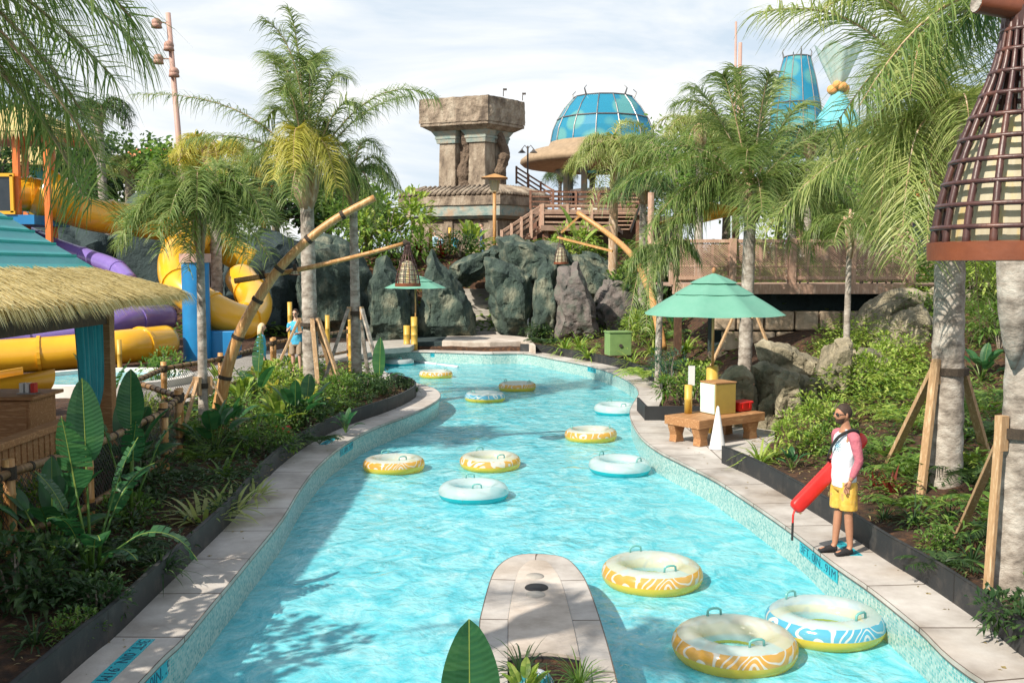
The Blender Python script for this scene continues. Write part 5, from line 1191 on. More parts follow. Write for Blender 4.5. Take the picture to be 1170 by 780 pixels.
# --- palm B: tall, mid-left
g = lambda p, z=GZ: V((p.x, p.y, z))
Yb = 25.5; b_ = g(at(356, 448, Yb)); cr = at(350, 205, Yb)
palm(b_, cr, [F_((352,50),(302,22),Yb,-.8,1.15), F_((335,70),(318,110),Yb,-1,1.1), F_((370,60),(398,90),Yb,1), F_((395,70),(415,140),Yb,-.5), F_((420,70),(500,112),Yb,.4,1.1),
  F_((410,110),(470,110),Yb,1.5), F_((300,100),(150,108),Yb,.5,1.05), F_((300,140),(215,160),Yb,-1.5), F_((325,120),(312,205),Yb,-1.2), F_((335,90),(335,200),Yb,-1.5), F_((365,110),(385,215),Yb,-1.0), F_((330,40),(312,70),Yb,.6,1.1), F_((322,80),(300,150),Yb,.3,1.1), F_((375,80),(372,180),Yb,.2), F_((358,30),(350,80),Yb,-.6,1.1), F_((318,130),(270,190),Yb,.6), F_((335,60),(300,60),Yb,1.2),
  F_((345,40),(330,10),Yb,.2,1.1), F_((360,30),(365,70),Yb,.8)],
  'tall queen palm with yellow hanging fronds and a thick pale ringed trunk', r0=.215, r1=.165, seed=3, rand=5, L_=2.6, ll=.62, w=.028, n=64, droop=.42, yellow=(8, 9, 10), bootr=1.7)
braces(b_, 1.75, 1.25, (rad(200), rad(290), rad(-35), rad(70)), 'four timber stakes bracing the thick trunk of the tall queen palm', rt=.25, r=.06)
Yc = 26.5; b_ = g(at(408, 442, Yc)); cr = at(403, 205, Yc)
palm(b_, cr, [F_((425,150),(458,215),Yc,0), F_((385,150),(365,215),Yc,-.5), F_((410,130),(440,180),Yc,1), F_((395,130),(380,190),Yc,-1.5), F_((420,170),(430,262),Yc,-1), F_((395,160),(390,265),Yc,-1.2), F_((380,165),(365,240),Yc,.8)],
  'shorter green palm with a thin grey trunk beside the tall queen palm', r0=.15, r1=.10, seed=5, rand=6, L_=1.5, ll=.5, w=.026, n=46, droop=.5)
braces(b_, 2.0, 1.1, (rad(215), rad(-40), rad(80)), 'grey timber stakes bracing the thinner palm near the pool tip', rt=.18, r=.06, mt='bark_grey')
# --- palm A: slim white trunk with bushy drooping crown
Ya_ = 18.6; b_ = g(at(233, 500, Ya_)); cr = at(228, 248, Ya_)
palm(b_, cr, [F_((200,190),(140,285),Ya_,-.5,1.1), F_((185,210),(130,255),Ya_,.2), F_((195,160),(160,215),Ya_,-.6), F_((225,150),(225,240),Ya_,-1.2), F_((262,160),(305,255),Ya_,-.5), F_((275,190),(335,275),Ya_,.3), F_((245,150),(275,215),Ya_,.8), F_((205,170),(185,290),Ya_,-1.0), F_((255,190),(285,305),Ya_,-.9), F_((230,170),(215,310),Ya_,-.6)],
  'slim palm with smooth white trunk and bushy drooping crown over the bamboo fence', r0=.10, r1=.065, seed=8, rand=20, L_=1.6, ll=.46, w=.024, n=64, droop=.34, hang=.30, bootr=1.2, plum=1.1, up=1.15)
braces(b_, 1.0, .75, (rad(200), rad(250), rad(20)), 'short stakes bracing the slim white-trunked palm', rt=.10, r=.04)
# --- near palm over the hut, trunk out of frame
b_ = V((-4.7, 4.6, GZ)); cr = V((-4.3, 4.9, 6.3))
palm(b_, cr, [(at(60,-60,5.10), at(165,60,5.30)), (at(50,10,4.90), at(118,200,5.40), 1.1), (at(20,20,5.30), at(95,225,5.90), 1.1), (at(30,-120,4.30), at(150,20,4.50)), (at(-20,40,5.20), at(60,150,5.70)), (at(40,-20,5.3), at(112,165,5.6)), (at(10,10,5.6), at(105,235,6.2)), (at(0,60,5.50), at(75,130,6.10)), (at(20,-40,5.60), at(130,90,6.00)), (at(-10,-30,5.70), at(90,60,6.50)), (at(-60,60,6.30), at(30,130,6.90)), (at(-30,-100,4.70), at(60,-10,4.90))],
  'feathery palm fronds hanging in from above the thatched hut', r0=.2, r1=.16, seed=12, rand=3, L_=2.0, ll=.46, w=.012, n=70, droop=.30)
# shade palms standing west of the frame, over the path
for k, (x, y, h, s_, lb) in enumerate(((-6.3, 5.0, 2.7, 2.0, 'low palm outside the picture, nearest the bridge on the hut side'), (-6.6, 7.4, 2.4, 1.7, 'low palm outside the picture, beside the hut'), (-6.4, 2.4, 2.8, 2.2, 'low palm outside the picture, below the bridge'), (-11.4, 4.2, 4.6, 2.2, 'palm outside the picture farther from the pool than the others'), (-12.4, 9.6, 5.8, 2.5, 'palm outside the picture behind the hut'))):
    palm((x-.3, y, GZ), (x+.2, y+.2, h), [], lb, r0=.22, r1=.16, seed=20+k, rand=18, L_=s_, ll=.6, w=.05, n=22, droop=.35, group='shade palms beyond the hut')
for k, (x, y, h, r_, lb) in enumerate(((-5.7,6.3,3.7,1.35,'small bushy tree outside the picture, in line with the depth marker'),(-5.9,4.3,3.7,1.4,'small bushy tree outside the picture, hard by the bridge'),(-6.25,8.5,3.3,1.15,'small bushy tree outside the picture, against the front of the hut'))):
    tree(x, y, h, r_, lb, 'leaf_dark', 180+k, 1500, .22, .12, 'small trees along the hut side of the bed', .07)
# --- palm D behind the umbrella
Yd_ = 26.5; b_ = V((at(851, 400, Yd_).x, Yd_, hterrain(at(851,400,Yd_).x, Yd_))); cr = at(858, 222, Yd_)
palm(b_, cr, [F_((850,110),(842,78),Yd_,.5,1.1), F_((820,90),(770,120),Yd_,.5), F_((800,130),(705,190),Yd_,0,1.1), F_((770,150),(690,230),Yd_,-.5,1.1), F_((790,170),(730,280),Yd_,-1,1.1), F_((900,110),(925,120),Yd_,.8), F_((930,120),(1000,160),Yd_,.2,1.1), F_((930,150),(1010,215),Yd_,-.4,1.1), F_((905,170),(950,270),Yd_,-1,1.1),
   F_((870,110),(890,90),Yd_,1), F_((830,120),(800,140),Yd_,1.5), F_((830,160),(760,265),Yd_,-1.2), F_((880,160),(905,285),Yd_,-1.1), F_((760,190),(735,345),Yd_,-.4,1.15), F_((790,200),(745,320),Yd_,-.9,1.1), F_((855,140),(852,190),Yd_,-2), F_((815,100),(790,100),Yd_,.8), F_((835,95),(825,85),Yd_,-.5,1.1), F_((870,100),(880,85),Yd_,-.4), F_((780,140),(715,160),Yd_,.7), F_((810,190),(775,300),Yd_,-.5), F_((920,140),(985,150),Yd_,.9), F_((940,180),(985,260),Yd_,.2), F_((900,190),(930,300),Yd_,-.3), F_((800,150),(760,200),Yd_,-1.4)],
   'full crowned queen palm rising behind the large green umbrella', r0=.19, r1=.15, seed=31, rand=9, L_=3.1, ll=.74, w=.03, n=74, droop=.34, bootr=1.9)
braces(b_, 1.6, 1.2, (rad(200), rad(-50)), 'two thin stakes bracing the queen palm behind the umbrella', rt=.2, r=.05)
Ye = 27.5; x = at(768,300,Ye).x
b_ = V((at(752,400,Ye).x, Ye, hterrain(at(752,400,Ye).x, Ye)))
palm(b_, at(755,290,Ye), [F_((735,260),(718,370),Ye,-.4), F_((745,250),(738,380),Ye,-.8), F_((765,255),(775,330),Ye,0), F_((730,270),(712,330),Ye,.3)], 'weeping young palm trailing fronds beside the umbrella', r0=.1, r1=.08, seed=34, rand=7, L_=1.3, ll=.5, w=.028, n=40, droop=.5)
# --- palm E near the dome
Yf = 49; x = at(700,260,Yf).x; b_ = V((x, Yf, hterrain(x, Yf)))
palm(b_, at(702,170,Yf), [F_((680,130),(655,200),Yf,-.5), F_((670,160),(650,190),Yf,.5), F_((700,120),(690,230),Yf,-1.2), F_((725,130),(750,200),Yf,-.3), F_((735,160),(760,240),Yf,.2), F_((690,150),(672,240),Yf,-1), F_((715,150),(722,250),Yf,-1), F_((700,120),(740,150),Yf,1)],
   'pale drooping palm standing in front of the turquoise dome', r0=.24, r1=.2, seed=36, rand=12, L_=2.6, ll=.8, w=.045, n=44, droop=.55, leafmats=('palm_pale', 'boot'), trunk='boot')
for k, (px, Yk, cy, lb, lm, s_) in enumerate(((735,46,215,'smaller palm right behind the timber landing','palm_dark',2.0),(800,44,150,'hazy palm left of the queen palm crown','palm_pale',3.0),(925,46,165,'dark palm behind the queen palm crown','palm_dark',2.8),(640,90,200,'distant palm crown behind the pavilion deck','palm_dark',2.0),(985,42,215,'dark feathery palm before the orange kiosk','palm_dark',2.2),(905,36,225,'drooping dark palm above the long deck','palm',2.3))):
    x = at(px, cy, Yk).x; palm((x, Yk, hterrain(x, Yk)), at(px, cy, Yk), [], lb, r0=.2, r1=.15, seed=50+k, rand=17, L_=s_, ll=.7, w=.04, n=34, droop=.35, leafmats=(lm, 'boot'))
# --- near right palms
Yg = 13.6; b_ = g(at(1080, 576, Yg)); cr = at(1088, 175, Yg)
palm(b_, cr, [(at(1010,-20,13), at(868,15,12.5), 1.1), (at(1040,-80,13), at(930,20,12.6)), (at(1010,60,13.4), at(1005,270,13.4), 1.15), (at(1040,60,13), at(1030,290,12.8), 1.1), (at(1060,40,13.8), at(1050,250,14), 1), (at(1030,20,14), at(985,190,14.6), 1), (at(1070,-80,14), at(1000,-30,14.5)), (at(1120,20,14), at(1130,200,14.3)), (at(1110,60,14.5), at(1150,330,15), 1.1), (at(1100,90,14.8), at(1120,380,15.4), 1.1), (at(1060,-60,13), at(1040,110,12)), (at(1050,-30,13.6), at(960,-10,13.2)), (at(1020,0,14.4), at(1010,150,15.2)), (at(1050,10,13.2), at(1000,110,12.6)), (at(1060,90,13), at(1060,300,12.6), 1.1), (at(1020,80,13.9), at(1020,300,14.2), 1.1), (at(1080,40,14.4), at(1085,220,15.4), 1.1), (at(1040,50,15), at(1000,240,16), 1.2)],
   'lush palm with yellow green hanging fronds and stout ringed trunk beside the lifeguard bed', r0=.225, r1=.18, seed=61, rand=9, L_=2.9, ll=.62, w=.022, n=74, droop=.34, leafmats=('palm_pale', 'boot'), bootr=1.5, trunk='bark_grey')
braces(b_, 1.8, 1.05, ((98,1.8), (205,.5), (62,2.0), (38,1.5)), 'four stakes bracing the stout ringed palm', rt=.22, r=.07)
Yh = 9.6; b_ = g(at(1156, 682, Yh)); cr = at(1180, 245, Yh)
palm(b_, V((cr.x, cr.y, cr.z+1.9)), [(at(1150,-60,9.8), at(1085,40,10.4)), (at(1190,-40,10.5), at(1130,120,11.5)), (at(1140,-100,10.4), at(1060,-10,11)), (at(1160,-60,10.6), at(1100,80,11.8))], 'palm with split leaf base whose trunk passes behind the big lantern', r0=.17, r1=.15, seed=63, rand=8, L_=2.3, ll=.6, w=.02, n=60, droop=.34, leafmats=('palm', 'boot'), bootr=1.8)
braces(b_, 1.62, .85, ((80,2.2), (200,.32), (20,1.0)), 'stakes bracing the palm nearest the viewer', rt=.18, r=.05)
m = MB(); c_ = at(1160, 372, Yh-.18)
m.tube([c_+V((.02,.05,-.42)), c_+V((0,0,-.2)), c_+V((-.02,-.02,.15)), c_+V((-.03,-.02,.6)), c_+V((.0,0,1.1))], [.02,.10,.15,.17,.09], 12); m.build('leaf_sheath', MAT['bark_grey'], None, smooth=True, label='grey split leaf sheath on the nearest palm trunk under the lantern', category='leaf sheath')
x = at(967, 388, 25).x; palm((x, 25, hterrain(x, 25)), at(971, 262, 25), [], 'small slender palm standing before the deck railing', r0=.09, r1=.06, seed=66, rand=11, L_=1.3, ll=.5, w=.028, n=36, droop=.42, leafmats=('palm', 'boot'))
x = at(148, 215, 60).x; palm((x, 60, 3.5), at(148, 190, 60), [], 'far cabbage palm with pale round crown behind the slides', r0=.3, r1=.28, seed=67, rand=26, L_=1.9, ll=.5, w=.06, n=20, droop=.2, leafmats=('palm_pale', 'boot'), trunk='bark')
x = at(118, 130, 58).x; palm((x, 58, 3.5), at(112, 128, 58), [], 'far dark palm crown between the hut palm and the speaker mast', r0=.3, r1=.22, seed=68, rand=16, L_=2.6, ll=.8, w=.06, n=26, droop=.4, leafmats=('palm_dark', 'boot'))
x = at(245, 160, 40).x; palm((x, 40, .8), at(243, 175, 40), [], 'yellow green bushy palm behind the slim white-trunked palm', r0=.25, r1=.2, seed=69, rand=18, L_=2.3, ll=.7, w=.045, n=34, droop=.3, leafmats=('palm_yellow', 'boot'))
x = at(437, 255, 52).x

# --- bushes: leaves in a volume
def shrub_mesh(name, seed, r, n, ll, lw, mt, hgt=1.0, droop=.2, stems=6, squash=.85, cl=9):
    rnd = random.Random(seed); m = MB(); m.mi = 1
    cs = []
    for k in range(stems):
        a = 2*pi*k/stems+rnd.random(); t = V((cos(a)*r*.5*rnd.random()**.5, sin(a)*r*.5*rnd.random()**.5, hgt*rnd.uniform(.5,.9))); m.tube([V((t.x*.15, t.y*.15, 0)), t*.6+V((0,0,.1)), t], [.015*max(1, r*1.4), .011*max(1, r), .004], 5)
    m.mi = 0
    for k in range(cl):
        a = rnd.uniform(0, 2*pi); q = rnd.random()**.5*r*.72; cs.append((V((cos(a)*q, sin(a)*q, hgt*(.30+.55*rnd.random()*(1-.5*(q/r)**2)))), r*rnd.uniform(.28,.48)))
    for k in range(n):
        c, cr_ = cs[k % cl]; d = V((rnd.gauss(0,1), rnd.gauss(0,1), rnd.gauss(.25,.9))).normalized(); p = c + d*cr_*rnd.uniform(.35,1)**.6
        if p.z < .02: p.z = rnd.uniform(.02,.12)
        o = (d + V((rnd.uniform(-.6,.6), rnd.uniform(-.6,.6), rnd.uniform(-.3,.6)))).normalized(); l = ll*rnd.uniform(.6,1.2); w = lw*rnd.uniform(.7,1.1)
        s = o.cross(V((rnd.uniform(-.3,.3), rnd.uniform(-.3,.3), 1)));
        if s.length < .1: s = V((1,0,0))
        s.normalize(); u = s.cross(o); e = p+o*l+V((0,0,-droop*l)); mid = p+o*l*.5
        m.add([p, mid-s*w/2+u*w*.16, e, mid+s*w/2+u*w*.16, mid], [(0,4,1),(1,4,2),(0,3,4),(4,3,2)])
    o = m.build(name, [MAT[mt], MAT['bark']]); o.name = name; return o
def rosette_mesh(name, seed, n, ll, lw, mt, up=.8, droop=.28, seg=5, prof=(.5,1,.95,.7,.4,.03), jit=.3, base=.03):
    rnd = random.Random(seed); m = MB()
    for k in range(n):
        a = 2.399*k; e = up*(.25+.9*(k+.5)/n)+rnd.uniform(-jit,jit)*.5; d = V((cos(a)*cos(e), sin(a)*cos(e), sin(e))); l = ll*rnd.uniform(.7,1.1)
        strip(m, V((cos(a)*base, sin(a)*base, 0)), d, l, lw, droop*rnd.uniform(.7,1.3), seg, prof=prof)
    return m.build(name, MAT[mt])
def fern_mesh(name, seed, n, l, ll, w, mt):
    rnd = random.Random(seed); m = MB()
    for k in range(n):
        a = 2.399*k+rnd.uniform(-.2,.2); e = rnd.uniform(.5,1.2); h = V((cos(a), sin(a), 0)); c = h*l*.45+V((0,0,l*.65*sin(e))); b = h*l*.95+V((0,0,l*.35*sin(e)-.05))
        frond(m, V((0,0,.02)), c, b, rnd, n=20, ll=ll, w=w, droop=.12, start=.2, plum=.15, rach=.006, seg=2)
    return m.build(name, [MAT[mt], MAT[mt]])
def blade(mb, p, d, up, l, w, droop, n=10, gap=0, rnd=None, fold=.25, tear=0):
    """broad paddle leaf with a midrib; tears between side veins where gap is set"""
    p = V(p); d = V(d).normalized(); rnd = rnd or R; mid = []; dirs = []
    st = l/n
    for i in range(n+1): mid.append(p.copy()); dirs.append(d.copy()); p = p+d*st; d = (d+V((0,0,-droop))).normalized()
    prof = [max(.02, sin(pi*min(1, (i/n)*.96+.04)**.75)**.62) for i in range(n+1)]; prof[-1] = .02
    for s in (-1, 1):
        for i in range(n):
            sv = [dirs[j].cross(V(up)).normalized() for j in (i, i+1)]; uv_ = [sv[j].cross(dirs[i+j]).normalized() for j in (0, 1)]; g_ = gap*rnd.random() if gap else 0; dr = rnd.uniform(0, tear)
            a, b = mid[i], mid[i+1]
            e0 = a + sv[0]*s*prof[i]*w/2*(1-0) + uv_[0]*fold*prof[i]*w/2 + V((0,0,-dr)) + (b-a)*.25*min(1, prof[i]); e1 = b + sv[1]*s*prof[i+1]*w/2 + uv_[1]*fold*prof[i+1]*w/2 + V((0,0,-dr)) + (b-a)*(.25*min(1, prof[i+1])-g_)
            q0 = a+(e0-a)*.5+uv_[0]*fold*prof[i]*w*.06; q1 = b+(e1-b)*.5+uv_[1]*fold*prof[i+1]*w*.06
            if g_: q1 -= (b-a)*g_*.4
            ti = [(i/n*l*1.6, 0), ((i+1)/n*l*1.6, 0)]; mb.add([a, b, q1, q0, e0, e1], [(0,1,2,3),(3,2,5,4)] if s > 0 else [(3,2,1,0),(4,5,2,3)], [ti[0], ti[1], (ti[1][0]-.1*w, .5), (ti[0][0]-.1*w, .5), (ti[0][0]-.25*w, 1), (ti[1][0]-.25*w, 1)])
    mb.mi = 1; mb.tube(mid, [max(.004, w*.022*(1-i/n)) for i in range(n+1)], 5); mb.mi = 0
def banana_plant(name, leaves, seed, mt='leaf_banana', label='', cat='plant', loc=None, group=None, sc=1):
    """leaves: (azimuth, tilt from vertical, stalk length, leaf length, width, droop, torn)"""
    rnd = random.Random(seed); T = thing(name, label, cat, loc or (0,0,0), 0, group); st = MB()
    for (az, ti, sl, l, w, dr, torn) in leaves:
        d = V((cos(az)*sin(ti), sin(az)*sin(ti), cos(ti))); d0 = V((d.x*.35, d.y*.35, 1)).normalized(); b = V((cos(az)*.05, sin(az)*.05, 0)); e = b+d0*sl*.5+d*sl*.5
        st.tube([b, b+d0*sl*.5, e], [.028*sc, .018*sc, .011*sc], 6); m = MB()
        bu = V((-cos(az)*.6, -sin(az)*.6, .8)) if ti > .5 else V((-cos(az), -sin(az), .3))
        blade(m, e, d, bu, l, w, dr, n=14, gap=.16 if torn else 0, rnd=rnd, tear=.05*torn)
        m.build('leaf', [MAT[{'leaf_banana':'leaf_paddle','leaf_bright':'leaf_paddle_bright'}[mt]], MAT['leaf_bright']], T)
    st.build('stem', MAT['leaf'], T, smooth=True); return T
def broad_mesh(name, seed, n, sl, l, w, mt, torn=0):
    rnd = random.Random(seed); m = MB()
    for k in range(n):
        az = 2.399*k; ti = rnd.uniform(.15, .95); d = V((cos(az)*sin(ti), sin(az)*sin(ti), cos(ti))); s_ = sl*rnd.uniform(.6,1.1); m.mi = 1; m.tube([(0,0,0), d*s_*.5+V((0,0,.05)), d*s_+V((0,0,.03))], [.014,.01,.006], 5); m.mi = 0
        blade(m, d*s_+V((0,0,.03)), (d+V((0,0,-.25))).normalized(), V((-cos(az)*.4, -sin(az)*.4, 1)), l*rnd.uniform(.7,1.1), w*rnd.uniform(.8,1.1), .10, n=8, rnd=rnd, gap=.3*torn)
    return m.build(name, [MAT[mt], MAT['leaf']])
PROTO = {
 'shrub_bright': shrub_mesh('leafy_shrub', 1, .75, 620, .17, .07, 'leaf_bright', 1.1),
 'shrub_mid': shrub_mesh('leafy_shrub', 2, .6, 520, .15, .06, 'leaf', .9),
 'shrub_dark': shrub_mesh('dark_shrub', 3, .55, 460, .14, .065, 'leaf_dark', .75),
 'shrub_blue': shrub_mesh('fine_leaved_shrub', 4, .5, 620, .12, .025, 'leaf_blue', .9),
 'low': shrub_mesh('low_shrub', 5, .45, 380, .11, .05, 'leaf', .42, cl=12),
 'low_dark': shrub_mesh('low_shrub', 6, .45, 360, .12, .055, 'leaf_dark', .38, cl=12),
 'strap': rosette_mesh('strap_leaved_plant', 7, 34, .85, .055, 'leaf_bright', up=1.1, droop=.34),
 'strap_dark': rosette_mesh('grassy_plant', 8, 44, .6, .026, 'leaf_dark', up=1.15, droop=.36),
 'strap_mid': rosette_mesh('strap_leaved_plant', 9, 26, .8, .065, 'leaf', up=1.0, droop=.3),
 'fern': fern_mesh('fern', 10, 13, .75, .17, .022, 'leaf'),
 'fern_bright': fern_mesh('fern', 11, 14, .8, .17, .024, 'leaf_bright'),
 'fern_dark': fern_mesh('fern', 12, 13, .7, .16, .024, 'leaf_dark'),
 'broad': broad_mesh('broad_leaved_plant', 13, 12, .45, .42, .2, 'leaf_banana'),
 'broad_bright': broad_mesh('broad_leaved_plant', 14, 12, .4, .38, .17, 'leaf_bright'),
 'ginger': rosette_mesh('ginger_plant', 15, 30, .62, .075, 'palm_pale', up=.9, droop=.18, base=.18),
 'tuft': rosette_mesh('grassy_plant', 18, 60, .55, .022, 'leaf', up=1.2, droop=.36),
 'cordyline': rosette_mesh('red_leaved_plant', 16, 22, .5, .06, 'leaf_red', up=1.25, droop=.2),
 'yellow': broad_mesh('yellow_leaved_plant', 17, 11, .35, .32, .16, 'palm_yellow'),
}
KIND = {'tuft':('grassy_plant','plant'),'shrub_bright':('leafy_shrub','shrub'),'shrub_mid':('leafy_shrub','shrub'),'shrub_dark':('dark_shrub','shrub'),'shrub_blue':('fine_leaved_shrub','shrub'),'low':('low_shrub','shrub'),'low_dark':('low_shrub','shrub'),'strap':('strap_leaved_plant','plant'),'strap_dark':('grassy_plant','plant'),'strap_mid':('strap_leaved_plant','plant'),'fern':('fern','fern'),'fern_bright':('fern','fern'),'fern_dark':('fern','fern'),'broad':('broad_leaved_plant','plant'),'broad_bright':('broad_leaved_plant','plant'),'ginger':('ginger_plant','plant'),'cordyline':('red_leaved_plant','plant'),'yellow':('yellow_leaved_plant','plant')}
def plant(kind, p, sc, label, group=None, z=None):
    src = PROTO[kind]; o = src.copy(); o.name = KIND[kind][0]; COL.objects.link(o); x, y = p[0], p[1]
    o.location = (x, y, (hterrain(x, y) if z is None else z)-.03); o.rotation_euler = (R.uniform(-.08,.08), R.uniform(-.08,.08), R.uniform(0, 6.28)); s = sc*R.uniform(.93,1.07); o.scale = (s, s, s*R.uniform(.92,1.1))
    o['label'] = label; o['category'] = KIND[kind][1]
    if group: o['group'] = group
    return o
def PP(px, py): return P(px, py, GZ)
W1 = 'in the shaded bed by the curving bank'
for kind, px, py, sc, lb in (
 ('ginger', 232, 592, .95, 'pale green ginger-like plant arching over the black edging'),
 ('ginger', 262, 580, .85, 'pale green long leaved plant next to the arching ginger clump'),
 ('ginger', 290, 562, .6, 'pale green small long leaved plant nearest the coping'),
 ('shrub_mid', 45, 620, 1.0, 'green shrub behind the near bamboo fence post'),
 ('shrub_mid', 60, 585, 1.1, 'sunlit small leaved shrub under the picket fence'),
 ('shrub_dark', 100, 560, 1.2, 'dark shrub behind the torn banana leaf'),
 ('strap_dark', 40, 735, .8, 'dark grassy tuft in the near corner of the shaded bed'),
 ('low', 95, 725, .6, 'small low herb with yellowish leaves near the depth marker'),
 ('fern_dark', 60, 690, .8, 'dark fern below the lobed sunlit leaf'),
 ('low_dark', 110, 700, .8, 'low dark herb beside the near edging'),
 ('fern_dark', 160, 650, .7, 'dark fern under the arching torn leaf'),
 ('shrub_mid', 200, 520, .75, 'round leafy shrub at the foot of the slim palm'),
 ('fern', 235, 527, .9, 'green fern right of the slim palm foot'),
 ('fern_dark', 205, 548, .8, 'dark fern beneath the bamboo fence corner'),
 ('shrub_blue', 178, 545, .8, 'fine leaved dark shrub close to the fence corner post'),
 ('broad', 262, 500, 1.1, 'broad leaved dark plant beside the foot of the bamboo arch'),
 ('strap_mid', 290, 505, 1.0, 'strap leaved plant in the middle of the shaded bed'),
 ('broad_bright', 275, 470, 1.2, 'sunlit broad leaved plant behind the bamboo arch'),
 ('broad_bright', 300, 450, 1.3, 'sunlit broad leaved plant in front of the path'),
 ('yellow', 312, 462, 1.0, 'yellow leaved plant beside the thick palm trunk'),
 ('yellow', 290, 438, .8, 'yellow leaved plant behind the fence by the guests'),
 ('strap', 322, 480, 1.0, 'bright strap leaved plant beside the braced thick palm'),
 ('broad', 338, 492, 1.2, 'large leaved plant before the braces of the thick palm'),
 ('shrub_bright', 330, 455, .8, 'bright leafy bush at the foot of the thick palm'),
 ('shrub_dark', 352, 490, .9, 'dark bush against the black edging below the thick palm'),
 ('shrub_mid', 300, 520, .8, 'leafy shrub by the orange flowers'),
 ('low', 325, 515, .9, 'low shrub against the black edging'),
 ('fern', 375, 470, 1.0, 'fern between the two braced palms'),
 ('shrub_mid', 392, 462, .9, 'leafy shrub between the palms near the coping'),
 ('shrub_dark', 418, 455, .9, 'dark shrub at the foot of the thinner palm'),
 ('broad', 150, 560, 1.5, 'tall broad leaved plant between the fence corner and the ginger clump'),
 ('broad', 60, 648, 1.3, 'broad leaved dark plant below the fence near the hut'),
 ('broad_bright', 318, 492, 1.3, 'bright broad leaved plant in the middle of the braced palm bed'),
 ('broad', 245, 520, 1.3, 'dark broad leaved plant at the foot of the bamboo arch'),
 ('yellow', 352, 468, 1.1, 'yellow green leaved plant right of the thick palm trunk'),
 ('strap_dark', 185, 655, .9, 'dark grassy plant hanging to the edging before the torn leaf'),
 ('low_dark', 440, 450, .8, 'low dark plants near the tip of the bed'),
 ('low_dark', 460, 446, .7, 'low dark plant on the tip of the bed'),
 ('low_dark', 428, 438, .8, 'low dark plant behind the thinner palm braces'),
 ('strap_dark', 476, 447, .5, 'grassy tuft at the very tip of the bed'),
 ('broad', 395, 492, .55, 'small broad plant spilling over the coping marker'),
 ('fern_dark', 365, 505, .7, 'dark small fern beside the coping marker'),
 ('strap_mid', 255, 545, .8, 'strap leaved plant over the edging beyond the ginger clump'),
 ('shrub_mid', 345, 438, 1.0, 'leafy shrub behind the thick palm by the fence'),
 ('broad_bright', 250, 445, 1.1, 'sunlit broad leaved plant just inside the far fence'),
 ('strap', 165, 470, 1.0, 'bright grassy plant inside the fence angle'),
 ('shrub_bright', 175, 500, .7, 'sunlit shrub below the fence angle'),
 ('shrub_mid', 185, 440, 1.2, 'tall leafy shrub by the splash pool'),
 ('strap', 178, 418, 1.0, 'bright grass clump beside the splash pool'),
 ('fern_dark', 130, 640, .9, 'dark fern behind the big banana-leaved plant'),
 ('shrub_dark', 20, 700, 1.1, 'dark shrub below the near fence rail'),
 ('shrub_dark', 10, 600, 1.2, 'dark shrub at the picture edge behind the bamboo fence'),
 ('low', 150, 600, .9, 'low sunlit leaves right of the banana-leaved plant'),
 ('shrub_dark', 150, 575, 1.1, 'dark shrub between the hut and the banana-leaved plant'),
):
    plant(kind, PP(px, py), sc, lb)
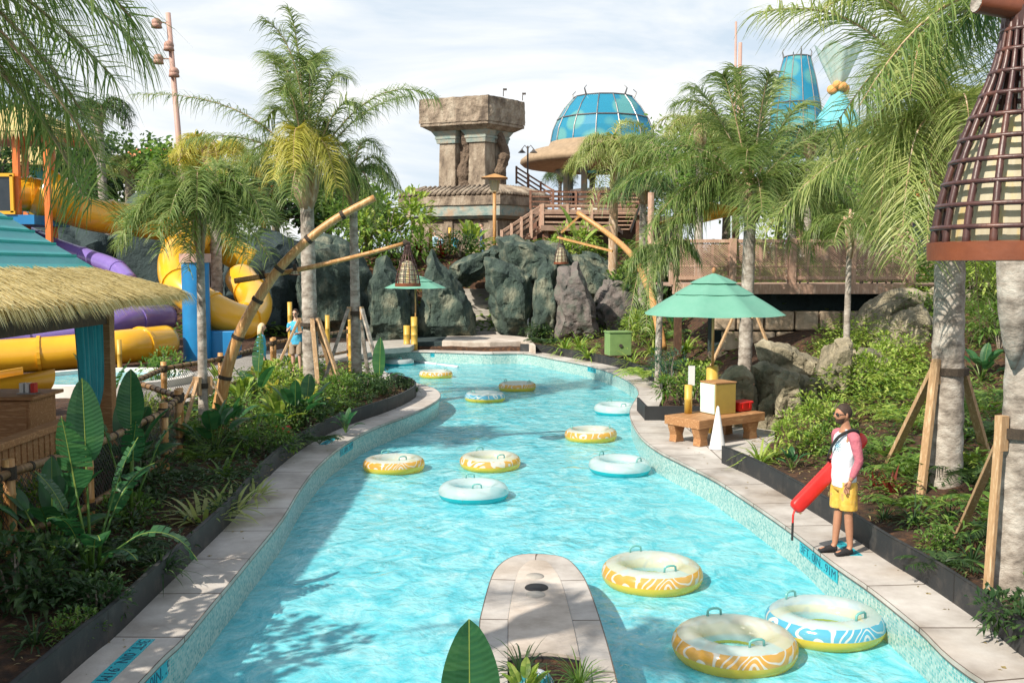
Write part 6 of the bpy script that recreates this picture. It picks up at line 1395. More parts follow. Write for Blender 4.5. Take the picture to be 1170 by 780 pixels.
# the far bend and the slope behind the umbrella
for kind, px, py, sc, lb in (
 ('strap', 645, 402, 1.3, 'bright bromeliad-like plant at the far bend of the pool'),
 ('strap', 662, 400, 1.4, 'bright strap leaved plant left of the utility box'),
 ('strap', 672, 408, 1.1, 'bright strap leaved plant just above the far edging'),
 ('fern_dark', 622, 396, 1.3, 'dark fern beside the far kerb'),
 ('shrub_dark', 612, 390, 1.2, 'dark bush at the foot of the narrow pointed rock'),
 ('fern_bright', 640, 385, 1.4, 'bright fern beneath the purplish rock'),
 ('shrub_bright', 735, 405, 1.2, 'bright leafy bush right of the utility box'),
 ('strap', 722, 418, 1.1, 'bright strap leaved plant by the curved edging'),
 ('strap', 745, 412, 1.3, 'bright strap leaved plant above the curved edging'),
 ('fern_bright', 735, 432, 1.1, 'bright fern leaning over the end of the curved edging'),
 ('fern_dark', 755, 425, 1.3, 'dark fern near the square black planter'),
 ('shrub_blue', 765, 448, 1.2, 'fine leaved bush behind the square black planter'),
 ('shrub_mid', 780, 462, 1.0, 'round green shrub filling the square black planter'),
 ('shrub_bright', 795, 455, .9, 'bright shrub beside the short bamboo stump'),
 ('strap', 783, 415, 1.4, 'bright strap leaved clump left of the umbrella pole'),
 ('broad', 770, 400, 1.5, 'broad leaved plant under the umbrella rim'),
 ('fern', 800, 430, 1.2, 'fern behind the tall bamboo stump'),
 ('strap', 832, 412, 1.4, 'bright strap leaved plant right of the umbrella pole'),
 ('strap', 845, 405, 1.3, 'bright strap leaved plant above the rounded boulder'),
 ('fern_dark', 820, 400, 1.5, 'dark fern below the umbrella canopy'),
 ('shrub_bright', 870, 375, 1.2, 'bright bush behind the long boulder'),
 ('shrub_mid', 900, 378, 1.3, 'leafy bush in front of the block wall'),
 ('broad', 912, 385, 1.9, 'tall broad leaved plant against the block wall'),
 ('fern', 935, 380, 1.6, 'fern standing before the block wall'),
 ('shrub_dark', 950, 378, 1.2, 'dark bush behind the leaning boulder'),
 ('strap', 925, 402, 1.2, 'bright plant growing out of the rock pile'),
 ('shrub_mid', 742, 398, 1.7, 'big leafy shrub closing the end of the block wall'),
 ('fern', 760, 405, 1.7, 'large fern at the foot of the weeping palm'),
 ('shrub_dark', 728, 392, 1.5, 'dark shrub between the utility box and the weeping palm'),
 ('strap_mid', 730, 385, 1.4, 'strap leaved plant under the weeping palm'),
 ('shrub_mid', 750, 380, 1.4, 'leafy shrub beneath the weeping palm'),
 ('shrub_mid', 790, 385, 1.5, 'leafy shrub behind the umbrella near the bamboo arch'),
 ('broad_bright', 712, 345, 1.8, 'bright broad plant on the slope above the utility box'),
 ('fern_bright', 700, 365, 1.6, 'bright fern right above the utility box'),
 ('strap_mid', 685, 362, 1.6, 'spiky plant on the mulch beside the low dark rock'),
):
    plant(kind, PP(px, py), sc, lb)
# the bed behind the lifeguard
for kind, px, py, sc, lb in (
 ('shrub_bright', 915, 522, .72, 'bright leafy shrub just behind the black edging left of the lifeguard'),
 ('shrub_bright', 945, 508, .75, 'large bright leafy shrub behind the shoulders of the lifeguard'),
 ('shrub_bright', 990, 475, .95, 'large bright shrub right of the lifeguard head'),
 ('shrub_bright', 1028, 458, .9, 'bright bush between the lifeguard and the stout palm'),
 ('fern_bright', 1000, 440, 1.0, 'bright fern above the lifeguard head near the boulders'),
 ('shrub_mid', 1048, 440, 1.0, 'leafy bush left of the stout palm trunk'),
 ('strap', 868, 528, .8, 'sunlit spiky plant at the corner of the edging beside the cone'),
 ('strap', 885, 522, .7, 'smaller sunlit spiky plant at the corner of the edging'),
 ('broad', 905, 535, .45, 'low dark rounded leaves over the edging'),
 ('fern', 1010, 540, .9, 'fern right behind the legs of the lifeguard'),
 ('cordyline', 1018, 570, .9, 'red leaved plant to the right of the lifeguard'),
 ('cordyline', 1000, 560, .7, 'smaller red leaved plant behind the shorts of the lifeguard'),
 ('strap_dark', 1045, 600, .9, 'dark grassy plant by the black edging under the stake'),
 ('strap_dark', 1010, 592, .7, 'pale tipped grassy plant leaning over the edging'),
 ('fern_bright', 1038, 520, .9, 'sunlit fern between the stakes of the stout palm'),
 ('fern_bright', 1020, 505, .9, 'sunlit fern left of the leaning stake'),
 ('fern', 1060, 560, .9, 'fern at the foot of the stout palm'),
 ('fern_dark', 1110, 575, 1.1, 'dark fern between the two palm trunks'),
 ('fern_dark', 1125, 540, 1.2, 'dark fern behind the leaning dark stake'),
 ('fern', 1130, 500, 1.3, 'fern behind the trunks on the sunlit mulch'),
 ('shrub_mid', 1140, 460, 1.5, 'leafy bush between the palm trunks'),
 ('shrub_bright', 1110, 430, 1.6, 'bright bush hanging behind the stout trunk'),
 ('low', 1075, 628, .6, 'small bright herb on the mulch near the edging'),
 ('strap_dark', 1085, 600, .8, 'dark grassy tuft by the foot of the leaning stake'),
 ('broad_bright', 1168, 665, .7, 'bright leaves at the picture edge by the nearest stake'),
 ('low_dark', 1160, 720, .8, 'dark herb in the near corner behind the edging'),
 ('fern_dark', 1150, 625, .9, 'dark fern beside the nearest palm trunk'),
 ('shrub_bright', 1150, 400, 1.8, 'tall bright bush under the big lantern'),
 ('shrub_mid', 1060, 395, 1.7, 'leafy bush beneath the large deck-end boulder'),
 ('low', 960, 525, .9, 'low leaves behind the rescue tube'),
 ('fern_bright', 1100, 560, .8, 'small sunlit fern right of the stout trunk base'),
 ('fern', 1040, 560, .9, 'fern between the red leaved plant and the stout palm'),
 ('fern_dark', 1075, 650, .7, 'dark fern against the edging in front of the leaning stake'),
 ('strap_dark', 1110, 640, .8, 'dark grassy tuft between the nearest palm and the edging'),
 ('fern', 1130, 600, .9, 'fern just left of the nearest palm trunk'),
 ('shrub_dark', 975, 545, .55, 'dark low bush right behind the lifeguard at the edging'),
 ('fern', 1030, 585, .7, 'small fern above the edging past the red leaved plant'),
 ('shrub_mid', 1085, 490, .9, 'leafy shrub on the orange mulch behind the stout palm'),
 ('broad', 1120, 470, 1.1, 'broad leaved plant behind the palm trunks'),
 ('fern_bright', 1055, 490, 1.0, 'sunlit fern just left behind the stout palm trunk'),
 ('low', 1090, 520, .9, 'low sunlit leaves on the orange mulch right of the stout palm'),
):
    plant(kind, PP(px, py), sc, lb)
# cliff-top planting and hillside behind
for k, (px, Yk, sc, kind, lb) in enumerate(((478,54,2.2,'cordyline','red leaved plant at the foot of the tower left of the seated guests'),(505,53,2.0,'cordyline','red leaved plant below the guest in bright aqua'),(525,53,1.8,'shrub_dark','dark bush below the tower wall'),(538,54.5,2.8,'broad_bright','tall bright banana plant beside the walking guest'),(460,52,2.6,'shrub_mid','rounded bush left of the tower'),(440,53,3.6,'shrub_bright','yellow green bush on the cliff left of the tower'),(418,54,3.6,'shrub_mid','green bush on the cliff behind the thinner palm'),(650,52,2.0,'shrub_bright','yellow green bush under the timber landing'),(690,50,2.0,'shrub_mid','green bush beside the landing posts'),(640,53,1.5,'shrub_mid','small bush behind the long green ridge'),(730,48,3.0,'shrub_mid','green bush below the gallery steps'),(755,46,3.4,'shrub_dark','dark bush beneath the shade sail'),(710,47,2.6,'broad','banana plant near the gallery steps'),(595,52,1.4,'low','low plants on top of the broad green rock'))):
    x = at(px, 280, Yk).x; plant(kind, (x, Yk), sc, lb)
for k, (px, py, Y_, sc, lb) in enumerate(((662,262,44,2.6,'banana plant with two pale leaves growing before the timber landing'),)):
    c_ = at(px, 275, Y_); T = banana_plant('banana_plant', [(rad(150),.35,.6,1.7,.55,.05,0),(rad(20),.75,.6,1.5,.5,.06,0),(rad(200),1.0,.4,1.2,.4,.08,1)], 5, label=lb, loc=V((c_.x, Y_, at(px, 288, Y_).z)), mt='leaf_bright')
for k, (px, Yk, h, r, lb, mt_) in enumerate(((-10,62,9,4.5,'dark tree behind the far straw hut','leaf_dark'),(100,64,8,4,'dark tree behind the yellow slide','leaf_dark'),(135,70,7.5,4.5,'dark tree under the far orange slide','leaf_dark'),(200,58,6.5,3.6,'dark tree behind the speaker mast foot','leaf'),(265,62,6.5,4,'green tree between the slim palm and the queen palm','leaf'),(315,60,5.6,3.5,'dark tree behind the queen palm trunk','leaf_dark'),(375,62,5.0,3.5,'green tree behind the two braced palms','leaf'),(420,66,4.2,3.2,'small green tree at the end of the row near the tower','leaf'),(775,56,7.0,4.0,'leafy tree behind the shade sail','leaf'),(830,60,8,4.5,'leafy tree behind the queen palm crown','leaf'),(890,62,7.5,4.2,'yellow green tree behind the deck','leaf_bright'),(945,50,5.2,3.4,'yellow green tree beside the orange kiosk','leaf_bright'),(1000,66,8.5,4.5,'leafy tree behind the orange kiosks','leaf'),(1060,60,8,4.5,'leafy tree behind the stout palm crown','leaf'),(1120,52,8,4.4,'tall leafy tree behind the big lantern','leaf'),(1185,44,8,4.4,'leafy tree at the picture edge behind the lantern','leaf'),(720,95,7,5,'distant tree behind the dome base','leaf_dark'))):
    x = at(px, 250, Yk).x; tree(x, Yk, h, r, lb, mt_, 100+k)
for k, (x, y, h, r) in enumerate(((13.5, 24, 5.5, 2.6), (12, 33.5, 5, 2.6), (16, 29, 6, 3), (11.5, 18.5, 3.6, 1.8))):
    tree(x, y, h, r, ['small leafy tree behind the deck-end boulders', 'small leafy tree growing up through the end of the deck', 'leafy tree far behind the stout palm', 'leafy tree right behind the nearest palm'][k], 'leaf', 140+k, 2200, .24, .12, 'garden trees beyond the lifeguard bed', .1)
# dense ground cover nobody could count
def cover(name, n, region, mt, ll, lw, hmax, label, seed, thr=.0, fsc=.9):
    rnd = random.Random(seed); m = MB(); k = 0
    while k < n:
        x, y = region(rnd); p = V((x, y, 0)); 
        if NZ.noise(V((x*fsc, y*fsc, seed))) < thr: 
            if rnd.random() < .85: continue
        z = hterrain(x, y); k += 1; h = hmax*rnd.random()**1.3; a = rnd.uniform(0, 6.28); o = V((cos(a), sin(a), rnd.uniform(-.2,1.0))).normalized(); l = ll*rnd.uniform(.5,1.2); s = V((-sin(a), cos(a), 0)); q = V((x, y, z+h)); w = lw*rnd.uniform(.6,1.1)
        m.add([q, q+o*l*.5-s*w/2, q+o*l+V((0,0,-.25*l)), q+o*l*.5+s*w/2], [(0,1,2,3)])
    return m.build(name, MAT[mt], None, label=label, category='ground cover', kind='stuff')
def poly_region(pts):
    pts = [PP(*p) for p in pts]; x0, x1 = min(p.x for p in pts), max(p.x for p in pts); y0, y1 = min(p.y for p in pts), max(p.y for p in pts)
    def f(rnd):
        while True:
            x, y = rnd.uniform(x0, x1), rnd.uniform(y0, y1); c = False
            for i in range(len(pts)):
                a, b = pts[i], pts[i-1]
                if (a.y > y) != (b.y > y) and x < (b.x-a.x)*(y-a.y)/(b.y-a.y)+a.x: c = not c
            if c: return x, y
    return f
LB = poly_region([(20,770),(195,650),(310,540),(380,485),(470,445),(440,430),(330,435),(200,470),(210,500),(100,600),(-20,640)])
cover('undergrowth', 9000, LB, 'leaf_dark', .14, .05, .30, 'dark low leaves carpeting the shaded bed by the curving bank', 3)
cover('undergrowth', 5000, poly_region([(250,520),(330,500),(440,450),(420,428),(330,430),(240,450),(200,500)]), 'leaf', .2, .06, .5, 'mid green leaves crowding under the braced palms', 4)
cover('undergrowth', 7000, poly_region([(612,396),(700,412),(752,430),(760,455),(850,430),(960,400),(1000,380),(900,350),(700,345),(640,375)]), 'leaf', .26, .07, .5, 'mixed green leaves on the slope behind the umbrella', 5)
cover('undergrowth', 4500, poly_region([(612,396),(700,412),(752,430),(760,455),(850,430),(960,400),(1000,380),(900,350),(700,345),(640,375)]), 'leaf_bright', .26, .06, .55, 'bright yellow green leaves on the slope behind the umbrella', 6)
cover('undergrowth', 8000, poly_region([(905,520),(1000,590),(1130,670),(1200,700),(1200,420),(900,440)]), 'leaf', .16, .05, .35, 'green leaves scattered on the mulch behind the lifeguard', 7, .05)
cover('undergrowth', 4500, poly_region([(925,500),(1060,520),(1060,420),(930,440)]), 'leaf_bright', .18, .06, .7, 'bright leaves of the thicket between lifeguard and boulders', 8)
cover('fallen_leaves', 5000, poly_region([(850,525),(1000,600),(1130,680),(1250,740),(1200,420),(900,440)]), 'leaf_straw', .10, .025, .02, 'dry straw coloured litter on the mulch behind the lifeguard', 9)
cover('fallen_leaves', 2500, LB, 'leaf_straw', .08, .02, .02, 'dry litter on the dark soil of the shaded bed', 10)
def hill_region(rnd): return rnd.uniform(-32, 16), rnd.uniform(45, 56)
cover('undergrowth', 9000, hill_region, 'leaf', .5, .2, .7, 'green scrub growing over the cliff top and slopes', 11)
cover('undergrowth', 5000, lambda r: (r.uniform(8, 26), r.uniform(31, 46)), 'leaf', .4, .16, .8, 'green scrub behind and beside the long deck', 12)
def cope_region(rnd):
    i = rnd.randrange(1, len(INNER)-2); f = rnd.random()**.5; p = INNER[i].lerp(OUTER[i], f); return p.x, p.y
m = MB(); rr = random.Random(77)
for k in range(150):
    x, y = cope_region(rr); a = rr.uniform(0, 6.28); l = rr.uniform(.015,.06); w = l*rr.uniform(.1,.4); d = V((cos(a), sin(a), 0)); s_ = V((-sin(a), cos(a), 0)); p = V((x, y, CZ+.004)); m.add([p, p+d*l*.5-s_*w+V((0,0,.008)), p+d*l, p+d*l*.5+s_*w+V((0,0,.004))], [(0,1,2,3)])
m.build('fallen_leaves', MAT['leaf_straw'], None, label='scattered dry bits and twigs lying on the pool coping', category='litter', kind='stuff')
# hero plant in the near shaded bed
hp = PP(105, 668)
banana_plant('banana_leaved_plant', [(rad(250),.18,1.05,.75,.44,.015,1),(rad(120),.12,1.25,.85,.36,.02,0),(rad(165),.95,.45,.42,.26,.10,0),(rad(205),1.25,.30,.36,.24,.10,1),(rad(10),.95,.55,.85,.30,.16,1),(rad(60),.5,.75,.7,.3,.09,1),(rad(-60),.65,.5,.55,.28,.10,0),(rad(-100),.5,.6,.55,.26,.10,1),(rad(180),.4,.8,.5,.26,.06,1),(rad(30),.3,.95,.6,.3,.05,1),(rad(-30),.8,.4,.5,.22,.12,1)], 4,
  label='large banana-leaved plant with torn paddles in the shaded bed near the depth marker', loc=hp, sc=.9)
for (px, py, sd, lb, lv) in (
  (150, 600, 6, 'torn leaved plant with tall paddles in front of the hut corner', [(rad(100),.12,1.2,.75,.34,.02,0),(rad(200),.25,1.0,.6,.3,.04,1),(rad(20),.4,.9,.6,.28,.06,1),(rad(-60),.35,.9,.6,.28,.06,1)]),
  (292, 470, 7, 'tall pale banana-leaved plant in front of the blonde guest', [(rad(60),.1,.9,.9,.35,.02,1),(rad(200),.45,.7,.7,.3,.06,1),(rad(-40),.5,.6,.7,.3,.06,0),(rad(130),.6,.6,.6,.3,.08,1)]),
  (432, 447, 8, 'plant with one upright dark paddle leaf on the tip of the bed', [(rad(60),.06,.4,1.0,.42,.01,0),(rad(0),.8,.4,.5,.22,.1,0),(rad(180),.7,.3,.5,.22,.1,0)]),
  (350, 487, 9, 'plant with glossy broad paddles before the thick palm stakes', [(rad(180),.5,.5,.5,.3,.06,0),(rad(20),.45,.5,.55,.32,.06,0),(rad(-80),.6,.4,.5,.3,.08,0),(rad(90),.3,.6,.5,.3,.05,0)]),
  (118, 500, 10, 'dark paddle leaves rising beside the hut post', [(rad(90),.1,1.3,.8,.36,.02,0),(rad(180),.3,1.1,.6,.3,.05,1),(rad(0),.35,1.0,.6,.3,.05,1)]),
  (910, 372, 11, 'tall plant with upright glossy paddles against the block wall', [(rad(60),.12,1.2,.9,.35,.03,0),(rad(200),.4,.9,.8,.3,.07,0),(rad(-20),.45,.9,.8,.3,.07,0)]),
  (875, 362, 12, 'smaller paddle leaved plant behind the umbrella rim', [(rad(60),.15,.9,.8,.3,.03,0),(rad(200),.5,.6,.7,.25,.07,0),(rad(-20),.55,.6,.7,.25,.07,0)])):
    banana_plant('banana_leaved_plant', lv, sd, label=lb, loc=PP(px, py) if py > 380 else V((PP(px, 385).x, PP(px, 385).y-1, hterrain(PP(px,385).x, PP(px,385).y-1))))
# potted look-through palm by the stairs
p = P(587, 384, GZ); T = thing('young_palm', 'small young plant with a pale upright spathe at the foot of the stairs', 'plant', p)
palm_trunk((0,0,0), (0,0,1.3), .12, .09).build('trunk', MAT['bark'], T, smooth=True)
m = MB(); m.tube([(0,0,1.2),(-.05,0,1.6),(-.1,0,2.3),(-.12,0,2.6)], [.08,.2,.17,.03], 8); m.build('spathe', MAT['boot'], T, smooth=True)
m = MB(); rr = random.Random(4)
for a in (.2, 2.9, 1.2, 4.4, 5.5): frond(m, (0,0,1.3), (cos(a)*.6, sin(a)*.6, 2.2), (cos(a)*1.3, sin(a)*1.3, 1.7), rr, n=22, ll=.3, w=.03)
m.build('crown', [MAT['leaf'], MAT['leaf']], T)
# island planting
T = banana_plant('banana_leaved_plant', [(rad(100),.03,.35,.78,.40,.0,0)], 3, label='single tall dark green paddle leaf rising in front of the island bed', loc=V((-.27, 6.35, .35)), sc=.8)
for (x, y, sc, kind, lb) in ((.08, 8.02, .72, 'strap_dark', 'spiky dark grassy tuft at the head of the island bed'), (.55, 7.85, .62, 'tuft', 'arching green grassy tuft at the corner of the island bed'), (.30, 7.45, .45, 'tuft', 'small green tuft in the middle of the island bed'), (.10, 7.45, .45, 'broad_bright', 'small bright leaves at the bottom of the island bed'), (.62, 7.35, .62, 'strap_dark', 'dark grassy tuft nearest the viewer in the island bed')):
    plant(kind, (x, y), sc*1.15, lb, z=CZ-.02)
c_ = P(612, 770, CZ+.05); m = MB(); m.lathe([(.001,.16),(.06,.155),(.12,.12),(.15,.06),(.155,0)], 24); T = m.build('woven_shell', None if False else MAT['teal_cloth'], None, smooth=True, loc=(c_.x, c_.y, CZ-.08), label='green and white ribbed dome ornament among the island plants', category='ornament')
m = MB()
for k in range(12):
    a = 2*pi*k/12; m.tube([(.156*cos(a+t*.5)*cos(t*pi/2*.95), .156*sin(a+t*.5)*cos(t*pi/2*.95), .163*sin(t*pi/2*.95)) for t in [i/8 for i in range(9)]], .008, 5)
m.build('ribs', MAT['white'], T, smooth=True)
for o in PROTO.values(): bpy.data.objects.remove(o)
# flowers
m = MB(); rr = random.Random(2)
fpnt = PP(322, 512)
for k in range(14):
    q = V((rr.uniform(-.12,.12), rr.uniform(-.12,.12), .25+rr.uniform(0,.15)))
    for j in range(5): a = j*1.26; m.add([q, q+V((cos(a)*.03, sin(a)*.03, .02)), q+V((cos(a+.5)*.05, sin(a+.5)*.05, .03)), q+V((cos(a+1)*.03, sin(a+1)*.03, .02))], [(0,1,2,3)])
m.build('flowers', MAT['flower_red'], None, loc=fpnt, label='cluster of orange red flowers against the black edging', category='flowers')
# ================================================================== SWIM RINGS
def ring(style, c, rz, label, group, tilt=0, sc=1.0, dia=1.16):
    Rm, r = (dia/2-.155), .155; sz = .92
    T = thing('swim_ring', label, 'swim ring', (c.x, c.y, .105), rz, group); T.scale = (sc,)*3; T.rotation_euler[0] = tilt
    def arc(a0, a1, rr=1.0, n=64, k=12):
        m = MB(); vs = []
        for i in range(n):
            b = 2*pi*i/n
            for j in range(k+1):
                a = a0+(a1-a0)*j/k; q = r*rr; pk = 1+.012*sin(b*26)*(abs(sin(a)) > .3); vs.append(((Rm+q*cos(a)*pk)*cos(b), (Rm+q*cos(a)*pk)*sin(b), q*sz*sin(a)*pk))
        m.add(vs, [(i*(k+1)+j, ((i+1) % n)*(k+1)+j, ((i+1) % n)*(k+1)+j+1, i*(k+1)+j+1) for i in range(n) for j in range(k)])
        return m
    if style == 'plain':
        arc(rad(-8), rad(205)).build('top_vinyl', MAT['v_clear'], T, smooth=True); arc(rad(-155), rad(-8)).build('bottom_vinyl', MAT['v_aqua'], T, smooth=True)
    else:
        arc(rad(46), rad(205)).build('top_vinyl', MAT['v_clear'], T, smooth=True); arc(rad(-2), rad(46)).build('printed_band', MAT['v_orange' if style == 'orange' else 'v_blue'], T, smooth=True)
        arc(rad(-155), rad(-2)).build('bottom_vinyl', MAT['v_yellow'], T, smooth=True)
    for s in (-1, 1):
        m = MB(); a0 = rad(-80) if s < 0 else rad(100)
        pts = [V(((Rm+.0)*cos(a0+d)+.0, (Rm+.0)*sin(a0+d), r*sz*.98+h)) for d, h in ((-.17,-.005),(-.16,.05),(-.1,.065),(0,.07),(.1,.065),(.16,.05),(.17,-.005))]
        m.tube(pts, .012, 8).build('handle', MAT['v_handle'], T, smooth=True)
    return T
G3 = 'inflatable swim rings drifting on the water'
RINGS = (('orange',450,531,20,'orange patterned ring farthest to the shaded bank side of the pool'),('orange',560,528,200,'orange patterned ring floating right above the plain aqua ring at mid pool'),('plain',541,562,0,'plain clear ring with aqua underside at mid pool, the largest of its kind'),
 ('plain',708,533,40,'plain clear ring with aqua underside beside the tiled wall near the cone'),('orange',675,497,80,'orange patterned ring between the two plain rings near the inner bend'),('plain',704,468,10,'plain clear ring with aqua underside tucked against the inner bend'),
 ('orange',591,442,50,'orange patterned ring far off near the middle of the outer bend'),('blue',554,454,300,'blue patterned ring far off beside an orange one'),('orange',498,428,120,'orange patterned ring near the floating white bars'),
 ('plain',456,414,0,'plain clear ring with aqua underside partly behind the tip of the planted bed'),('orange',745,656,10,'orange patterned ring between the island and the lifeguard'),('blue',942,712,25,'blue patterned ring against the tiled wall in the near corner'),
 ('orange',839,738,5,'orange patterned ring nearest the viewer, touching the blue one'))
for k, (s_, px, py, a, lb) in enumerate(RINGS):
    c = P(px, py, .09); ring(s_, c, rad(a), lb, G3, tilt=rad(R.uniform(-1.5, 1.5)), sc=1.05 if k >= 10 else 1.0)

# ================================================================== PEOPLE
def skin_verts(P_, E_, Rr, sub=2):
    me = bpy.data.meshes.new('tmp'); me.from_pydata([tuple(p) for p in P_], E_, []); o = bpy.data.objects.new('tmp', me); COL.objects.link(o)
    md = o.modifiers.new('s', 'SKIN'); 
    for i, v in enumerate(me.skin_vertices[0].data):
        rr = Rr[i]; v.radius = rr if hasattr(rr, '__len__') else (rr, rr); v.use_root = (i == 0)
    md.use_smooth_shade = True; sb = o.modifiers.new('b', 'SUBSURF'); sb.levels = sub; sb.render_levels = sub
    bpy.context.view_layer.update(); dg = bpy.context.evaluated_depsgraph_get(); m2 = o.evaluated_get(dg).to_mesh()
    vs = [v.co.copy() for v in m2.vertices]; fs = [tuple(p.vertices) for p in m2.polygons]; o.evaluated_get(dg).to_mesh_clear(); bpy.data.objects.remove(o); return vs, fs
def chainmesh(mb, chains, sub=2):
    """chains: list of lists of (point, radius); a chain whose first item is an int starts from that vertex index of the first chain"""
    pts, es, rs = [], [], []
    for ch in chains:
        prev = None
        if isinstance(ch[0], int): prev = ch[0]; ch = ch[1:]
        for p, r in ch:
            pts.append(V(p)); rs.append(r); i = len(pts)-1
            if prev is not None: es.append((prev, i))
            prev = i
    vs, fs = skin_verts(pts, es, rs, sub); mb.add(vs, fs)
def head(mb, c, s=1.0, fx=1):
    """head facing +X, centre c"""
    c = V(c); n, m = 28, 22; vs = []
    for i in range(m+1):
        for j in range(n):
            a = pi*i/m; b = 2*pi*j/n; x, y, z = sin(a)*cos(b), sin(a)*sin(b), cos(a)
            X = .098*x; Y_ = .076*y; Z = .118*z
            if z < -.1: k = (-z-.1); Y_ *= 1-.34*k; X *= 1-.10*k; X += .012*k
            if x > .55 and abs(y) < .9:
                wf = max(0, (x-.55)/.45)
                X -= .006*wf
                X += .030*wf*math.exp(-(y/.17)**2)*math.exp(-((z+.18)/.15)**2)           # nose
                X += .010*wf*math.exp(-(y/.13)**2)*math.exp(-((z+.0)/.16)**2)            # bridge
                X -= .012*wf*math.exp(-((abs(y)-.36)/.16)**2)*math.exp(-((z-.02)/.10)**2) # eye sockets
                X += .008*wf*math.exp(-((z-.18)/.09)**2)*(abs(y) < .6)
                X += .009*wf*math.exp(-(y/.3)**2)*math.exp(-((z+.52)/.07)**2)            # lips
                X += .012*wf*math.exp(-(y/.3)**2)*math.exp(-((z+.85)/.14)**2)            # chin
            vs.append(c+V((X, Y_, Z))*s)
    mb.add(vs, [(i*n+j, (i+1)*n+j, (i+1)*n+(j+1) % n, i*n+(j+1) % n) for i in range(m) for j in range(n)])
    for sy in (-1, 1): mb.ball(c+V((-.008, sy*.078, -.008))*s, (.017*s, .009*s, .032*s), 8, 6)
def loft(mb, rings, amp=0, n=36, sub=4):
    C = catmull([V((c.x, c.y, c.z)) for c, a, b in rings], sub); A = catmull([V((a, b, 0)) for c, a, b in rings], sub); vs = []
    for i, (c, r) in enumerate(zip(C, A)):
        for j in range(n):
            t = 2*pi*j/n; d = V((cos(t)*r.x, sin(t)*r.y, 0)); f = NZ.noise(V((cos(t)*2.2+c.z*1.5, sin(t)*2.2, c.z*9)))+.6*NZ.noise(V((cos(t)*5, sin(t)*5, c.z*16+3)))
            vs.append(c+d*(1+amp*f/max(.03, d.length)))
    m_ = len(C); mb.add(vs, [(i*n+j, i*n+(j+1) % n, (i+1)*n+(j+1) % n, (i+1)*n+j) for i in range(m_-1) for j in range(n)])
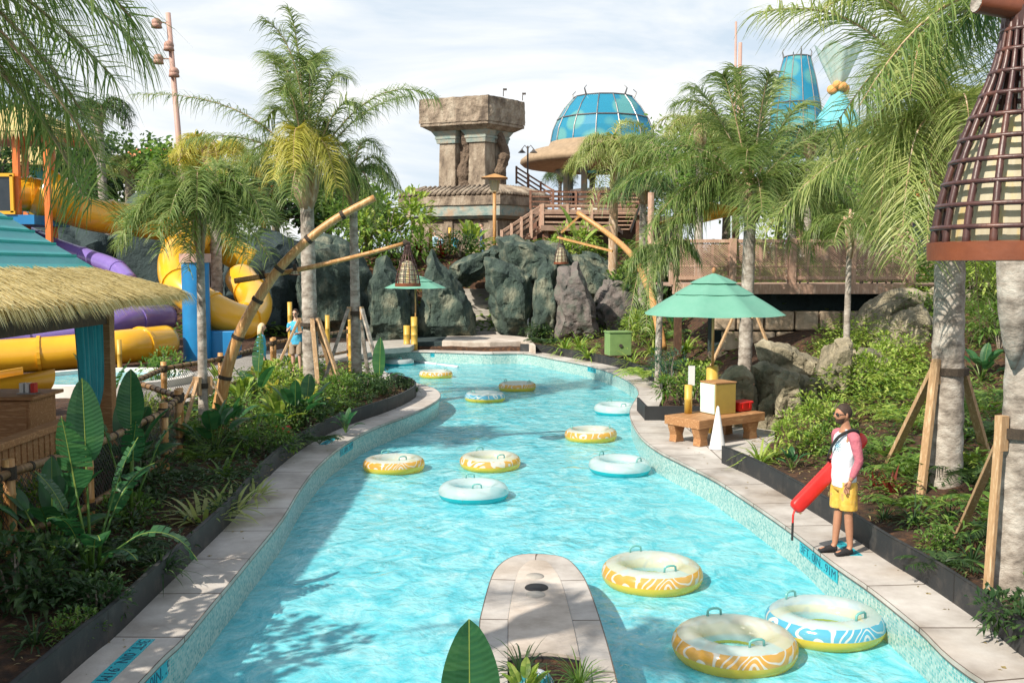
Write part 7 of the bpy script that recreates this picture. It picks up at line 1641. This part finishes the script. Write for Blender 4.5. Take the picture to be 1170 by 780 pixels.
def person(label, loc, yaw, H, J, mats, hair='short', sunglasses=True, beard=False, fingers=False, cat='person', legs=True, sleeves='long', shirt_len=0, group=None):
    """local frame: +X forward, +Y the left side. J overrides joints."""
    T = thing('person', label, cat, loc, yaw, group); k = H/1.78; j = dict(pel=(0,0,.93), wa=(.0,0,1.08), ch=(.0,0,1.28), nb=(-.005,0,1.46), nt=(.012,0,1.55), hd=(.03,0,1.655),
      sl=(0,.175,1.40), el=(-.03,.225,1.13), wl=(.05,.21,.88), sr=(0,-.175,1.40), er=(-.03,-.225,1.13), wr=(.05,-.21,.88),
      hl=(0,.095,.90), kl=(.01,.10,.50), al=(-.03,.10,.09), tl=(.17,.115,.03), hr=(0,-.095,.90), kr=(.01,-.10,.50), ar=(-.03,-.10,.09), tr=(.17,-.115,.03))
    j.update(J); q = {a: V(b)*k for a, b in j.items()}
    m = MB(); ch = [[(q['pel'],(.125,.10)), (q['wa'],(.115,.09)), (q['ch'],(.135,.10)), (q['nb'],(.07,.065)), (q['nt'],.052), (q['hd']+V((-.01,0,-.04)),.055)]]
    ch = [[(p, tuple(x*k for x in (r if hasattr(r, '__len__') else (r, r)))) for p, r in ch[0]]]
    mid = lambda a, b, t=.5: a*(1-t)+b*t
    for s in 'lr':
        ch.append([2, (q['s'+s], .058*k), (mid(q['s'+s], q['e'+s]), .046*k), (q['e'+s], .038*k), (mid(q['e'+s], q['w'+s], .4), .037*k), (q['w'+s], .025*k)])
        ch.append([0, (q['h'+s], .088*k), (mid(q['h'+s], q['k'+s]), .072*k), (q['k'+s], .052*k), (mid(q['k'+s], q['a'+s], .35), .053*k), (q['a'+s], .034*k), (mid(q['a'+s], q['t'+s], .15)+V((0,0,-.03*k)), .036*k), (q['t'+s], .026*k)])
    chainmesh(m, ch, 2); head(m, q['hd'], k)
    for s in 'lr':                                   # hands
        d = (q['w'+s]-q['e'+s]).normalized(); sg = 1 if s == 'l' else -1; side = V((1,0,0)) - d*d.x
        side = side.normalized() if side.length > .2 else V((0,0,1)); nrm = d.cross(side)
        if fingers:
            pc = []; w = q['w'+s]; chainmesh(m, [[(w-d*.01, .024*k), (w+d*.045*k, (.018*k, .034*k)), (w+d*.085*k, (.014*k, .036*k))]], 1)
            for f in range(4):
                o = w+d*.08*k+side*(.028-.019*f)*k; L0 = (.036,.042,.039,.030)[f]*k; c1 = (d-nrm*sg*.35).normalized(); c2 = (d-nrm*sg*1.0).normalized()
                chainmesh(m, [[(o-d*.02*k, .0085*k), (o+d*L0*.6, .0085*k), (o+d*L0*.6+c1*L0*.8, .0078*k), (o+d*L0*.6+c1*L0*.8+c2*L0*.6, .006*k)]], 1)
            o = w+d*.03*k+side*.025*k; chainmesh(m, [[(o-d*.01*k, .010*k), (o+(d*.6+side*.7)*.035*k, .010*k), (o+(d*.6+side*.7)*.035*k+d*.03*k, .0075*k)]], 1)
        else:
            chainmesh(m, [[(q['w'+s], .024*k), (q['w'+s]+d*.05*k, (.016*k,.032*k)), (q['w'+s]+d*.10*k, (.013*k,.03*k)), (q['w'+s]+d*.15*k-nrm*sg*.02*k, .012*k)]], 1)
    m.build('body', MAT[mats['skin']], T, smooth=True)
    # shirt: cloth lofted round the trunk, with folds
    m = MB(); pe, wa, chs, nb = q['pel'], q['wa'], q['ch'], q['nb']
    loft(m, [(pe+V((0,0,-.115*k)), .122*k, .168*k), (pe+V((0,0,-.11*k)), .128*k, .174*k), (pe+V((0,0,-.03*k)), .126*k, .172*k), (pe+V((.004,0,.06*k)), .124*k, .166*k), (wa+V((.008,0,.02*k)), .126*k, .163*k), (mid(wa, chs), .126*k, .170*k), (chs, .124*k, .182*k), (mid(chs, nb, .35), .116*k, .190*k), (mid(chs, nb, .62), .102*k, .176*k), (mid(chs, nb, .80), .086*k, .138*k), (mid(chs, nb, .93), .070*k, .092*k), (nb+V((.004,0,.018*k)), .058*k, .064*k), (nb+V((.004,0,.026*k)), .056*k, .061*k)], .012*k)
    m.build('shirt', MAT[mats['shirt']], T, smooth=True)
    for s in 'lr':
        m = MB(); a, b, c = q['s'+s], q['e'+s], q['w'+s]; c = mid(b, c, .86)
        if sleeves == 'long': chainmesh(m, [[(mid(q['nb'], a, .45)+V((0,0,-.012*k)), (.070*k,.062*k)), (a+V((0,0,.005*k)), .076*k), (mid(a, b), .064*k), (b, .053*k), (mid(b, c), .048*k), (c, .036*k)]], 2)
        else: chainmesh(m, [[(a+V((0,0,.01*k)), .072*k), (mid(a, b, .35), .066*k), (mid(a, b, .72), .064*k)]], 2)
        m.build('sleeve', MAT[mats['sleeve']], T, smooth=True)
    # shorts / trousers
    m = MB(); loft(m, [(pe+V((0,0,.05*k)), .105*k, .148*k), (pe+V((0,0,-.03*k)), .118*k, .160*k), (pe+V((0,0,-.10*k)), .122*k, .166*k), (pe+V((0,0,-.16*k)), .108*k, .150*k), (pe+V((0,0,-.19*k)), .05*k, .09*k)], .006*k)
    for s in 'lr':
        h, kn, an = q['h'+s]+V((0,(.012 if s == 'l' else -.012)*k,0)), q['k'+s], q['a'+s]; rg = [(h+V((0,0,-.02*k)), .098*k, .088*k), (mid(h, kn, .35), .108*k, .096*k), (mid(h, kn, .65), .104*k, .094*k), (mid(h, kn, .88), .101*k, .092*k)]
        if mats.get('long'): rg += [(kn, .085*k, .08*k), (mid(kn, an), .078*k, .072*k), (an+V((0,0,.02*k)), .07*k, .062*k)]
        else: rg += [(mid(h, kn, .885), .092*k, .083*k)]
        loft(m, rg, .010*k)
    m.build('trousers' if mats.get('long') else 'shorts', MAT[mats['shorts']], T, smooth=True)
    for s in 'lr':
        m = MB(); a, t_ = q['a'+s], q['t'+s]; f = (t_-a); f.z = 0; f.normalize(); b0 = V((a.x, a.y, 0))
        chainmesh(m, [[(b0-f*.035*k+V((0,0,.045*k)), .042*k), (b0+f*.06*k+V((0,0,.045*k)), (.043*k,.045*k)), (b0+f*.15*k+V((0,0,.032*k)), (.046*k,.030*k)), (b0+f*.215*k+V((0,0,.024*k)), (.036*k,.020*k))]], 2)
        m.v = [(x, y, max(z, .002)) for x, y, z in m.v]; m.build('shoe', MAT[mats['shoe']], T, smooth=True)
    # hair
    m = MB(); hc = q['hd']; n, mm = 24, 12; vs = []; inner = .0
    for i in range(mm+1):
        for jj in range(n):
            a = pi*.62*i/mm; b = 2*pi*jj/n; x, y, z = sin(a)*cos(b), sin(a)*sin(b), cos(a); cut = 1.0
            front = max(0, x); zz = max(z, -.45 + 1.05*front**.7*1.05 if x > 0 else -.48); 
            if x > 0 and z < zz: sc_ = sqrt(max(0, 1-zz*zz))/max(1e-4, sqrt(1-z*z)); x, y, z = x*sc_, y*sc_, zz
            g_ = 1+.035*NZ.noise(V((x*6, y*6, z*6)))-.03*(z < .1); vs.append(hc+V((.105*x*g_-.008, .081*y*g_, .121*z*g_+.008))*k)
    m.add(vs, [(i*n+jj, (i+1)*n+jj, (i+1)*n+(jj+1) % n, i*n+(jj+1) % n) for i in range(mm) for jj in range(n)])
    if hair == 'long':
        for t_ in range(22):
            b = pi*.5+pi*t_/21; o = hc+V((.088*cos(b)-.01, .082*sin(b), -.0))*k; m.tube([o+V((0,0,.04*k)), o+V((-.02,0,-.12))*k, o+V((-.025,0,-.27))*k], [.022*k,.02*k,.008*k], 6)
    m.build('hair', MAT[mats['hair']], T, smooth=True)
    if beard:
        m = MB(); vs = []
        for i in range(9):
            for jj in range(15):
                b = -1.5+3.0*jj/14; z = -.42-.57*i/8+.16*(abs(b)/1.5)**2; w = sqrt(max(0, 1-z*z)); x, y = w*cos(b), w*sin(b)
                if z < -.1: kq = (-z-.1); yy = .076*y*(1-.34*kq); xx = .098*x*(1-.10*kq)+.012*kq
                vs.append(hc+V((xx*1.02+.004+(.010 if abs(b) < .6 and z < -.6 else 0), yy*1.06, .118*z-.004))*k)
        m.add(vs, [(i*15+jj, (i+1)*15+jj, (i+1)*15+jj+1, i*15+jj+1) for i in range(8) for jj in range(14)]); m.build('beard', MAT[mats['hair']], T, smooth=True)
    if sunglasses:
        m = MB()
        for sy in (-1, 1): m.ball(hc+V((.093, sy*.034, .004))*k, (.010*k,.027*k,.020*k), 12, 8); m.bar(hc+V((.088, sy*.060, .010))*k, hc+V((-.005, sy*.082, .006))*k, .006*k)
        m.bar(hc+V((.098,-.012,.010))*k, hc+V((.098,.012,.010))*k, .006*k); m.build('sunglasses', MAT['black'], T, smooth=True)
    return T, q, k
# lifeguard
fL = P(958, 632, CZ); yaw = atan2(-.20, -.98)
T, q, k = person('bearded lifeguard in a white shirt with pink sleeves and mustard shorts standing on the coping', V((fL.x+.04, fL.y, CZ+.002)), yaw, 1.77,
  dict(pel=(0,0,.93), ch=(-.015,0,1.29), nb=(-.02,0,1.46), nt=(.0,0,1.55), hd=(.03,0,1.655), sl=(-.015,.185,1.41), el=(-.055,.235,1.14), wl=(.035,.20,.90), sr=(-.005,-.185,1.41), er=(-.05,-.25,1.15), wr=(.07,-.24,.98),
       hl=(0,.085,.90), hr=(0,-.085,.90), al=(-.06,.075,.09), tl=(.14,.10,.03), kl=(-.02,.085,.50), kr=(.015,-.075,.50), ar=(.05,-.08,.09), tr=(.25,-.09,.03)),
  dict(skin='skin', shirt='shirt_white', sleeve='shirt_pink', shorts='shorts', shoe='black_soft', hair='hair_dark'), beard=True, fingers=True)
mat('beard', (.07,.035,.02), (.04,.02,.012), .8, scale=60, bump=.5)
for c_ in T.children:
    if c_.name.startswith('beard'): c_.data.materials[0] = MAT['beard']
m = MB(); pts = [V((.03,.12,1.475)), V((.115,.07,1.40)), V((.142,-.02,1.26)), V((.13,-.12,1.12)), V((.05,-.18,1.08)), V((-.09,-.14,1.14)), V((-.15,0,1.30)), V((-.11,.09,1.44)), V((-.03,.125,1.485))]
pts = catmull([p*k for p in pts], 5, closed=True); pts.append(pts[0]); n = len(pts)
vs = []
for i, p in enumerate(pts):
    t = (pts[(i+1) % (n-1)]-pts[(i-1) % (n-1)]).normalized(); rd = V((p.x, p.y, 0)).normalized() if V((p.x, p.y, 0)).length > .02 else UP; w = t.cross(rd).normalized()*.019; vs += [p-w+rd*.02, p+w+rd*.02]
m.add(vs, [(2*i, 2*i+1, 2*i+3, 2*i+2) for i in range(n-1)]); o = m.build('shoulder_strap', MAT['black_soft'], T, smooth=True); sm_ = o.modifiers.new('s', 'SOLIDIFY'); sm_.thickness = .006
m = MB(); rr = random.Random(9)
for i in range(10):
    for j_ in range(3):
        a = i*.63; r_ = .012+.017*j_; c = V((.131+.0, .045+.0, 1.30)); y = r_*cos(a); z = r_*1.3*sin(a); m.ball((c+V((-abs(y+.045)*.22, y, z)))*k, (.006,.008,.008), 6, 4)
m.build('chest_print', MAT['print_blue'], T, smooth=True)
# rescue tube: slung behind him, from above the far shoulder down over the water
Yt = fL.y+.24; a, b = at(988, 497, Yt+.1), at(907, 582, Yt-.30)
T = thing('rescue_tube', 'red foam rescue tube slung behind the lifeguard with its end over the edge', 'rescue tube', a); d = b-a; dn_ = d.normalized()
m = MB(); n = 26; w_ = [0.02,.55,.8,.95]+[1]*18+[.97,.88,.7,.03]; hs = []
u = dn_.cross(V((0,1,0))).normalized(); v = V(dn_.cross(u)).normalized(); vs = []
for i in range(n):
    t = [0,.012,.03,.06][i] if i < 4 else (.06+.88*(i-3)/19 if i < 22 else [.955,.975,.99,1][i-22]); c = d*t
    for j in range(16): a_ = 2*pi*j/16; e1, e2 = cos(a_), sin(a_); vs.append(c + u*math.copysign(abs(e1)**.6, e1)*.088*w_[i] + v*math.copysign(abs(e2)**.6, e2)*.062*w_[i])
m.add(vs, [(i*16+j, i*16+(j+1) % 16, (i+1)*16+(j+1) % 16, (i+1)*16+j) for i in range(n-1) for j in range(16)]+[tuple(range(16))[::-1], tuple((n-1)*16+j for j in range(16))]); m.build('foam', MAT['red'], T, smooth=True)
e = d; m = MB(); m.tube([e-dn_*.03, e+V((-.01,-.01,-.06)), e+V((-.012,-.01,-.16))], .012, 8); m.build('tow_strap', MAT['red'], T)
m = MB(); m.tube([e+V((-.012,-.01,-.15)), e+V((-.015,-.01,-.36))], .014, 8); m.build('tow_rope', MAT['black'], T)
# guests by the cave
def place(px, py, Y): return at(px, py, Y)
c = at(337, 352, 26.8); z0 = c.z-1.78
person('guest in aqua polo shirt and sunglasses standing behind the fence with bent arms', V((c.x, 26.9, max(.62, z0))), rad(-100), 1.76, dict(el=(-.02,.24,1.15), wl=(.20,.14,1.12), er=(.02,-.24,1.16), wr=(.22,-.10,1.26)), dict(skin='skin_pale', shirt='shirt_aqua', sleeve='shirt_aqua', shorts='khaki', shoe='black_soft', hair='hair_dark'), sleeves='short')
c = at(297, 370, 25.5)
person('guest with long blonde hair in an aqua shirt seen from behind the banana-leaved plant', V((c.x, 25.6, c.z-1.60)), rad(10), 1.62, {}, dict(skin='skin_pale', shirt='shirt_aqua', sleeve='shirt_aqua', shorts='denim', shoe='black_soft', hair='hair_blond'), hair='long', sunglasses=False, sleeves='short')
for (px, py, Y_, yw, H_, sh, lb, lg, hr_) in ((551,255,56,200,1.78,'shirt_navy','guest in dark navy top walking past the tower with a pack','denim','hair_dark'),(520,266,57,-60,1.6,'shirt_aqua','guest in bright aqua shirt below the tower wall',None,'hair_grey'),(497,264,57.5,-120,1.6,'shirt_paleblue','guest in pale blue shirt left of the pair by the tower',None,'hair_grey'),(504,267,58.2,-60,1.55,'shirt_paleblue','guest in pale blue shirt standing just behind another by the tower',None,'hair_dark')):
    c = at(px, py, Y_); person(lb, V((c.x, Y_, c.z-H_)), rad(yw), H_, {}, dict(skin='skin_pale', shirt=sh, sleeve=sh, shorts=lg or 'khaki', long=lg, shoe='black_soft', hair=hr_), sunglasses=False, sleeves='short')
